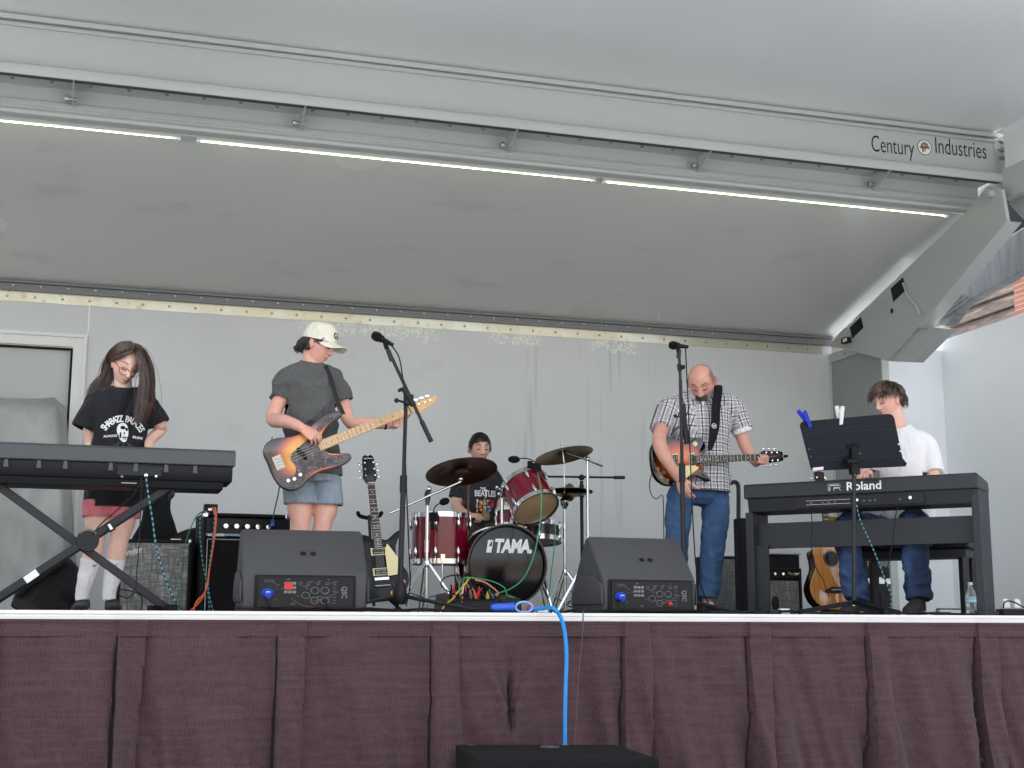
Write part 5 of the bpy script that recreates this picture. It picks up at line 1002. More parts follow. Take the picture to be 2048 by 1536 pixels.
def head_frame(c, yaw, pitch, roll):
    """yaw: face turns to image right; pitch: face looks down; roll: crown leans to image right"""
    M = Matrix.Rotation(R(yaw), 4, 'Z') @ Matrix.Rotation(R(pitch), 4, 'X') @ Matrix.Rotation(R(roll), 4, 'Y')
    M.translation = V(c); return M                    # local: x = image right, -y = face, z = up
def head(mb, M, s=1, adult=False, nose=1, jaw=1, lids=True, nu=120, nv=90, ears=True, wide=1):
    L = []
    for j in range(1, nv):
        a = math.pi * j / nv; row = []
        for i in range(nu):
            b = 2 * math.pi * i / nu; d = V((math.sin(a) * math.cos(b), math.sin(a) * math.sin(b), math.cos(a)))
            bx_ = 1 + .07 * max(0, d.z) ** 2 * (1 - d.z * d.z) * 4; x, y, z = d.x * .074 * wide * bx_, d.y * .094 * bx_, d.z * .115 * (1 - .035 * max(0, d.z) ** 6)
            t = max(0, -z / .115); fr = max(0, -d.y)
            x *= 1 - (.30 - .06 * jaw) * t ** 1.5
            if y > 0: y *= 1 - .45 * t
            if y > 0 and z > -.02: y += .006 * G((z - .035) ** 2, .05)
            f = fr ** .5
            if fr > 0:
                y *= 1 - .10 * t * (1 - G(x * x, .02)) 
                y += .006 * G((z - .06) ** 2, .03) * fr * 0
                y -= .004 * G((z + .105) ** 2 + x * x * .6, .016) * (1.8 + adult)                                  # chin
                nz = .0; 
                if -.05 < z < .03: tt = (.03 - z) / .062; nz = (.004 + .019 * min(1, tt) ** 1.3) * (1 if z > -.032 else max(0, 1 - (-.032 - z) / .010))
                y -= nose * nz * G(x * x, .0062 + .0035 * max(0, min(1, (.03 - z) / .06)))
                y -= nose * .007 * (G((abs(x) - .011) ** 2 + (z + .030) ** 2, .006))                                 # nostril wings
                y += .013 * G((abs(x) - .031) ** 2 * .8 + (z - .010) ** 2 * 1.5, .013)                                # eye sockets
                y -= .005 * G((abs(x) - .028) ** 2 * .25 + (z - .034) ** 2 * 2, .010) * (1.5 if adult else .9)         # brow
                if lids: y -= .010 * G((abs(x) - .031) ** 2 * .7 + (z - .006) ** 2 * 2.2, .0095)                      # eyeball under the lid
                y -= .006 * G((abs(x) - .044) ** 2 + (z + .022) ** 2, .018)                                           # cheek
                y -= .0065 * G(x * x * .22 + (z + .057) ** 2 * 2, .0070); y -= .0065 * G(x * x * .3 + (z + .069) ** 2 * 2, .0062)   # lips
                y += .0055 * G(x * x * .12 + (z + .063) ** 2 * 3, .0030) + .003 * G(x * x * .4 + (z + .080) ** 2, .006)
            row.append(M @ (V((x, y, z)) * s))
        L.append(row)
    mb.loops(L)
    if ears:
        for sx in (-1, 1):
            R3 = (Matrix.Rotation(R(sx * 22), 3, 'Z') @ Matrix.Rotation(R(-12), 3, 'X')); T = M.to_3x3()
            c = M @ (V((sx * .076 * wide, .008, -.004)) * s); mb.ell(c, (.009 * s, .018 * s, .031 * s), n=16, rot=T @ R3)
            c = M @ (V((sx * .083 * wide, .014, .006)) * s); mb.ell(c, (.006 * s, .015 * s, .023 * s), n=14, rot=T @ R3)
def hand(mb, w, d, n, side, s=1.0, curls=(35, 40, 45, 50), mid=45, spread=7, thumb=(35, 25), palm_bend=0):
    """w wrist, d along the hand, n palm normal (fingers curl that way), side=+-1 puts the thumb"""
    w, d = V(w), V(d).normalized(); n = V(n); n = (n - d * n.dot(d)).normalized(); t = d.cross(n) * side     # toward the thumb
    def pt(a, b, c): return w + d * a * s + t * b * s + n * c * s
    # palm
    L = []
    for a, hw, hd in ((-.01, .024, .018), (.015, .030, .016), (.05, .039, .014), (.08, .041, .012), (.092, .038, .010)):
        L.append([pt(a, hw * math.cos(u), hd * math.sin(u)) for u in [2 * math.pi * k / 18 for k in range(18)]])
    mb.loops(L)
    for k, (b, ln, r0) in enumerate(((.029, .072, .0088), (.010, .080, .0090), (-.010, .074, .0086), (-.029, .058, .0078))):
        ang = 0; dirv = (d + t * math.tan(R((1.3 - k) * spread * .5))).normalized(); p = pt(.082 - .004 * abs(k - 1), b, 0); ch = [(p - dirv * .02 * s, r0 * s * 1.05), (p, r0 * s * 1.05)]
        for seg, (f, bend) in enumerate(((.44, curls[k]), (.31, mid + curls[k] * .2), (.25, mid * .7))):
            ang += bend; p = p + (dirv * math.cos(R(ang)) + n * math.sin(R(ang))) * ln * f * s; ch.append((p, r0 * s * (.97 - .1 * seg)))
        limb(mb, ch, n=10, k=3)
    o, b = thumb; p = pt(.022, .026, .006); e1 = (d * math.cos(R(o)) + t * math.sin(R(o)) * 1.1 + n * .35).normalized(); e2 = (d * math.cos(R(o - b)) + t * math.sin(R(o - b)) + n * .7).normalized()
    p1 = p + e1 * .040 * s; p2 = p1 + e1.lerp(e2, .4).normalized() * .032 * s; p3 = p2 + e2 * .026 * s
    limb(mb, [(p - e1 * .015 * s, .015 * s), (p1, .0125 * s), (p2, .0105 * s), (p3, .0092 * s)], n=10, k=3)
def skin_mat(name, base):
    m, q = newmat(name, .52); a = q.node('ShaderNodeAttribute', attribute_name='tone'); xyz, vec = q.sep(); n1 = q.noise(vec, 16, 5); n2 = q.noise(vec, 6, 3)
    c = q.mix(q.step(n1, .3, .7), tuple(b * .93 for b in base), tuple(b * 1.05 for b in base)); c = q.mix(q.mth('MULTIPLY', q.step(n2, .45, .7), .25), c, (base[0] * 1.02, base[1] * .84, base[2] * .84))
    mu = q.node('ShaderNodeMix', data_type='RGBA', blend_type='MULTIPLY'); mu.inputs[0].default_value = 1; q.L(c, mu.inputs[6]); q.L(a.outputs[0], mu.inputs[7]); q.col(mu.outputs[2])
    b = q.b; b.inputs['Subsurface Weight'].default_value = .08; b.inputs['Subsurface Radius'].default_value = (.02, .008, .004); b.inputs['Subsurface Scale'].default_value = .4; q.bump(q.noise(vec, 260, 3), .12, .002); return m
def paint_head(me, M, s, extra=None, lip=(.86, .55, .55), brow=(.28, .22, .2), browz=.036, browth=.0054, cheek=.1, lash=True, stub=None, armhair=None):
    at = me.attributes.new('tone', 'FLOAT_COLOR', 'POINT'); Mi = M.inverted(); out = []
    for v in me.vertices:
        p = (Mi @ v.co) / s; c = V((1, 1, 1))
        if p.length < .16 and p.y < .02:
            fr = p.y < -.03
            if fr:
                k = G(p.x * p.x * .12 + (p.z + .063) ** 2 * 1.6, .0065) ; c = c.lerp(V(lip), min(1, k * 1.2)) if abs(p.x) < .027 else c
                k = G(p.x * p.x * .1 + (p.z + .0632) ** 2 * 4, .0026) * (abs(p.x) < .024); c *= 1 - .45 * k
                bz = browz + .005 * (1 - ((abs(p.x) - .036) / .022) ** 2)
                if .012 < abs(p.x) < .054: fx_ = max(0, min(1, (abs(p.x) - .012) / .008)) * max(0, min(1, (.056 - abs(p.x)) / .018)); k = G((p.z - bz) ** 2, browth * .52) * fx_; c = c.lerp(V(brow) * .8, min(.92, k * 1.35))
                if lash and .017 < abs(p.x) < .047: lz = -.0008 + .12 * (abs(p.x) - .030) ** 2 / .01; k = G((p.z - lz) ** 2, .0028) * min(1, (.050 - abs(p.x)) / .008); c = c.lerp(V((.12, .09, .09)), min(.92, k * 1.5)); k = G((p.z - .0145) ** 2, .0018) * .22; c = V((c.x * (1 - k), c.y * (1 - k), c.z * (1 - k)))
                k = G((abs(p.x) - .031) ** 2 * .5 + (p.z - .004) ** 2, .010); c = V((c.x * (1 - .12 * k), c.y * (1 - .22 * k), c.z * (1 - .18 * k)))
                k = G((abs(p.x) - .008) ** 2 + (p.z + .0395) ** 2, .0028); c *= 1 - .6 * k
            k = G((abs(p.x) - .048) ** 2 + (p.z + .025) ** 2, .02) * cheek; c = V((c.x, c.y * (1 - k), c.z * (1 - k * .9)))
        if p.length < .16 and abs(p.x) > .075: c = V((c.x, c.y * .86, c.z * .86))
        if stub and p.length < .2: c = stub(p, c)
        if extra: c = extra(v.co, c)
        out += [c.x, c.y, c.z, 1]
    at.data.foreach_set('color', out)
def cloth_mesh(mb, voxel=.007, it=5, wr=.006, sc=7, seed=0, stretch=(1, 1, .5), cuts=(), sharp=None):
    me = fuse(mb, voxel, it); me.update(); ns = [v.normal.copy() for v in me.vertices]
    for v, n_ in zip(me.vertices, ns):
        p = V((v.co.x * sc * stretch[0] + seed, v.co.y * sc * stretch[1], v.co.z * sc * stretch[2]))
        a = 1 - abs(noise.noise(p)) * 2.2; b = noise.noise(p * 2.3 + V((3, seed, 1)))
        v.co += n_ * (wr * (max(a, -.3) * .7 + b * .45 - .35))
    bm = bmesh.new(); bm.from_mesh(me); kill = []
    for c, nn, rad in cuts:
        c, nn = V(c), V(nn).normalized()
        for f in bm.faces:
            m_ = f.calc_center_median() - c; h = m_.dot(nn)
            if -.012 < h and (m_ - nn * h).length < rad and h < .08: kill.append(f)
    if kill: bmesh.ops.delete(bm, geom=list(set(kill)), context='FACES')
    for v in bm.verts:
        if v.is_boundary:
            for c, nn, rad in cuts:
                c, nn = V(c), V(nn).normalized(); h = (v.co - c).dot(nn)
                if abs(h) < .03 and (v.co - c - nn * h).length < rad * 1.15: v.co -= nn * (h + .004); break
    bm.to_mesh(me); bm.free(); return me
def wear(name, me, m, parent, thick=0, label=None):
    o = link(name, me, m, parent, smooth=80, label=label)
    if thick: s_ = o.modifiers.new('thick', 'SOLIDIFY'); s_.thickness = thick; s_.offset = -1
    return o
def fabric(name, c, rough=.85, sheen=.06, var=.08, sc=4, fold=.9):
    m, q = newmat(name, rough); xyz, vec = q.sep(); n1 = q.noise(vec, sc, 4); n2 = q.noise(vec, 320, 2); q.col(q.mix(q.step(n1, .3, .7), tuple(b * (1 - var) for b in c), tuple(b * (1 + var) for b in c)))
    q.b.inputs['Sheen Weight'].default_value = sheen
    fo = q.noise(vec, 11, 3, (1, 1, .55)); rid = q.mth('ABSOLUTE', q.mth('SUBTRACT', fo, .5)); q.bump(q.mth('ADD', q.mth('MULTIPLY', rid, -4), q.mth('MULTIPLY', n2, .12)), fold, .015); return m
def decal(name, items, M, target_me, mats, parent, off=.002, T=None):
    """flat print in frame M (x right, y up, z out) laid onto the cloth"""
    bvh = BVHTree.FromPolygons([(T @ v.co if T else v.co) for v in target_me.vertices], [tuple(p.vertices) for p in target_me.polygons])
    n_ = M.to_3x3().col[2].normalized(); d = MB()
    d.v = list(items.v); d.f = items.f; d.mi = items.mi; out = []
    me = d.mesh(name); bm = bmesh.new(); bm.from_mesh(me); bmesh.ops.triangulate(bm, faces=bm.faces)
    for _ in range(3):
        ed = [e for e in bm.edges if e.calc_length() > .022]
        if ed: bmesh.ops.subdivide_edges(bm, edges=ed, cuts=1); bmesh.ops.triangulate(bm, faces=[f for f in bm.faces if len(f.verts) > 3])
    kill = []
    for v in bm.verts:
        w_ = M @ v.co; hit = bvh.ray_cast(w_ + n_ * .3, -n_, .8)
        if hit[0] is None: kill.append(v)
        else: v.co = hit[0] + n_ * (off + v.co.z)
    bmesh.ops.delete(bm, geom=kill, context='VERTS'); bm.to_mesh(me); bm.free()
    return link(name, me, mats, parent, smooth=0)
def strands(mb, guides, n, r=.0022, jit=.006, seed=1, k=4, wave=.003, frng=(0, 1), nn=4):
    """hair strands interpolated between neighbouring guide lines"""
    rn = random.Random(seed); gl = [catmull(g, 5, closed=False) for g in guides]; m = min(len(g) for g in gl); gl = [[g[int(i * (len(g) - 1) / (m - 1))] for i in range(m)] for g in gl]
    for _ in range(n):
        u = rn.uniform(frng[0], frng[1]) * (len(gl) - 1.0001); i = int(u); f = u - i; o1 = V([rn.gauss(0, jit) for _ in range(3)]); ph = rn.uniform(0, 6.28); e = int(m * rn.uniform(.82, 1)); w_ = rn.uniform(.3, 1) * wave
        pts = []
        for j in range(max(e, 3)):
            t = j / (m - 1); p = gl[i][j].lerp(gl[i + 1][j], f) + o1 * (.25 + .9 * t); p = p + V((math.sin(t * 9 + ph), math.cos(t * 7 + ph), 0)) * w_; pts.append(p)
        rr = r * rn.uniform(.7, 1.3); mb.tube(pts, [rr * (1 - .65 * (j / len(pts)) ** 3) for j in range(len(pts))], n=nn)
def hair_mat(name, a, b):
    m, q = newmat(name, .42); xyz, vec = q.sep(); n1 = q.noise(vec, 90, 4, (1, 1, .12)); n2 = q.noise(vec, 9, 3); f = q.mth('MULTIPLY', q.step(n1, .3, .7), q.step(n2, .25, .75, .4, 1)); q.col(q.mix(f, a, b)); q.b.inputs['Specular IOR Level'].default_value = .6; return m
def scalp(mb, M, s, cond, grow=.006, nu=72, nv=54, lump=.004, sc=30):
    """cap of hair: closed shell over the part of the head where cond(dir) holds"""
    Q = {}; fs = []
    for j in range(1, nv):
        for i in range(nu):
            a, b = math.pi * j / nv, 2 * math.pi * i / nu; d = V((math.sin(a) * math.cos(b), math.sin(a) * math.sin(b), math.cos(a)))
            k = cond(d); g = max(-.012, min(1, k * 5) * grow) if k > 0 else -.02
            h = V((d.x * (.074 + g), d.y * (.094 + g) + (.006 if d.y > 0 else 0), d.z * (.115 + g))); h += d * lump * noise.noise(d * sc * .1 * 3 + V((5, 1, 2))) if k > 0 else V()
            Q[(j, i)] = M @ (h * s)
    mb.loops([[Q[(j, i)] for i in range(nu)] for j in range(1, nv)])
def person(label, loc): return thing('person', label, 'person', loc)
def legs_shoe(mb, heel, toe, w=.045, h=.06, s=1): 
    heel, toe = V(heel), V(toe); d = (toe - heel); ln = d.length; d.normalize(); sd = V((-d.y, d.x, 0)).normalized(); L = []
    for t, ww, hh in ((-.0, .6, .9), (.06, .8, 1.05), (.2, .85, 1.1), (.4, .85, .95), (.6, 1.0, .72), (.8, 1.02, .58), (.93, .8, .5), (1.0, .45, .36)):
        c = heel + d * ln * t; L.append([c + sd * w * ww * math.copysign(abs(math.cos(a)) ** .8, math.cos(a)) + V((0, 0, h * hh * (.5 + .5 * math.copysign(abs(math.sin(a)) ** .7, math.sin(a))))) for a in [2 * math.pi * k / 20 for k in range(20)]])
    mb.loops(L)
FAIR = srgb((234, 192, 174))
# ---------------------------------------------------------------- girl with glasses at the left keyboard
yg = 1.0; g = lambda px, py, dy=0: P(px, py, y=yg + dy)
T = person('girl with long brown hair and glasses in a black t shirt at the left keyboard', (g(205, 1100).x, yg, 0))
Mh = head_frame(g(252, 731, -.02), 14, 30, 7); hs_ = .93
skm = skin_mat('girl skin', FAIR); mb = MB(); head(mb, Mh, hs_, wide=.95)
nk = g(247, 800, .03)
limb(mb, [(Mh @ V((0, .03, -.04)), .048), (g(247, 780, .03), .046), (nk, .052)], k=2)
torso(mb, [(g(232, 990), .12, .08), (g(236, 900), .10, .07), (g(240, 840), .11, .068), (g(243, 812), .10, .058), (g(245, 795, .02), .05, .045)], (1, .15, 0))
wl_, wr_ = g(208, 915, -.22), g(300, 905, -.16)
limb(mb, [(g(192, 818), .036), (g(181, 850), .038), (g(184, 893, .02), .034), (wl_.lerp(g(184, 893, .02), .4), .03), (wl_, .023)])
limb(mb, [(g(298, 816), .034), (g(316, 843), .036), (g(322, 858, .05), .033), (g(300, 882, -.02), .028), (wr_, .022)])
hand(mb, wl_, (.45, -1, -.2), (0, 0, -1), 1, .86); hand(mb, wr_, (-.3, -1, -.2), (0, 0, -1), -1, .86)
for sx, hip, kn, an in ((-1, (200, 1000), (191, 1085), (166, 1195)), (1, (255, 1000), (238, 1085), (220, 1195))):
    limb(mb, [(g(*hip), .078), (g(hip[0] * .5 + kn[0] * .5, 1040), .066), (g(*kn), .047), (g(kn[0] * .65 + an[0] * .35, 1120, .01), .050), (g(an[0] + 3, 1170, .02), .033), (g(*an, .02), .030)])
me = fuse(mb, .0036, 4); paint_head(me, Mh, hs_, lip=(.76, .44, .47), brow=(.26, .17, .15), cheek=.16); body_o = link('body', me, skm, T, smooth=80)
# shirt
mb = MB(); torso(mb, [(g(229, 1017), .158, .11), (g(229, 960), .15, .105), (g(233, 900), .142, .10), (g(240, 840), .148, .102), (g(243, 812), .155, .088), (g(244, 793, .01), .125, .072), (g(246, 779, .02), .072, .056), (g(247, 772, .025), .056, .052)], (1, .15, 0)); limb(mb, [(g(246, 786, .02), .050), (g(200, 796), .048), (g(185, 806), .05)], k=2); limb(mb, [(g(246, 786, .02), .050), (g(288, 799), .046), (g(304, 810), .048)], k=2)
limb(mb, [(g(200, 806), .050), (g(188, 815), .062), (g(176, 842), .066), (g(168, 858), .066)], caps='flat', k=3); limb(mb, [(g(292, 808), .050), (g(303, 818), .058), (g(314, 838), .058), (g(320, 848), .056)], caps='flat', k=3)
shm = cloth_mesh(mb, .007, 5, .016, 7, 1, cuts=[(g(229, 1017), (0, 0, -1), .3), (g(167, 860), g(167, 860) - g(188, 818), .075), (g(320, 850), g(320, 850) - g(303, 818), .07), (g(247, 772, .01), (0, -.25, 1), .06)])
sho = wear('shirt', shm, fabric('black cotton', srgb((26, 28, 36)), .9), T, .003, 'black t shirt printed with SHABAZZ PALACES lettering and a white skeleton bust')
Mp = frame(g(248, 850, -.1), (1, .15, 0), (0, 0, 1)); px_m = 1 / 378; it = MB()
word = 'SHABAZZ PALACES'
for k, ch in enumerate(word):
    a = R(146 - k * 112 / (len(word) - 1)); rr = .118; 
    if ch != ' ': text(it, ch, .050, Matrix.Translation((rr * math.cos(a) * 1.0 - .0, rr * math.sin(a) - .085, 0)) @ rotz(math.degrees(a) - 90), depth=.0, bold=.0016, sx=.72)
text(it, 'ALWAYS', .017, Matrix.Translation((-.066, -.062, 0)) @ rotz(4), depth=0, bold=.0006); text(it, 'BELIEVE', .017, Matrix.Translation((.078, -.062, 0)) @ rotz(-3), depth=0, bold=.0006)
sk = [V((.0, .012, 0)), V((-.022, .006, 0)), V((-.034, -.012, 0)), V((-.034, -.04, 0)), V((-.024, -.06, 0)), V((-.018, -.078, 0)), V((-.002, -.092, 0)), V((.014, -.088, 0)), V((.020, -.07, 0)), V((.026, -.05, 0)), V((.024, -.02, 0)), V((.016, .002, 0))]
it.prism([p.to_2d() for p in catmull(sk, 4)], 0, .0004); it.k = 1
for e in (((-.004, -.014), (.014, .010)), ((.016, -.022), (.007, .010)), ((.004, -.044), (.004, .007)), ((-.016, -.056), (.005, .018)), ((.006, -.066), (.016, .0035)), ((.006, -.075), (.011, .002))):
    (cx, cy), (rx, ry) = e; it.prism([(cx + rx * math.cos(a), cy + ry * math.sin(a)) for a in [k * .524 for k in range(12)]], .0004, .0008)
it.k = 2
for a, b in (((-.06, -.15), (-.045, -.112)), ((-.045, -.112), (-.015, -.096)), ((.02, -.096), (.05, -.112)), ((.05, -.112), (.062, -.15)), ((-.03, -.104), (-.02, -.135)), ((.03, -.104), (.02, -.135)), ((-.055, -.135), (-.02, -.128)), ((.02, -.125), (.055, -.14)), ((0, -.1), (0, -.14)), ((-.01, -.14), (.045, -.132))): it.tube([(*a, 0), (*b, 0)], .0013, n=4, flat=.2)
it.k = 0; text(it, 'SQUARE', .018, Matrix.Translation((.022, -.146, 0)) @ rotz(3), depth=0) if False else None
decal('shirt_print', it, Mp, shm, [mat('print white', srgb((226, 226, 228)), .8), mat('print black', srgb((26, 28, 36)), .9), mat('print grey', srgb((120, 124, 134)), .8)], sho, T=Matrix.Translation(T.location))
# shorts, socks, shoes
mb = MB(); torso(mb, [(g(226, 985), .125, .09), (g(226, 1015), .13, .095)], (1, .1, 0))
for a, b in (((198, 1000), (197, 1034)), ((250, 1000), (247, 1036))): limb(mb, [(g(*a), .086), (g(*b), .086)], caps='flat')
wear('shorts', cloth_mesh(mb, .006, 3, .003, 12, 4, cuts=[(g(197, 1036), (0, 0, -1), .1), (g(247, 1038), (0, 0, -1), .1)]), fabric('pink cotton', srgb((216, 124, 134)), .85), T, .003)
for a, b, c in (((181, 1119), (174, 1150), (165, 1200)), ((231, 1119), (226, 1150), (219, 1200))):
    mb = MB(); limb(mb, [(g(*a, .01), .053), (g(*b, .015), .047), (g(c[0], 1185, .02), .036), (g(*c, .02), .037)], caps='flat'); me = cloth_mesh(mb, .005, 3, .004, 20, 2); so = wear('sock', me, fabric('white sock', srgb((236, 232, 236)), .85, .1, .03), T)
    d = MB(); c0 = g(a[0] + (8 if a[0] < 200 else -2), a[1] + 13, -.045); d.tube([c0 + V((-.012, 0, .006)), c0 + V((-.004, -.002, -.002)), c0 + V((.014, 0, .008))], [.001, .003, .001], n=6); d.build('tick_mark', M_blk2, so)
for hx, tx_ in (((168, 1205), (157, 1219)), ((222, 1205), (228, 1219))):
    hl = g(hx[0], 1210, .09); hl.z = 0; tt_ = g(tx_[0], 1215, -.14); tt_.z = 0
    mb = MB(); legs_shoe(mb, hl, tt_, .042, .075); me = fuse(mb, .005, 2); so = wear('shoe', me, fabric('black canvas', srgb((24, 24, 26)), .8), T)
    mb = MB(); legs_shoe(mb, hl - V((0, 0, 0)), tt_ + (tt_ - hl).normalized() * .006, .046, .028); me = fuse(mb, .005, 2); wear('sole', me, M_wht, so)
# glasses
d = MB(Mh @ Matrix.Scale(hs_, 4))
for sx in (-1, 1):
    pts = [V((sx * .033 + .027 * math.cos(a) * (1.05), -.1005 - .006 * math.cos(a) * sx * sx * (.0) + .010 * abs((sx * .033 + .027 * math.cos(a)) / .06) ** 2, -.004 + .024 * math.sin(a) * (1 if math.sin(a) < 0 else .8))) for a in [k * .2618 for k in range(24)]]
    d.tube(pts, .0021, n=6, ring=True); d.tube([(sx * .060, -.088, .006), (sx * .074, -.04, .010), (sx * .077, .005, .008)], .0022, n=6)
d.tube([(-.007, -.103, .004), (0, -.105, .006), (.007, -.103, .004)], .0021, n=6); d.build('glasses', mat('gold wire', srgb((170, 110, 70)), .3, .7), T)
# hair
HM = hair_mat('long brown hair', srgb((44, 30, 26)), srgb((110, 82, 72))); mb = MB()
scalp(mb, Mh, hs_, lambda d: -1 if (abs(d.x) > .7 and d.y < .45 and d.z < .3) else (d.z * .9 + d.y * .75 + .02 - (.60 if d.y < -.2 else 0) + (.22 * abs(d.x - .15))) if d.z > -.55 else -1, .012)
def gp(L): return [P(a, b, y=yg + c) for a, b, c in L]
gR = [gp([(270, 688, -.02), (290, 704, -.03), (301, 740, -.05), (302, 780, -.09), (298, 815, -.13), (283, 838, -.15)]), gp([(270, 688, -.05), (285, 704, -.08), (293, 740, -.10), (295, 785, -.12), (289, 820, -.145), (278, 848, -.15)]), gp([(270, 690, -.08), (279, 706, -.12), (286, 735, -.135), (287, 775, -.14), (283, 815, -.15), (275, 854, -.155)]), gp([(268, 692, -.10), (274, 708, -.14), (280, 735, -.15), (281, 765, -.15), (273, 805, -.15), (272, 850, -.155)])]
strands(mb, gR, 800, .0014, .006, 3, wave=.006); strands(mb, gR, 40, .0010, .020, 13, wave=.012); gR2 = [[p + V((.01, .07, 0)) for p in gR[0]], gR[0]]; strands(mb, gR2, 160, .002, .009, 9, wave=.006)
gL = [gp([(262, 686, -.02), (232, 698, .0), (222, 725, .03), (226, 752, .06), (219, 770, .08), (212, 784, .1)]), gp([(258, 686, -.02), (230, 698, .0), (217, 722, .02), (213, 750, .05), (202, 772, .08), (190, 794, .1)]), gp([(256, 685, .02), (227, 698, .03), (211, 725, .05), (204, 752, .08), (186, 770, .10), (175, 794, .1)]), gp([(256, 685, .06), (230, 700, .08), (215, 740, .1), (208, 765, .11), (196, 785, .12), (185, 810, .13)])]
strands(mb, gL, 850, .0014, .006, 5, wave=.006); strands(mb, gL, 40, .0010, .020, 15, wave=.012)
gT = [gp([(270, 692, -.12), (262, 704, -.145), (248, 712, -.14), (234, 717, -.11), (224, 722, -.05)]), gp([(268, 689, -.10), (252, 698, -.13), (236, 707, -.12), (225, 716, -.07), (220, 724, -.02)]), gp([(266, 686, -.07), (246, 690, -.10), (231, 700, -.09), (221, 713, -.05), (217, 726, .01)]), gp([(264, 684, -.05), (242, 687, -.07), (226, 700, -.05), (216, 714, -.01), (212, 730, .03)]), gp([(260, 682, -.02), (240, 685, -.02), (224, 697, -.01), (214, 714, .02), (209, 735, .05)])]
strands(mb, gT, 800, .0014, .003, 7); gT3 = [gp([(270, 692, -.12), (276, 702, -.145), (281, 716, -.145)]), gp([(271, 689, -.08), (283, 699, -.12), (288, 714, -.12)])]; strands(mb, gT3, 90, .002, .002, 8)
mb.build('hair', HM, T, smooth=60)
# ---------------------------------------------------------------- boy in the white cap with the bass
yb_ = 1.4; g = lambda px, py, dy=0: P(px, py, y=yb_ + dy)
T = person('boy in a white cap and grey t shirt playing the sunburst bass', (g(620, 1200).x, yb_, 0))
Mh = head_frame(g(636, 692, 0), 58, 16, 2); hs_ = .98
skb = skin_mat('bass player skin', srgb((226, 172, 154))); mb = MB(); head(mb, Mh, hs_, adult=False)
limb(mb, [(Mh @ V((0, .03, -.04)), .052), (g(622, 728, .02), .05), (g(620, 748, .02), .056)], k=2)
torso(mb, [(g(625, 960), .12, .085), (g(622, 880), .11, .08), (g(620, 800), .13, .075), (g(618, 766), .12, .062), (g(620, 746, .03), .055, .05)], (1, -.1, 0))
wR = g(604, 856, -.27); hW = wR
limb(mb, [(g(576, 768), .044), (g(558, 803, -.0), .045), (g(546, 838, -.05), .042), (g(566, 842, -.16), .041), (g(588, 848, -.23), .033), (wR, .027)])
wL = P(789, 850, y=1.25)
limb(mb, [(g(668, 770), .042), (g(686, 806, -.02), .043), (g(702, 845, -.08), .040), (g(742, 846, -.13), .035), (wL, .026)])
hand(mb, wR, (.72, -.22, -.50), (.25, .75, -.62), 1, .98, curls=(18, 28, 34, 40), mid=30, thumb=(25, 10))
# fretting hand wraps the neck
hand(mb, wL, (.12, -1, -.12), (-.33, .05, .94), -1, .92, curls=(62, 64, 66, 68), mid=62, spread=3, thumb=(70, 30))
for hip, kn, an in (((600, 980), (601, 1050), (590, 1205)), ((650, 980), (645, 1050), (642, 1205))):
    limb(mb, [(g(*hip), .085), (g(hip[0], 1020), .074), (g(*kn, -.02), .054), (g(kn[0] - 6, 1100, .0), .056), (g(an[0] + 2, 1170, .02), .038), (g(*an, .03), .034)])
me = fuse(mb, .0036, 4); paint_head(me, Mh, hs_, lip=(.86, .6, .6), brow=(.2, .14, .12), cheek=.1); link('body', me, skb, T, smooth=80)
mb = MB(); torso(mb, [(g(626, 952), .172, .118), (g(625, 900), .158, .112), (g(622, 850), .155, .112), (g(620, 800), .165, .115), (g(619, 768), .17, .10), (g(619, 745, .01), .145, .08), (g(620, 729, .02), .085, .062), (g(621, 722, .02), .062, .056)], (1, -.1, 0)); limb(mb, [(g(619, 738, .02), .055), (g(590, 744), .052), (g(574, 756), .056)], k=2); limb(mb, [(g(619, 738, .02), .055), (g(650, 746), .05), (g(668, 758), .055)], k=2)
limb(mb, [(g(590, 752), .06), (g(573, 764), .070), (g(562, 788), .068), (g(557, 802, -.01), .068)], caps='flat', k=3); limb(mb, [(g(654, 756), .058), (g(669, 768), .066), (g(681, 792, -.01), .062), (g(685, 803, -.02), .060)], caps='flat', k=3)
shm = cloth_mesh(mb, .007, 4, .030, 6, 12, stretch=(1, 1, 1.1), cuts=[(g(626, 952), (0, 0, -1), .3), (g(556, 804, -.01), g(556, 804) - g(574, 764), .08), (g(686, 806, -.02), g(686, 806, -.02) - g(668, 766), .075), (g(621, 722, .01), (.1, -.25, 1), .066)])
wear('shirt', shm, fabric('charcoal heather', srgb((92, 93, 93)), .9), T, .003)
mb = MB(); torso(mb, [(g(626, 930), .15, .11), (g(626, 965), .152, .115)], (1, -.1, 0))
for a, b in (((596, 955), (601, 1008)), ((652, 955), (653, 1010))): limb(mb, [(g(*a), .092), (g(*b), .100)], caps='flat')
wear('shorts', cloth_mesh(mb, .006, 3, .006, 9, 4, cuts=[(g(601, 1010), (0, 0, -1), .12), (g(653, 1012), (0, 0, -1), .12)]), fabric('blue grey cotton', srgb((142, 154, 168)), .85), T, .003)
for x in (590, 642):
    mb = MB(); hl = g(x, 1210, .10); hl.z = 0; tt_ = g(x - 4, 1215, -.16); tt_.z = 0; legs_shoe(mb, hl, tt_, .046, .085); wear('shoe', fuse(mb, .005, 2), fabric('dark sneaker', srgb((40, 42, 48)), .8) if 'dark sneaker' not in MATS else MATS['dark sneaker'], T)
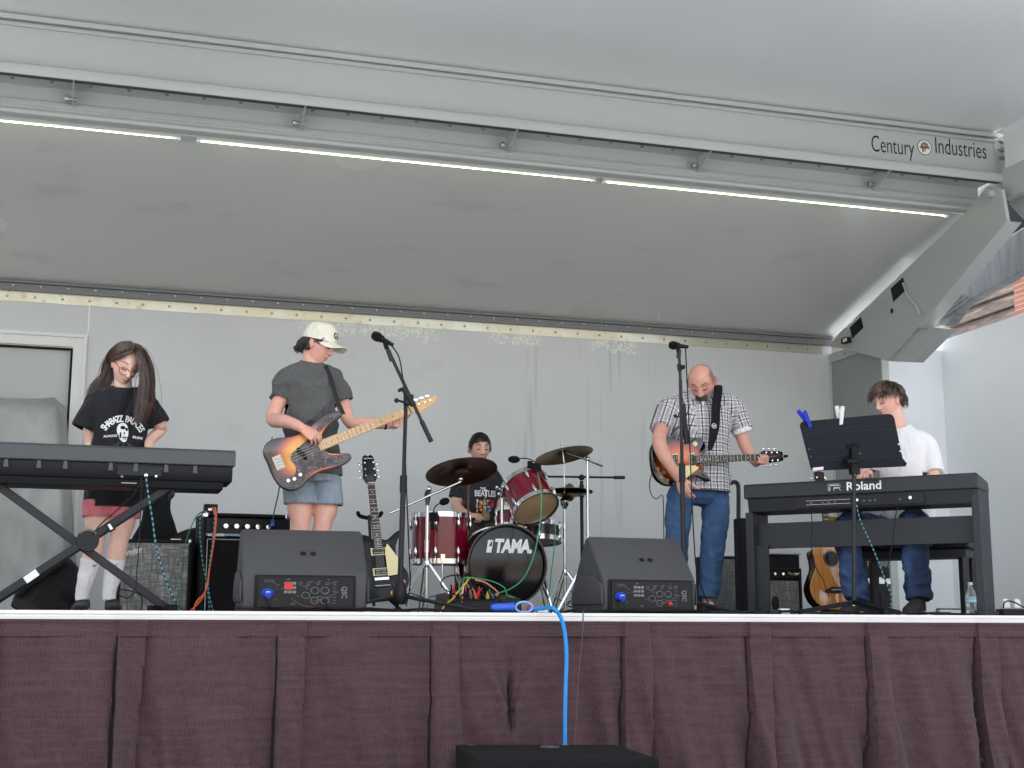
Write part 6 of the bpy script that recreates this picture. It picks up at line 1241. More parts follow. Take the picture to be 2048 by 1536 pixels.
# cap
Mc = Mh @ Matrix.Scale(hs_, 4); mb = MB(Mc); L = []
for j in range(10):
    a = R(90 * j / 9.5); rr = .096 * math.cos(a) ** .62 if j < 9 else .012; z = .03 + .118 * math.sin(a) ** .9
    L.append([V((rr * .92 * math.cos(b), rr * 1.12 * math.sin(b) + .004 + (.0 if math.sin(b) > 0 else -.004), z + (.006 * max(0, -math.sin(b))) )) for b in [2 * math.pi * k / 40 for k in range(40)]])
mb.loops(L); me = mb.mesh('cap'); cp = link('cap', me, fabric('cream wool', srgb((232, 228, 210)), .85, .2, .03), T, smooth=60)
mb = MB(Mc); out = []
for k in range(21):
    a = R(180 + 180 * k / 20); out.append((.078 * math.cos(a), -.092 + -.078 * abs(math.sin(a)) ** .75 * 1.0 + .06 * 0))
inner = [(.080 * math.cos(R(360 - 180 * k / 20)), -.01 + .092 * math.sin(R(360 - 180 * k / 20))) for k in range(21)]
L = []
for (ox, oy), (ix, iy) in zip(out, inner[::-1]):
    ox *= 1.12; oy = -.09 + (oy + .09) * 1.15
    L.append([V((ix, iy, .042 - .25 * ix * ix / .08)), V((ox, oy, .030 - .9 * ox * ox / .08 * .35)), V((ox, oy, .026 - .9 * ox * ox / .08 * .35)), V((ix, iy, .037 - .25 * ix * ix / .08))])
mb.loops(L); mb.build('brim', MATS['cream wool'], cp, smooth=50)
d = MB(Mc); d.ell((0, .004, .143), (.008, .008, .005), n=10); d.build('button', MATS['cream wool'], cp)
it = MB(); text(it, 'G M', .05, Matrix(), depth=0, bold=.0018, sx=.75); Mp = Mc @ Matrix.Translation((0, -.12, .082)) @ Matrix.Rotation(R(90), 4, 'X')
decal('cap_lettering', it, Mp, me, mat('black thread', srgb((22, 22, 24)), .7), cp, T=Matrix.Translation(T.location))
HB = hair_mat('near black hair', srgb((18, 14, 13)), srgb((52, 44, 42))); mb = MB(); scalp(mb, Mh, hs_, lambda d: (d.y * .9 + d.z * .55 + .12) if d.z > -.42 else -1, .008)
ML = Mh @ Matrix.Scale(hs_, 4)
gs_ = [[ML @ V((x, y, z)) for x, y, z in L] for L in (((-.072, -.03, .05), (-.078, .02, .02), (-.070, .06, -.02), (-.06, .09, -.055)), ((-.05, .06, .05), (-.05, .10, .0), (-.045, .11, -.04), (-.04, .125, -.06)), ((.0, .09, .05), (0, .115, 0), (0, .12, -.04), (.0, .135, -.065)), ((.05, .06, .05), (.055, .10, 0), (.05, .11, -.04), (.045, .12, -.06)), ((.074, .0, .04), (.08, .03, .01), (.075, .06, -.02), (.06, .09, -.05)))]
strands(mb, gs_, 600, .0017, .007, 3); gs2 = [[ML @ V((sx * x, y, z)) for x, y, z in L] for sx in (-1,) for L in (((.070, -.06, .05), (.078, -.05, .02), (.079, -.035, .0)), ((.074, -.03, .05), (.08, -.02, .03), (.081, -.012, .015)))]; strands(mb, gs2, 60, .002, .003, 4)
mb.build('hair', HB, T, smooth=60)
d = MB(); p = wL.lerp(g(742, 846, -.13), .4); d.lathe([(.030, -.008), (.033, 0), (.030, .008)], p, (1, 0, .05), cap=False); d.build('wristband', M_rub, T)
# bass strap
d = MB(); pts = catmull([g(640, 726, .04), g(652, 734, -.06), g(663, 760, -.115), g(673, 795, -.155), g(684, 822, -.20), g(688, 828, -.215)], 6, closed=False)
d.loops([[p + V((.011, .0, .004)), p - V((.011, 0, .004)), p - V((.011, -.003, .004)), p + V((.011, .003, .004))] for p in pts]); d.build('strap', mat('dark strap', srgb((52, 52, 54)), .7), gb)
d = MB(); pts = catmull([g(545, 880, -.2), g(537, 910, -.15), g(540, 930, -.1), g(560, 930, .05)], 6, closed=False); d.loops([[p + V((0, .0, .02)), p - V((0, 0, .02)), p - V((.003, 0, .02)), p + V((-.003, .0, .02))] for p in pts]); d.build('strap', MATS['dark strap'], gb)
# ---------------------------------------------------------------- bald man with the sunburst guitar
ym_ = 1.75; g = lambda px, py, dy=0: P(px, py, y=ym_ + dy)
T = person('bald bearded man in a plaid shirt and jeans playing the red sunburst guitar', (g(1395, 1200).x, ym_, 0))
Mh = head_frame(g(1403, 765, -.14), -34, 42, -2); hs_ = 1.09
skn = skin_mat('man skin', srgb((216, 162, 144)))
def stub(p, c):
    if p.y < .0:                                       # goatee and stubble
        k = G((p.z + .062) ** 2 * .5 + max(0, abs(p.x) - .022) ** 2 * 2, .016) if p.z < -.045 and p.y < -.05 else 0
        if abs(p.x) < .03 and -.075 < p.z < -.056: k *= .35
        c = c.lerp(V((.34, .27, .26)), min(.85, k * 1.1)); k2 = (.38 if p.z < -.035 else 0) * (1 if abs(p.x) > .02 else .5); c = c.lerp(V((.62, .60, .64)), k2)
    cl = lambda v: max(0, min(1, v))
    k = cl((p.z + .01) / .02) * max(cl((abs(p.x) - .050) / .014) * cl((p.y + .050) / .02) * cl((.098 - p.z) / .03), cl((p.y - .02) / .02)); c = c.lerp(V((.36, .31, .31)), .8 * k)
    return c
mb = MB(); head(mb, Mh, hs_, adult=True, nose=1.15, jaw=1, wide=1.06)
limb(mb, [(Mh @ V((0, .04, -.03)), .062), (g(1400, 790, .02), .064), (g(1402, 806, .03), .066)], k=2)
torso(mb, [(g(1395, 990), .10, .07), (g(1398, 900), .14, .10), (g(1400, 840), .15, .09), (g(1402, 806, .02), .08, .06)], (1, -.02, 0))
wR = g(1358, 958, -.27); wL = P(1512, 926, y=1.63)
limb(mb, [(g(1342, 826), .04), (g(1326, 852, -.10), .047), (g(1318, 880, -.21), .047), (g(1327, 908, -.26), .046), (g(1344, 936, -.28), .036), (wR, .029)])
limb(mb, [(g(1462, 822), .05), (g(1478, 852, -.02), .052), (g(1487, 882, -.03), .045), (g(1497, 904, -.07), .040), (wL, .029)])
hand(mb, wR, (.38, -.12, -.92), (.75, .5, -.1), 1, 1.06, curls=(12, 20, 26, 32), mid=24, spread=5, thumb=(30, 5))
hand(mb, wL, (.10, -1, -.06), (-.08, .05, 1), -1, 1.05, curls=(62, 64, 66, 68), mid=64, spread=3, thumb=(70, 30))
for hip, kn, an in (((1358, 1010), (1352, 1090), (1345, 1205)), ((1428, 1010), (1425, 1095), (1415, 1200))):
    limb(mb, [(g(*hip), .05), (g(*kn), .045), (g(*an, .02), .035)])
at = None; me = fuse(mb, .0036, 4); paint_head(me, Mh, hs_, lip=(.78, .55, .52), brow=(.30, .25, .23), browth=.006, cheek=.22, stub=stub); bo = link('body', me, skn, T, smooth=80)
bvh = BVHTree.FromPolygons([v.co + T.location for v in bo.data.vertices], [tuple(p.vertices) for p in bo.data.polygons]); rn = random.Random(2); mb = MB()
for _ in range(900):
    x, z = rn.gauss(0, .020), rn.uniform(-.118, -.043)
    if abs(x) > .036 or (-.073 < z < -.054 and abs(x) < .021): continue
    if z > -.054 and abs(x) > .03: continue
    o_ = Mh @ (V((x, -.16, z)) * hs_); di = (Mh.to_3x3() @ V((0, 1, .15 if z > -.1 else .6))).normalized(); h = bvh.ray_cast(o_, di, .3)
    if h[0] is None: continue
    n2 = h[1]; e = (Mh.to_3x3() @ V((rn.gauss(0, .3), -.2, -1))).normalized(); mb.tube([h[0] - n2 * .001, h[0] + n2 * .003 + e * .004, h[0] + n2 * .003 + e * .010], [.0014, .0012, .0006], n=4)
mb.build('beard', hair_mat('grey brown beard', srgb((58, 44, 40)), srgb((124, 104, 98))), T, smooth=60)
# jeans
m, q = newmat('blue denim', .85); xyz, vec = q.sep(); n1 = q.noise(vec, 3.2, 5, (1, 1, .5)); n2 = q.noise(vec, 240, 2, (1, 1, .3)); n3 = q.noise(vec, 22, 5, (1, 1, .25)); c = q.mix(q.step(n1, .25, .8), srgb((52, 82, 122)), srgb((74, 108, 150))); c = q.mix(q.mth('MULTIPLY', q.step(n3, .5, .75), .18), c, srgb((120, 150, 184))); q.col(q.mix(q.mth('MULTIPLY', n2, .3), c, srgb((36, 56, 92)))); q.bump(n2, .25, .002); M_den = m
mb = MB(); torso(mb, [(g(1397, 935), .15, .10), (g(1396, 975), .168, .105), (g(1396, 998), .165, .10), (g(1396, 1010), .11, .07)], (1, -.02, 0))
limb(mb, [(g(1366, 972), .07), (g(1361, 995), .092), (g(1356, 1040, -.01), .088), (g(1354, 1100, -.02), .076), (g(1350, 1160), .070), (g(1347, 1200, .02), .070)], caps='flat', k=4)
limb(mb, [(g(1426, 972), .07), (g(1430, 995), .094), (g(1430, 1040, -.01), .092), (g(1425, 1100, -.02), .080), (g(1420, 1160), .072), (g(1416, 1196, .0), .070)], caps='flat', k=4)
wear('jeans', cloth_mesh(mb, .007, 4, .011, 8, 7, stretch=(1, 1, 1.5), cuts=[(g(1347, 1202, .02), (0, 0, -1), .1), (g(1416, 1198), (0, 0, -1), .1)]), M_den, T, .003)
# plaid shirt: pattern follows torso and sleeves through its own coordinates
mb = MB(); torso(mb, [(g(1404, 988), .195, .15), (g(1404, 960), .19, .142), (g(1402, 900), .19, .135), (g(1401, 850), .205, .14), (g(1400, 822), .205, .125), (g(1400, 803, .01), .165, .10), (g(1402, 790, .02), .09, .078), (g(1402, 782, .02), .07, .07)], (1, -.02, 0));
limb(mb, [(g(1400, 798, .02), .07), (g(1365, 804), .068), (g(1340, 816), .070)], k=2); limb(mb, [(g(1402, 798, .02), .07), (g(1440, 802), .066), (g(1464, 814), .068)], k=2)
s1 = [(g(1345, 812), .075), (g(1334, 826), .084), (g(1327, 846, -.07), .078), (g(1323, 860, -.12), .076)]; s2 = [(g(1458, 810), .075), (g(1470, 824), .082), (g(1480, 848, -.01), .074), (g(1484, 860, -.02), .072)]
limb(mb, s1, caps='flat', k=3); limb(mb, s2, caps='flat', k=3)
shm = cloth_mesh(mb, .007, 5, .018, 7, 21, stretch=(1, 1, .9), cuts=[(g(1404, 985), (0, 0, -1), .3), (g(1322, 863, -.13), g(1323, 860, -.12) - g(1334, 826), .09), (g(1485, 863, -.02), g(1484, 860, -.02) - g(1470, 824), .085), (g(1402, 781, .01), (0, -.35, 1), .075)])
for v in shm.vertices:
    f = max(0, min(1, (g(0, 925).z - v.co.z) / .2)); f = f * f * (3 - 2 * f); x = v.co.x
    v.co.z += f * (-.055 * max(0, 1 - abs(x - g(1420, 0).x) / .10) + .03 * max(0, min(1, (g(1400, 0).x - x) / .06)))
at = shm.attributes.new('plaid', 'FLOAT_VECTOR', 'POINT'); out = []
c0 = g(1402, 0).x; zl = g(1402, 806).z
for v in shm.vertices:
    p = v.co; u = (p.x - c0); w2 = p.z + (p.y - ym_) * .2
    for a, b, sg in ((s1[1][0], s1[3][0], -1), (s2[1][0], s2[3][0], 1)):
        dd = (b - a).normalized(); h = (p - a).dot(dd); lat = (p.x - a.x) * sg
        if sg * (p.x - c0) > .165 and h > -.03: e = (p - a) - dd * h; pr_ = V((1, 0, 0)) - dd * dd.x; pr_.normalize(); u = e.dot(pr_) + 3; w2 = h
    out += [u, p.y, w2]
at.data.foreach_set('vector', out)
m, q = newmat('plaid cotton', .85); a_ = q.node('ShaderNodeAttribute', attribute_name='plaid'); sx_ = q.node('ShaderNodeSeparateXYZ'); q.L(a_.outputs['Vector'], sx_.inputs[0])
def stripes(v, per, wd, ph=0):
    f = q.mth('FRACT', q.mth('ADD', q.mth('DIVIDE', v, per), ph + 50)); return q.step(q.mth('ABSOLUTE', q.mth('SUBTRACT', f, .5)), wd, wd + .04, 1, 0)
ux, uz = sx_.outputs[0], sx_.outputs[2]; c = (.80, .78, .80)
c = q.mix(q.mth('MULTIPLY', stripes(ux, .050, .17, .5), .5), c, srgb((130, 126, 134))); c = q.mix(q.mth('MULTIPLY', stripes(uz, .052, .20, .5), .5), c, srgb((136, 130, 136)))
c = q.mix(q.mth('MULTIPLY', stripes(ux, .050, .07), .88), c, srgb((52, 48, 56))); c = q.mix(q.mth('MULTIPLY', stripes(uz, .052, .055), .8), c, srgb((64, 58, 64)))
q.col(c); q.bump(q.noise(q.sep()[1], 300), .1, .002)
so = wear('shirt', shm, m, T, .003)
d = MB(); n_ = V((0, -1, 0))
for s_ in (-1, 1):
    A_ = g(1402 + s_ * 20, 786, -.06); d.loops([[A_ + V((s_ * .0, 0, .03)), A_ + V((s_ * .02, .03, .0)), g(1402 + s_ * 16, 800, -.135), g(1402 + s_ * 5, 793, -.125)], [q2 + V((0, -.006, .002)) for q2 in (A_ + V((s_ * .0, 0, .03)), A_ + V((s_ * .02, .03, .0)), g(1402 + s_ * 16, 800, -.135), g(1402 + s_ * 5, 793, -.125))]])
d.build('collar', fabric('shirt collar', srgb((196, 190, 196)), .85), so)
mb = MB(); limb(mb, [(g(1474, 835), .066), (g(1485, 864, -.02), .069), (g(1487, 868, -.02), .068)], caps='flat', k=2); wear('undershirt', cloth_mesh(mb, .006, 3, .003, 12, 3, cuts=[(g(1487, 869, -.02), g(1484, 860, -.02) - g(1470, 824), .085)]), fabric('white undershirt', srgb((238, 236, 236)), .85), T, .003)
d = MB(); d.loops([[g(1400, 797, -.128), g(1412, 797, -.128), g(1406, 812, -.15)], [g(1400, 797, -.12), g(1412, 797, -.12), g(1406, 812, -.142)]]); d.build('undershirt', MATS['white undershirt'], T)
for hx, tx_ in (((1345, 1205), (1338, 1215)), ((1415, 1206), (1428, 1218))):
    hl = g(hx[0], 1210, .10); hl.z = 0; tt_ = g(tx_[0], 1215, -.19); tt_.z = 0; mb = MB(); legs_shoe(mb, hl, tt_, .052, .10); sh_ = wear('shoe', fuse(mb, .005, 2), mat('black sneaker', srgb((28, 28, 32)), .6), T)
    mb = MB(); legs_shoe(mb, hl, tt_ + (tt_ - hl).normalized() * .005, .056, .030); wear('sole', fuse(mb, .005, 2), M_wht, sh_)
    d = MB()
    for k in range(5): c2 = hl.lerp(tt_, .42 + .07 * k); h = .100 - .010 * k; d.tube([c2 + V((-.024, 0, h - .008)), c2 + V((0, 0, h)), c2 + V((.024, 0, h - .008))], .004, n=6)
    d.build('laces', M_wht, sh_)
# guitar strap over the image-right shoulder
d = MB(); pts = catmull([g(1426, 778, .06), g(1434, 770, -.03), g(1436, 782, -.115), g(1432, 810, -.165), g(1430, 850, -.19), g(1424, 880, -.21), g(1419, 900, -.24)], 6, closed=False); n2 = len(pts)
d.loops([[p + V((w2, 0, 0)), p - V((w2, 0, 0)), p - V((w2, .006, 0)), p + V((w2, -.006, 0))] for p, w2 in ((p, .031 if i < n2 * .72 else .031 - .018 * (i / n2 - .72) / .28) for i, p in enumerate(pts))]); sp_ = d.build('strap', mat('black webbing', srgb((26, 27, 31)), .8, bump=.4, bs=200), gm)
d = MB(); c = g(1428, 852, -.203); d.lathe([(.017, 0), (.017, .003)], c, (0, -1, .1), n=20); d.k = 1; d.lathe([(.013, .003), (.013, .0036)], c, (0, -1, .1), n=20); d.k = 0; d.box(c + V((0, -.0042, 0)), (.018, .0012, .006)); d.build('round_emblem', [M_wht, M_blk2], sp_)
cable('guitar_cable', 'thin black cable looping from the red sunburst guitar behind the man', [P(1309, 935, y=1.44), P(1300, 960, y=1.5), P(1301, 985, y=1.55), P(1312, 998, y=1.6), P(1324, 990, y=1.66), P(1327, 1010, y=1.74), P(1328, 1090, y=1.9), P(1332, 1190, y=1.95)], .003)
# ---------------------------------------------------------------- drummer
yd = 3.3; g = lambda px, py, dy=0: P(px, py, y=yd + dy)
T = person('young drummer with short dark hair seated behind the drum kit', (g(958, 1200).x, yd, 0))
Mh = head_frame(g(959, 897, 0), 2, 12, -2); hs_ = .98; mb = MB(); head(mb, Mh, hs_, wide=1.0)
limb(mb, [(Mh @ V((0, .03, -.04)), .05), (g(957, 938, .03), .052), (g(957, 950, .03), .06)], k=2)
torso(mb, [(g(957, 1060), .12, .09), (g(957, 1000), .12, .08), (g(957, 962), .10, .06)], (1, 0, 0))
wR = g(936, 1030, -.34)
limb(mb, [(g(925, 960), .052), (g(918, 990, -.03), .045), (g(912, 1008, -.06), .041), (g(920, 1022, -.2), .038), (wR, .028)])
limb(mb, [(g(990, 960), .052), (g(1003, 995, -.03), .045), (g(1004, 1010, -.1), .04), (g(1006, 1035, -.25), .03), (g(1006, 1045, -.3), .026)])
hand(mb, wR, (.7, -.6, -.1), (.3, .3, -1), 1, .95, curls=(50, 55, 58, 60), mid=60); hand(mb, g(1006, 1045, -.3), (-.2, -.8, -.1), (0, 0, -1), 1, .95, curls=(50, 55, 58, 60), mid=60)
me = fuse(mb, .0036, 4); paint_head(me, Mh, hs_, lip=(.86, .56, .56), brow=(.2, .15, .13), browth=.0052, browz=.034, cheek=.16); link('body', me, skin_mat('drummer skin', srgb((226, 182, 164))), T, smooth=80)
mb = MB(); torso(mb, [(g(957, 1075), .17, .125), (g(957, 1030), .165, .12), (g(957, 985), .17, .11), (g(957, 960), .175, .095), (g(957, 945, .01), .13, .08), (g(957, 934, .03), .065, .058)], (1, 0, 0))
limb(mb, [(g(957, 944, .02), .055), (g(932, 950), .055), (g(924, 965), .062), (g(917, 985, -.02), .062), (g(914, 997, -.03), .06)], caps='flat', k=3); limb(mb, [(g(957, 944, .02), .055), (g(982, 950), .055), (g(991, 965), .062), (g(999, 985, -.02), .060), (g(1003, 997, -.03), .058)], caps='flat', k=3)
shm = cloth_mesh(mb, .007, 5, .016, 7, 31, cuts=[(g(914, 998, -.03), g(914, 998) - g(924, 965), .075), (g(957, 935, .01), (0, -.3, 1), .062)])
so = wear('shirt', shm, fabric('faded black cotton', srgb((50, 50, 56)), .9), T, .003, 'dark t shirt printed with THE BEATLES over a bright colourful picture')
it = MB(); text(it, 'THE', .028, Matrix.Translation((-.02, .112, 0)), depth=0, bold=.001, sx=.85); text(it, 'BEATLES', .062, Matrix.Translation((.0, .075, 0)), depth=0, bold=.002, sx=.72)
for ch, x in (('B', -.0915), ): text(it, 'T', .085, Matrix.Translation((.0, .070, .0002)), depth=0, bold=.002, sx=.5)
rn = random.Random(11); k_ = [(206, 178, 60), (192, 48, 54), (112, 164, 200), (210, 210, 214), (212, 84, 120), (60, 130, 100)]; mts = [mat('print white', (1, 1, 1))] + [mat('print colour %d' % i, srgb(c), .8) for i, c in enumerate(k_)]
for i in range(34):
    x = -.062 + .124 * (i % 9) / 8 + rn.uniform(-.006, .006); z = .02 - (i // 9) * .022 + rn.uniform(-.006, .006); it.k = 1 + (0 if x < -.035 and i % 2 else 1 if x > .035 else rn.randrange(6)); w2, h2 = rn.uniform(.006, .013), rn.uniform(.008, .018)
    it.prism([(x + w2 * math.cos(a) * rn.uniform(.7, 1), z + h2 * math.sin(a) * rn.uniform(.7, 1)) for a in [j * .785 for j in range(8)]], 0, .0003 + .0001 * i)
it.k = 7; mts.append(mat('print tan', srgb((170, 150, 116)), .8)); it.prism([(-.002 + .036 * math.cos(a), -.092 + .034 * math.sin(a)) for a in [j * .314 for j in range(20)]], .001, .0013); it.k = 8; mts.append(mat('print brown', srgb((96, 60, 44)), .8))
for rr in (.029, .018): it.tube([(-.002 + rr * math.cos(j * .393), -.092 + rr * .94 * math.sin(j * .393), .0016) for j in range(16)], .0016, n=4, ring=True)
Mp = frame(g(970, 1008, -.1), (1, 0, 0), (0, 0, 1)); decal('shirt_print', it, Mp, shm, mts, so, T=Matrix.Translation(T.location))
mb = MB()
for s_, kx in ((-1, 925), (1, 1000)): limb(mb, [(g(957 + s_ * 14, 1080, -.0), .095), (g((957 + kx) / 2, 1072, -.2), .085), (g(kx, 1072, -.42), .075), (g(kx + 2, 1130, -.38), .07), (g(kx + 4, 1210, -.3), .06)])
wear('trousers', cloth_mesh(mb, .008, 4, .014, 9, 6), fabric('olive cargo cloth', srgb((66, 66, 52)), .9), T)
HD = hair_mat('short dark hair', srgb((26, 21, 19)), srgb((70, 58, 52))); mb = MB()
scalp(mb, Mh, hs_, lambda d: d.z * 1.0 + d.y * .60 + .03 + .12 * noise.noise(d * 5) if d.z > -.35 else -1, .009, lump=.004, sc=60); ML = Mh @ Matrix.Scale(hs_, 4); rn = random.Random(4)
for _ in range(2400):
    a, b = rn.uniform(0, 6.28), rn.uniform(-.3, 1); d_ = V((math.cos(a) * math.sqrt(1 - b * b), math.sin(a) * math.sqrt(1 - b * b), b))
    if d_.z + d_.y * .60 + .05 + .10 * noise.noise(d_ * 5) < 0 and not (abs(d_.x) > .82 and -.42 < d_.y < .05 and d_.z > -.14): continue
    p = V((d_.x * .081, d_.y * .101, d_.z * .122)); mb.tube([ML @ p, ML @ (p * 1.07 + V((rn.gauss(0, .004), -.006 + rn.gauss(0, .004), -.002)))], [.0022, .0009], n=4)
mb.build('hair', HD, T, smooth=60)
d = MB(); d.cyl(P(936, 1036, y=yd - .44), P(937, 968, y=yd - .50), .0075, .006, n=10); tag(d.build('drumstick', mat('hickory', srgb((120, 84, 64)), .5)), 'brown wooden drumstick held upright by the seated drummer', 'drumstick')
# drum throne (hidden mostly)
d = MB(); c = g(957, 1100, .02); d.lathe([(.15, 0), (.17, .03), (.17, .08), (.12, .10)], V((c.x, c.y, .36)), (0, 0, 1)); tag(d.build('drum_throne', MATS['black vinyl']), 'round black drum stool under the seated drummer', 'stool')
# ---------------------------------------------------------------- pianist
F_ = -UN; pc = W(PLn * .60, .62, 0); yp_ = pc.y
def g(px, py, dv=0):                                   # dv: metres away from the piano (along UN) from the player's plane
    d_ = CR @ V(((px - 1024) / FL, -(py - 768) / FL, -1)); o = pc + UN * dv; t = (o - CAM).dot(UN) / d_.dot(UN); return CAM + d_ * t
T = person('boy with tousled brown hair in a white t shirt seated at the black piano', V((pc.x, pc.y, 0)))
Mh = head_frame(g(1776, 803, .0), -80, 16, 0); hs_ = .97; mb = MB(); head(mb, Mh, hs_)
limb(mb, [(Mh @ V((0, .03, -.04)), .055), (g(1791, 842, .03), .060), (g(1797, 862, .03), .072)], k=2)
torso(mb, [(g(1812, 1020, .02), .11, .09), (g(1810, 950, .0), .11, .08), (g(1808, 900), .12, .08), (g(1800, 878, .02), .07, .055)], UU)
wR, wL = g(1738, 948, -.30), g(1835, 965, -.30)
limb(mb, [(g(1750, 895, .0), .052), (g(1735, 930, -.05), .044), (g(1728, 958, -.1), .04), (wR.lerp(g(1728, 958, -.1), .4), .036), (wR, .027)])
limb(mb, [(g(1856, 895, .02), .055), (g(1864, 930, .0), .046), (g(1864, 965, -.03), .042), (wL.lerp(g(1864, 965), .4), .036), (wL, .027)])
hand(mb, wR, F_ + V((-.3, 0, -.1)), (0, 0, -1), -1, .95); hand(mb, wL, F_ + V((0, 0, -.2)), (0, 0, -1), 1, .95)
me = fuse(mb, .0036, 4); paint_head(me, Mh, hs_, lip=(.86, .56, .56), brow=(.26, .2, .17), browth=.005, cheek=.2); link('body', me, skin_mat('pianist skin', srgb((230, 182, 164))), T, smooth=80)
mb = MB(); torso(mb, [(g(1815, 1040, .03), .17, .125), (g(1813, 980, .0), .16, .12), (g(1810, 930), .165, .12), (g(1806, 900), .172, .105), (g(1803, 880, .01), .145, .085), (g(1799, 862, .02), .092, .068), (g(1797, 852, .03), .070, .064)], UU)
limb(mb, [(g(1800, 874, .02), .056), (g(1765, 884), .056), (g(1750, 900), .064), (g(1738, 930, -.05), .062), (g(1734, 940, -.07), .06)], caps='flat', k=3)
limb(mb, [(g(1804, 872, .02), .058), (g(1840, 880, .01), .060), (g(1854, 896, .02), .070), (g(1862, 925, .0), .070), (g(1866, 945, -.01), .068)], caps='flat', k=3)
shm = cloth_mesh(mb, .007, 6, .013, 5, 41, stretch=(1, 1, .6), cuts=[(g(1866, 947, -.01), (0, 0, -1), .08), (g(1734, 941, -.07), (-.2, 0, -1), .07), (g(1798, 853, .02), (-.1, -.25, 1), .076)])
wear('shirt', shm, fabric('white cotton', (.80, .79, .80), .85, .06, .02, fold=.3), T, .003)
m, q = newmat('dark denim', .85); xyz, vec = q.sep(); n1 = q.noise(vec, 5, 5, (1, 1, .5)); n2 = q.noise(vec, 240, 2); q.col(q.mix(q.step(n1, .4, .7), srgb((28, 44, 76)), srgb((60, 86, 128)))); q.bump(n2, .2, .002)
mb = MB()
hp = g(1812, 1050, .05); hp.z = .53
for s_, kx, ax_ in ((-1, 1693, 1712), (1, 1826, 1838)):
    h0 = hp + UU * s_ * .09; kn = g(kx, 1052, -.36); kn.z = .56; a_ = g(ax_, 1205, -.30); a_.z = .12; mid = kn.lerp(a_, .5)
    limb(mb, [(h0 + UN * .05, .105), (h0.lerp(kn, .5), .098), (kn, .080), (mid, .078), (a_ + V((0, 0, .02)), .080), (a_ - V((0, 0, .02)), .080)], caps='flat', k=4)
torso(mb, [(hp + V((0, 0, -.09)), .17, .13), (hp + V((0, 0, .12)), .16, .12)], UU)
wear('jeans', cloth_mesh(mb, .007, 4, .018, 9, 9, stretch=(1, 1, 1.4)), m, T)
for ax_, tx_ in ((1714, 1690), (1840, 1836)):
    hl = g(ax_, 1212, -.26); hl.z = 0; tt_ = hl + (F_ * .27 if tx_ > 1800 else V((-.20, -.20, 0))); mb = MB(); legs_shoe(mb, hl, tt_, .052, .11); sh_ = wear('shoe', fuse(mb, .005, 2), mat('charcoal knit shoe', srgb((62, 60, 60)), .9), T); mb = MB(); legs_shoe(mb, hl, tt_, .055, .038); wear('sole', fuse(mb, .005, 2), mat('cream sole', srgb((206, 200, 180)), .6), sh_)
HP = hair_mat('tousled brown hair', srgb((46, 36, 32)), srgb((122, 100, 86))); mb = MB(); ML = Mh @ Matrix.Scale(hs_, 4)
scalp(mb, Mh, hs_, lambda d: (d.z * 1.0 + d.y * .70 - .02 - (.34 * max(0, 1 - abs(d.y) * 2.2))) if d.z > -.45 else -1, .018, lump=.010, sc=40); rn = random.Random(9)
crown = V((.01, .045, .125))
for _ in range(2600):
    a, b = rn.uniform(0, 6.28), rn.uniform(-.1, 1); d_ = V((math.cos(a) * math.sqrt(1 - b * b), math.sin(a) * math.sqrt(1 - b * b), b))
    if d_.z * 1.0 + d_.y * .70 - .0 - (.40 * max(0, 1 - abs(d_.y) * 2.2)) < 0: continue
    if abs(d_.x) > .72 and d_.z < .42 and d_.y < .45: continue
    p = V((d_.x * .084, d_.y * .106, d_.z * .128)); away = (p - crown); away.normalize(); away = away + noise.noise_vector(p * 26) * 1.1; fl = (away + V((-.25 * (1 if d_.y < 0 else 0), -.2 if d_.y < .2 else .1, -.1))); fl = (fl - d_ * fl.dot(d_) * .8).normalized(); ln_ = rn.uniform(.03, .06); ph = rn.uniform(0, 6.28); pts = []
    for k in range(6):
        t = k / 5; q2 = p + fl * ln_ * t + d_ * (.020 * math.sin(t * 2.6) + rn.uniform(0, .003)) + V((0, 0, -.012 * t * t)) + V((math.sin(ph + t * 4), math.cos(ph + t * 3), 0)) * .004; pts.append(ML @ q2)
    mb.tube(pts, [.0019 * (1 - .7 * (k / 5) ** 2) for k in range(6)], n=4)
mb.build('hair', HP, T, smooth=60)
# ================================================================ CABLES AND SMALL THINGS ON THE DECK
def dots(name, c0, c1, per=.028):
    m, q = newmat(name, .6); a = q.node('ShaderNodeAttribute', attribute_name='along'); f = q.mth('FRACT', q.mth('DIVIDE', a.outputs['Fac'], per)); q.col(q.mix(q.step(f, .45, .55), c0, c1)); return m
M_dot = dots('teal dotted cable', srgb((20, 30, 40)), srgb((84, 150, 160)))
def cable2(name, lab, pts, r=.0045, m=None, n=6, group=None):
    pts = catmull(pts, n, closed=False); d = MB(); d.tube(pts, r, n=7); me = d.mesh(name); L_ = [0]
    for a, b in zip(pts, pts[1:]): L_.append(L_[-1] + (b - a).length)
    at = me.attributes.new('along', 'FLOAT', 'POINT'); at.data.foreach_set('value', [L_[min(i // 7, len(L_) - 1)] for i in range(len(me.vertices))])
    o = link(name, me, m or M_dot); tag(o, lab, 'cable', group); return o
pl_ = lambda L, y=None: [P(a, b, y=(c[0] if c else y)) for a, b, *c in L]
def fl(px, y, z=.006): p = P(px, 1220, y=y); return V((p.x, y, z))
cable2('instrument_cable', 'teal and black braided cable hanging from the back of the left keyboard', pl_([(292, 952), (296, 985), (305, 1040), (312, 1090), (325, 1140), (340, 1180), (356, 1210)], .42) + [fl(372, .5)])
cable2('power_cable', 'thin black cable drooping from the left keyboard across the x stand', pl_([(284, 955), (270, 985), (240, 1015), (205, 1045), (182, 1072)], .42), .003, M_cab)
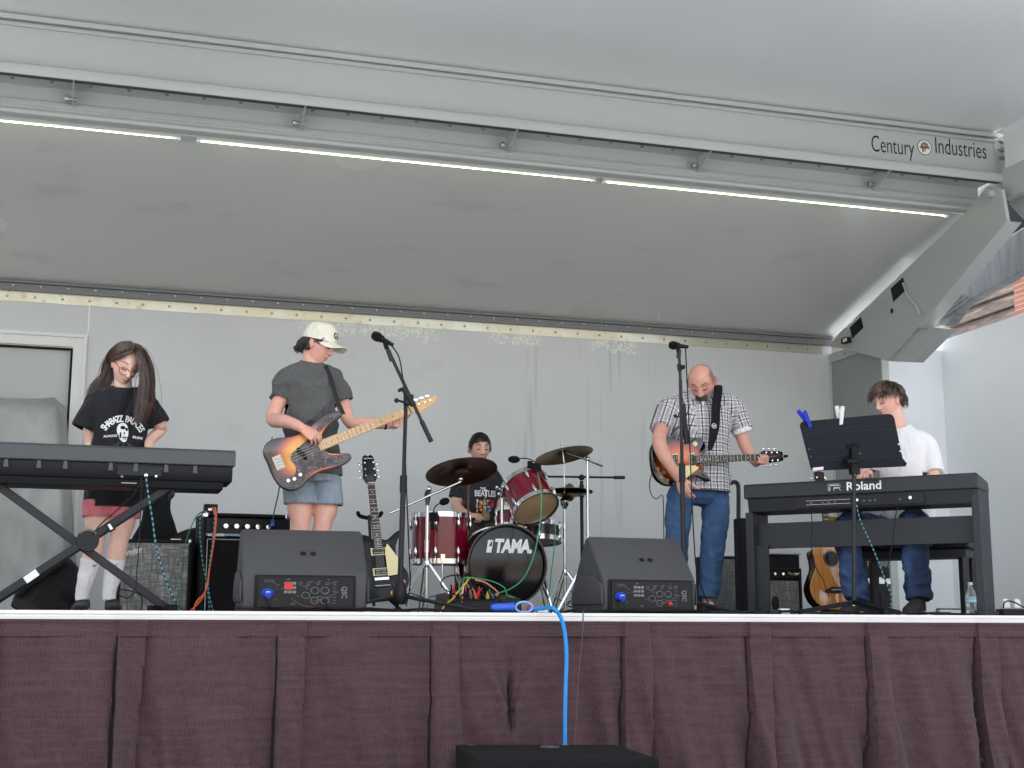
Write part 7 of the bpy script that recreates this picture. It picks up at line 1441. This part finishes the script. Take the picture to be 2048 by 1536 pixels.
cable2('power_cable', 'thin black cable hanging past the small grey amp with a loop near the floor', pl_([(284, 960), (281, 1030), (278, 1090), (274, 1140), (270, 1180), (255, 1196), (238, 1190), (240, 1180), (262, 1182), (282, 1192), (284, 1212)], .40) + [fl(280, .4)], .003, M_cab)
for k, (a, lab) in enumerate(((0, 'orange cable hanging over the black bass combo'), (6, 'second orange cable hanging beside the first on the bass combo'))):
    cable2('orange_cable', lab, pl_([(424 + a, 1014), (431 + a * .3, 1035), (428, 1075 + a), (420, 1130), (412, 1180), (398 - a, 1205)], 1.80) + [fl(375 + 2 * a, 1.6)], .005, mat('orange rubber cable', srgb((226, 112, 70)), .5))
cable2('braided_cable', 'teal and black braided cable down the left side of the bass combo', pl_([(418, 1022), (402, 1030), (400, 1070), (405, 1120), (415, 1180)], 1.82) + [fl(420, 1.8)])
cable2('braided_cable', 'teal and black braided cable down the front of the bass combo', pl_([(430, 1030), (426, 1080), (419, 1130), (417, 1180)], 1.80) + [fl(428, 1.75)])
cable2('green_cable', 'thin green cable looping between the two left amps', pl_([(420, 1018), (395, 1030), (378, 1065), (368, 1100), (364, 1140), (362, 1180)], 1.95) + [fl(360, 1.9)], .0035, mat('green cable', srgb((40, 120, 84)), .5))
cable2('bass_cable', 'teal and black braided cable from the sunburst bass down to the bass combo', pl_([(561, 962, 1.25), (556, 990, 1.4), (548, 1025, 1.7), (543, 1048, 1.86)]) , .004)
d = MB(); c = P(545, 1046, y=1.85); d.cyl(c + V((0, 0, .02)), c - V((0, 0, .02)), .012, n=12); tag(d.build('blue_plug', PM['blue'] if 'PM' in globals() else M_blue), 'blue cable plug in the top of the bass combo', 'plug')
M_grn = mat('bright green cable', srgb((70, 168, 110)), .45)
cable2('green_cable', 'green cable arcing from the rack tom mic down across the bass drum', pl_([(1075, 945, 2.45), (1082, 980, 2.2), (1082, 1030, 2.15), (1078, 1062, 2.12), (1068, 1110, 2.1), (1048, 1155, 2.0), (1020, 1178, 1.85), (990, 1188, 1.7), (962, 1196, 1.6)]), .0045, M_grn, 5)
cable2('green_cable', 'green cable hanging from the snare mic right of the bass drum', pl_([(1100, 1038, 2.9), (1110, 1055, 2.8), (1108, 1100, 2.7), (1103, 1140, 2.6), (1099, 1180, 2.5)]) + [fl(1092, 2.3)], .004, M_grn)
cable2('yellow_cable', 'yellow cable plugged in the stage box, bending down to the floor', pl_([(955, 1158), (940, 1156), (930, 1168), (915, 1185), (905, 1198), (890, 1210)], 1.42) + [fl(880, 1.1)], .0055, mat('yellow cable', srgb((232, 204, 50)), .45))
cable2('green_cable', 'green cable tangled over the top of the stage box', pl_([(925, 1205), (918, 1180), (922, 1160), (935, 1155), (955, 1157), (985, 1163), (1008, 1175), (1015, 1190), (1030, 1196)], 1.40), .0035, M_grn)
cable2('salmon_cable', 'pale orange cable curling over the front of the stage box', pl_([(950, 1160), (968, 1164), (985, 1175), (996, 1186), (990, 1192), (983, 1187)], 1.38), .005, mat('salmon cable', srgb((226, 138, 110)), .45))
for k, (lab, L) in enumerate((('black cable loop rising beside the stage box', [(930, 1205), (912, 1190), (892, 1180), (882, 1168), (890, 1155), (915, 1150), (925, 1158)]), ('black cable bundle over the middle of the stage box', [(905, 1208), (925, 1190), (945, 1172), (962, 1165), (975, 1180), (988, 1205)]), ('black cable drooping over the right of the stage box', [(960, 1165), (975, 1172), (990, 1192), (1005, 1208)]))): cable2('black_cable', lab, pl_(L, 1.36), .004, M_cab)
rn = random.Random(8)
for i, (x0_, x1_, y0_) in enumerate(((470, 700, .12), (560, 820, .10), (700, 960, .14), (830, 990, .12), (880, 1010, .2), (1100, 1190, .3), (1150, 1400, .12), (1380, 1510, .2), (1420, 1600, .13), (1600, 1760, .12), (1640, 1900, .2), (1750, 1960, .1), (520, 640, .35), (740, 860, .3))):
    pts = [fl(x0_ + (x1_ - x0_) * k / 7, y0_ + rn.uniform(-.06, .08), .006 + rn.uniform(0, .012)) for k in range(8)]
    where = ['before the left floor monitor', 'under the left boom stand', 'left of the stage box', 'beneath the blue connector', 'beside the blue connector', 'right of the blue loop', 'before the right floor monitor', 'by the guitarist shoe', 'at the foot of the black piano', 'under the music stand base', 'under the pianist shoes', 'at the right piano leg', 'behind the brown strap', 'at the boom stand feet'][i]
    cable2('floor_cable', 'black cable lying on the deck edge ' + where, pts, rn.choice((.0045, .006, .007)), M_cab, 6, 'black cables lying along the deck edge')
# blue power lead over the edge
M_bl = mat('bright blue cable', srgb((24, 140, 226)), .4)
bp = [fl(1062, .05, .02), fl(1085, -.005, .022)] + pl_([(1105, 1216), (1120, 1232), (1129, 1262), (1133, 1310), (1131, 1380), (1130, 1440), (1130, 1500)], -.115)
cable2('blue_power_cable', 'thick bright blue power cable hanging down the front of the maroon skirt', bp + [V((bp[-1].x, -.13, -.9)), V((bp[-1].x + .05, -.16, -1.19))], .0105, M_bl, 7)
cable2('blue_cable_loop', 'pale blue cable loop tied at the stage edge beside the blue connector', [fl(1048 + 17 * math.cos(a), .03, .028 + .026 * math.sin(a)) for a in [k * .6 for k in range(13)]], .006, mat('pale blue cable', srgb((120, 170, 226)), .4))
d = MB(); a, b = fl(990, .03, .027), fl(1022, .03, .03); d.cyl(a, b, .019, n=18); d.cyl(b, b + V((.012, 0, 0)), .022, n=18); d.cyl(a - V((.02, 0, 0)), a, .012, .018, n=18); tag(d.build('blue_connector', mat('royal blue plastic', srgb((44, 92, 204)), .4)), 'chunky royal blue power connector lying on the stage edge', 'connector')
d = MB(); d.tube([fl(1062 + 7 * math.cos(a), .06, .024 + .018 * math.sin(a)) for a in [k * .524 for k in range(12)]], .006, ring=True); d.cyl(fl(1066, .06, .02), fl(1076, .06, .03), .009); tag(d.build('red_cable_tie', PM['red']), 'small red cable loop beside the pale blue loop', 'cable tie')
d = MB(); d.box(fl(1082, .08, .016), (.055, .05, .028)); d.k = 1; d.box(fl(1082, .0545, .018), (.03, .001, .012)); tag(d.build('power_adapter', [M_wht, M_blue], bevel=.006), 'white power adapter with a blue face on the stage edge', 'adapter')
cable2('thin_dark_cable', 'thin dark cable hanging straight down the skirt right of the blue one', [fl(1165, .06, .012), fl(1166, -.01, .008)] + pl_([(1166, 1240), (1163, 1290), (1157, 1350), (1153, 1420), (1150, 1500)], -.10) + [V((P(1150, 1500, y=-.1).x, -.12, -1.1))], .003, mat('brown grey cable', srgb((88, 78, 74)), .6))
# piano cables
def pw(L): out = []; [out.append(W(*(lambda u_z: (u_z[0], -.02, u_z[1]))(PQ(a, b)))) for a, b in L]; return out
cable2('braided_cable', 'teal and black braided cable drooping from the back of the black piano', pw([(1714, 1006), (1722, 1040), (1740, 1080), (1757, 1120), (1772, 1160), (1785, 1195), (1780, 1218)]))
cable2('piano_cable', 'thin black cable hanging from the right jack of the black piano', pw([(1798, 1005), (1792, 1040), (1786, 1090), (1776, 1140), (1770, 1182)]), .003, M_cab)
cable2('piano_power_cable', 'thin black cable with an inline plug hanging left on the black piano', pw([(1623, 1012), (1626, 1045), (1625, 1090), (1632, 1130), (1650, 1165), (1660, 1195)]), .003, M_cab)
cable2('braided_cable', 'teal and black braided cable coiled at the foot of the tweed amp', pl_([(1512, 1150), (1502, 1170), (1492, 1182), (1483, 1195), (1472, 1205)], 2.3) + [fl(1462, 2.2)])
# yellow tag and odds and ends
d = MB(); a = W(*[PQ(1633, 1033)[0], .34, PQ(1633, 1033)[1]]); d.box(a, (.06, .02, .045)); tag(d.build('yellow_tag', mat('yellow tag', srgb((240, 206, 40)), .5), bevel=.003), 'small yellow tag hanging behind the piano under its left half', 'tag')
# floor microphone by the practice amp
m_ = thing('floor_microphone', 'black foam microphone standing on the deck before the practice amp', 'microphone', fl(1551, 1.1, 0)); b0 = fl(1551, 1.1, 0)
d = MB(); d.ell(P(1551, 1206, y=1.1), (.024, .024, .045), n=16); d.build('foam_head', M_rub, m_); d = MB(); d.cyl(b0, b0 + V((0, 0, .03)), .03, .012); d.build('base', M_blk, m_)
# low capo-like clips
d = MB(); p = fl(1548, .12, .014); d.box(p, (.07, .04, .024)); d.k = 1; d.box(p + V((.06, 0, .002)), (.055, .035, .03)); tag(d.build('adapter_plug', [M_blk, M_wht], bevel=.004), 'black and white adapter plug lying at the foot of the piano', 'adapter')
# water bottle
bx = fl(1943, .55, 0); wb = thing('water_bottle', 'clear plastic water bottle with a pale blue label at the right stage edge', 'bottle', bx); k_ = .145 / .2
d = MB(); d.lathe([(.028, 0), (.031, .006), (.031, .05), (.029, .055), (.031, .06), (.031, .12), (.028, .14), (.016, .168), (.0125, .175), (.0125, .186)], bx, (0, 0, 1), 32)
d.build('bottle_body', mat('clear plastic', (.93, .96, .97), .12, trans=.85, var=0, ior=1.25), wb)
d = MB(); d.lathe([(.0318, .082), (.0318, .118)], bx, (0, 0, 1), 32, cap=False); d.k = 1; d.lathe([(.032, .090), (.032, .098)], bx, (0, 0, 1), 32, cap=False); d.build('bottle_label', [mat('aqua label', srgb((150, 214, 220)), .5), M_wht], wb)
d = MB(); d.lathe([(.0145, .187), (.0145, .202), (.012, .204)], bx, (0, 0, 1), 20); d.build('cap', M_wht, wb)
# low rail behind, power strip at far right
d = MB(); a, b = fl(1880, 2.2, 0), fl(1965, 2.2, 0); d.bb((a.x, 2.2, .03), (b.x, 2.26, .07)); d.k = 1; d.bb((a.x, 2.19, .0), (b.x, 2.3, .029)); d.bb((a.x, 2.195, .0705), (b.x, 2.25, .078)); tag(d.build('cable_tray', [M_alu, M_blk2], bevel=.002), 'low metal tray lying on the deck behind the water bottle', 'tray')
d = MB(); a = fl(2025, .5, 0); d.bb((a.x - .1, .45, 0), (a.x + .22, .53, .045)); ps_ = thing('power_strip', 'black power strip with white plugs at the far right of the deck', 'power strip', a); d.build('strip_body', M_blk, ps_, bevel=.005)
for k in range(2): d = MB(); c = a + V((-.05 + k * .08, .0, .05)); d.loops([[c + V((x, y, 0)) for x, y in ((-.028, -.02), (.028, -.02), (.028, .02), (-.028, .02))], [c + V((x, y, .055)) for x, y in ((-.016, -.012), (.016, -.012), (.016, .012), (-.016, .012))]]); d.build('plug', M_wht, ps_, bevel=.004)
cable2('power_cable', 'black cable arching over the white plugs of the power strip', pl_([(2007, 1216), (2009, 1205), (2018, 1202), (2032, 1206), (2048, 1215), (2070, 1222)], .42), .0045, M_cab)
# small black speaker cabinet pole left of the piano
d = MB(); ysp = 2.6; d.tube(catmull([P(1459, 967, y=ysp), P(1470, 964, y=ysp), P(1476, 970, y=ysp), P(1477, 985, y=ysp)], 4, closed=False) + [P(1477, 1110, y=ysp)], .016, n=12); tag(d.build('bent_pole', M_stand), 'black bent metal handle rising behind the tweed amp', 'pole')
d = MB(); a = P(1480, 1060, y=1.75); d.bb((a.x, 1.75, 0), (P(1500, 1060, y=1.75).x, 1.85, P(1484, 1036, y=1.75).z)); tag(d.build('speaker_box', M_tol, bevel=.006), 'narrow black speaker box standing against the left piano leg', 'speaker')
# hook on the white panel behind the pianist
d = MB(); c = P(1817, 807, x=7.19); d.bb((c.x - .03, c.y - .03, c.z - .02), (c.x + .009, c.y + .03, c.z + .015)); tag(d.build('panel_latch', M_blk2), 'small dark latch on the white side panel beside the pianist head', 'latch')
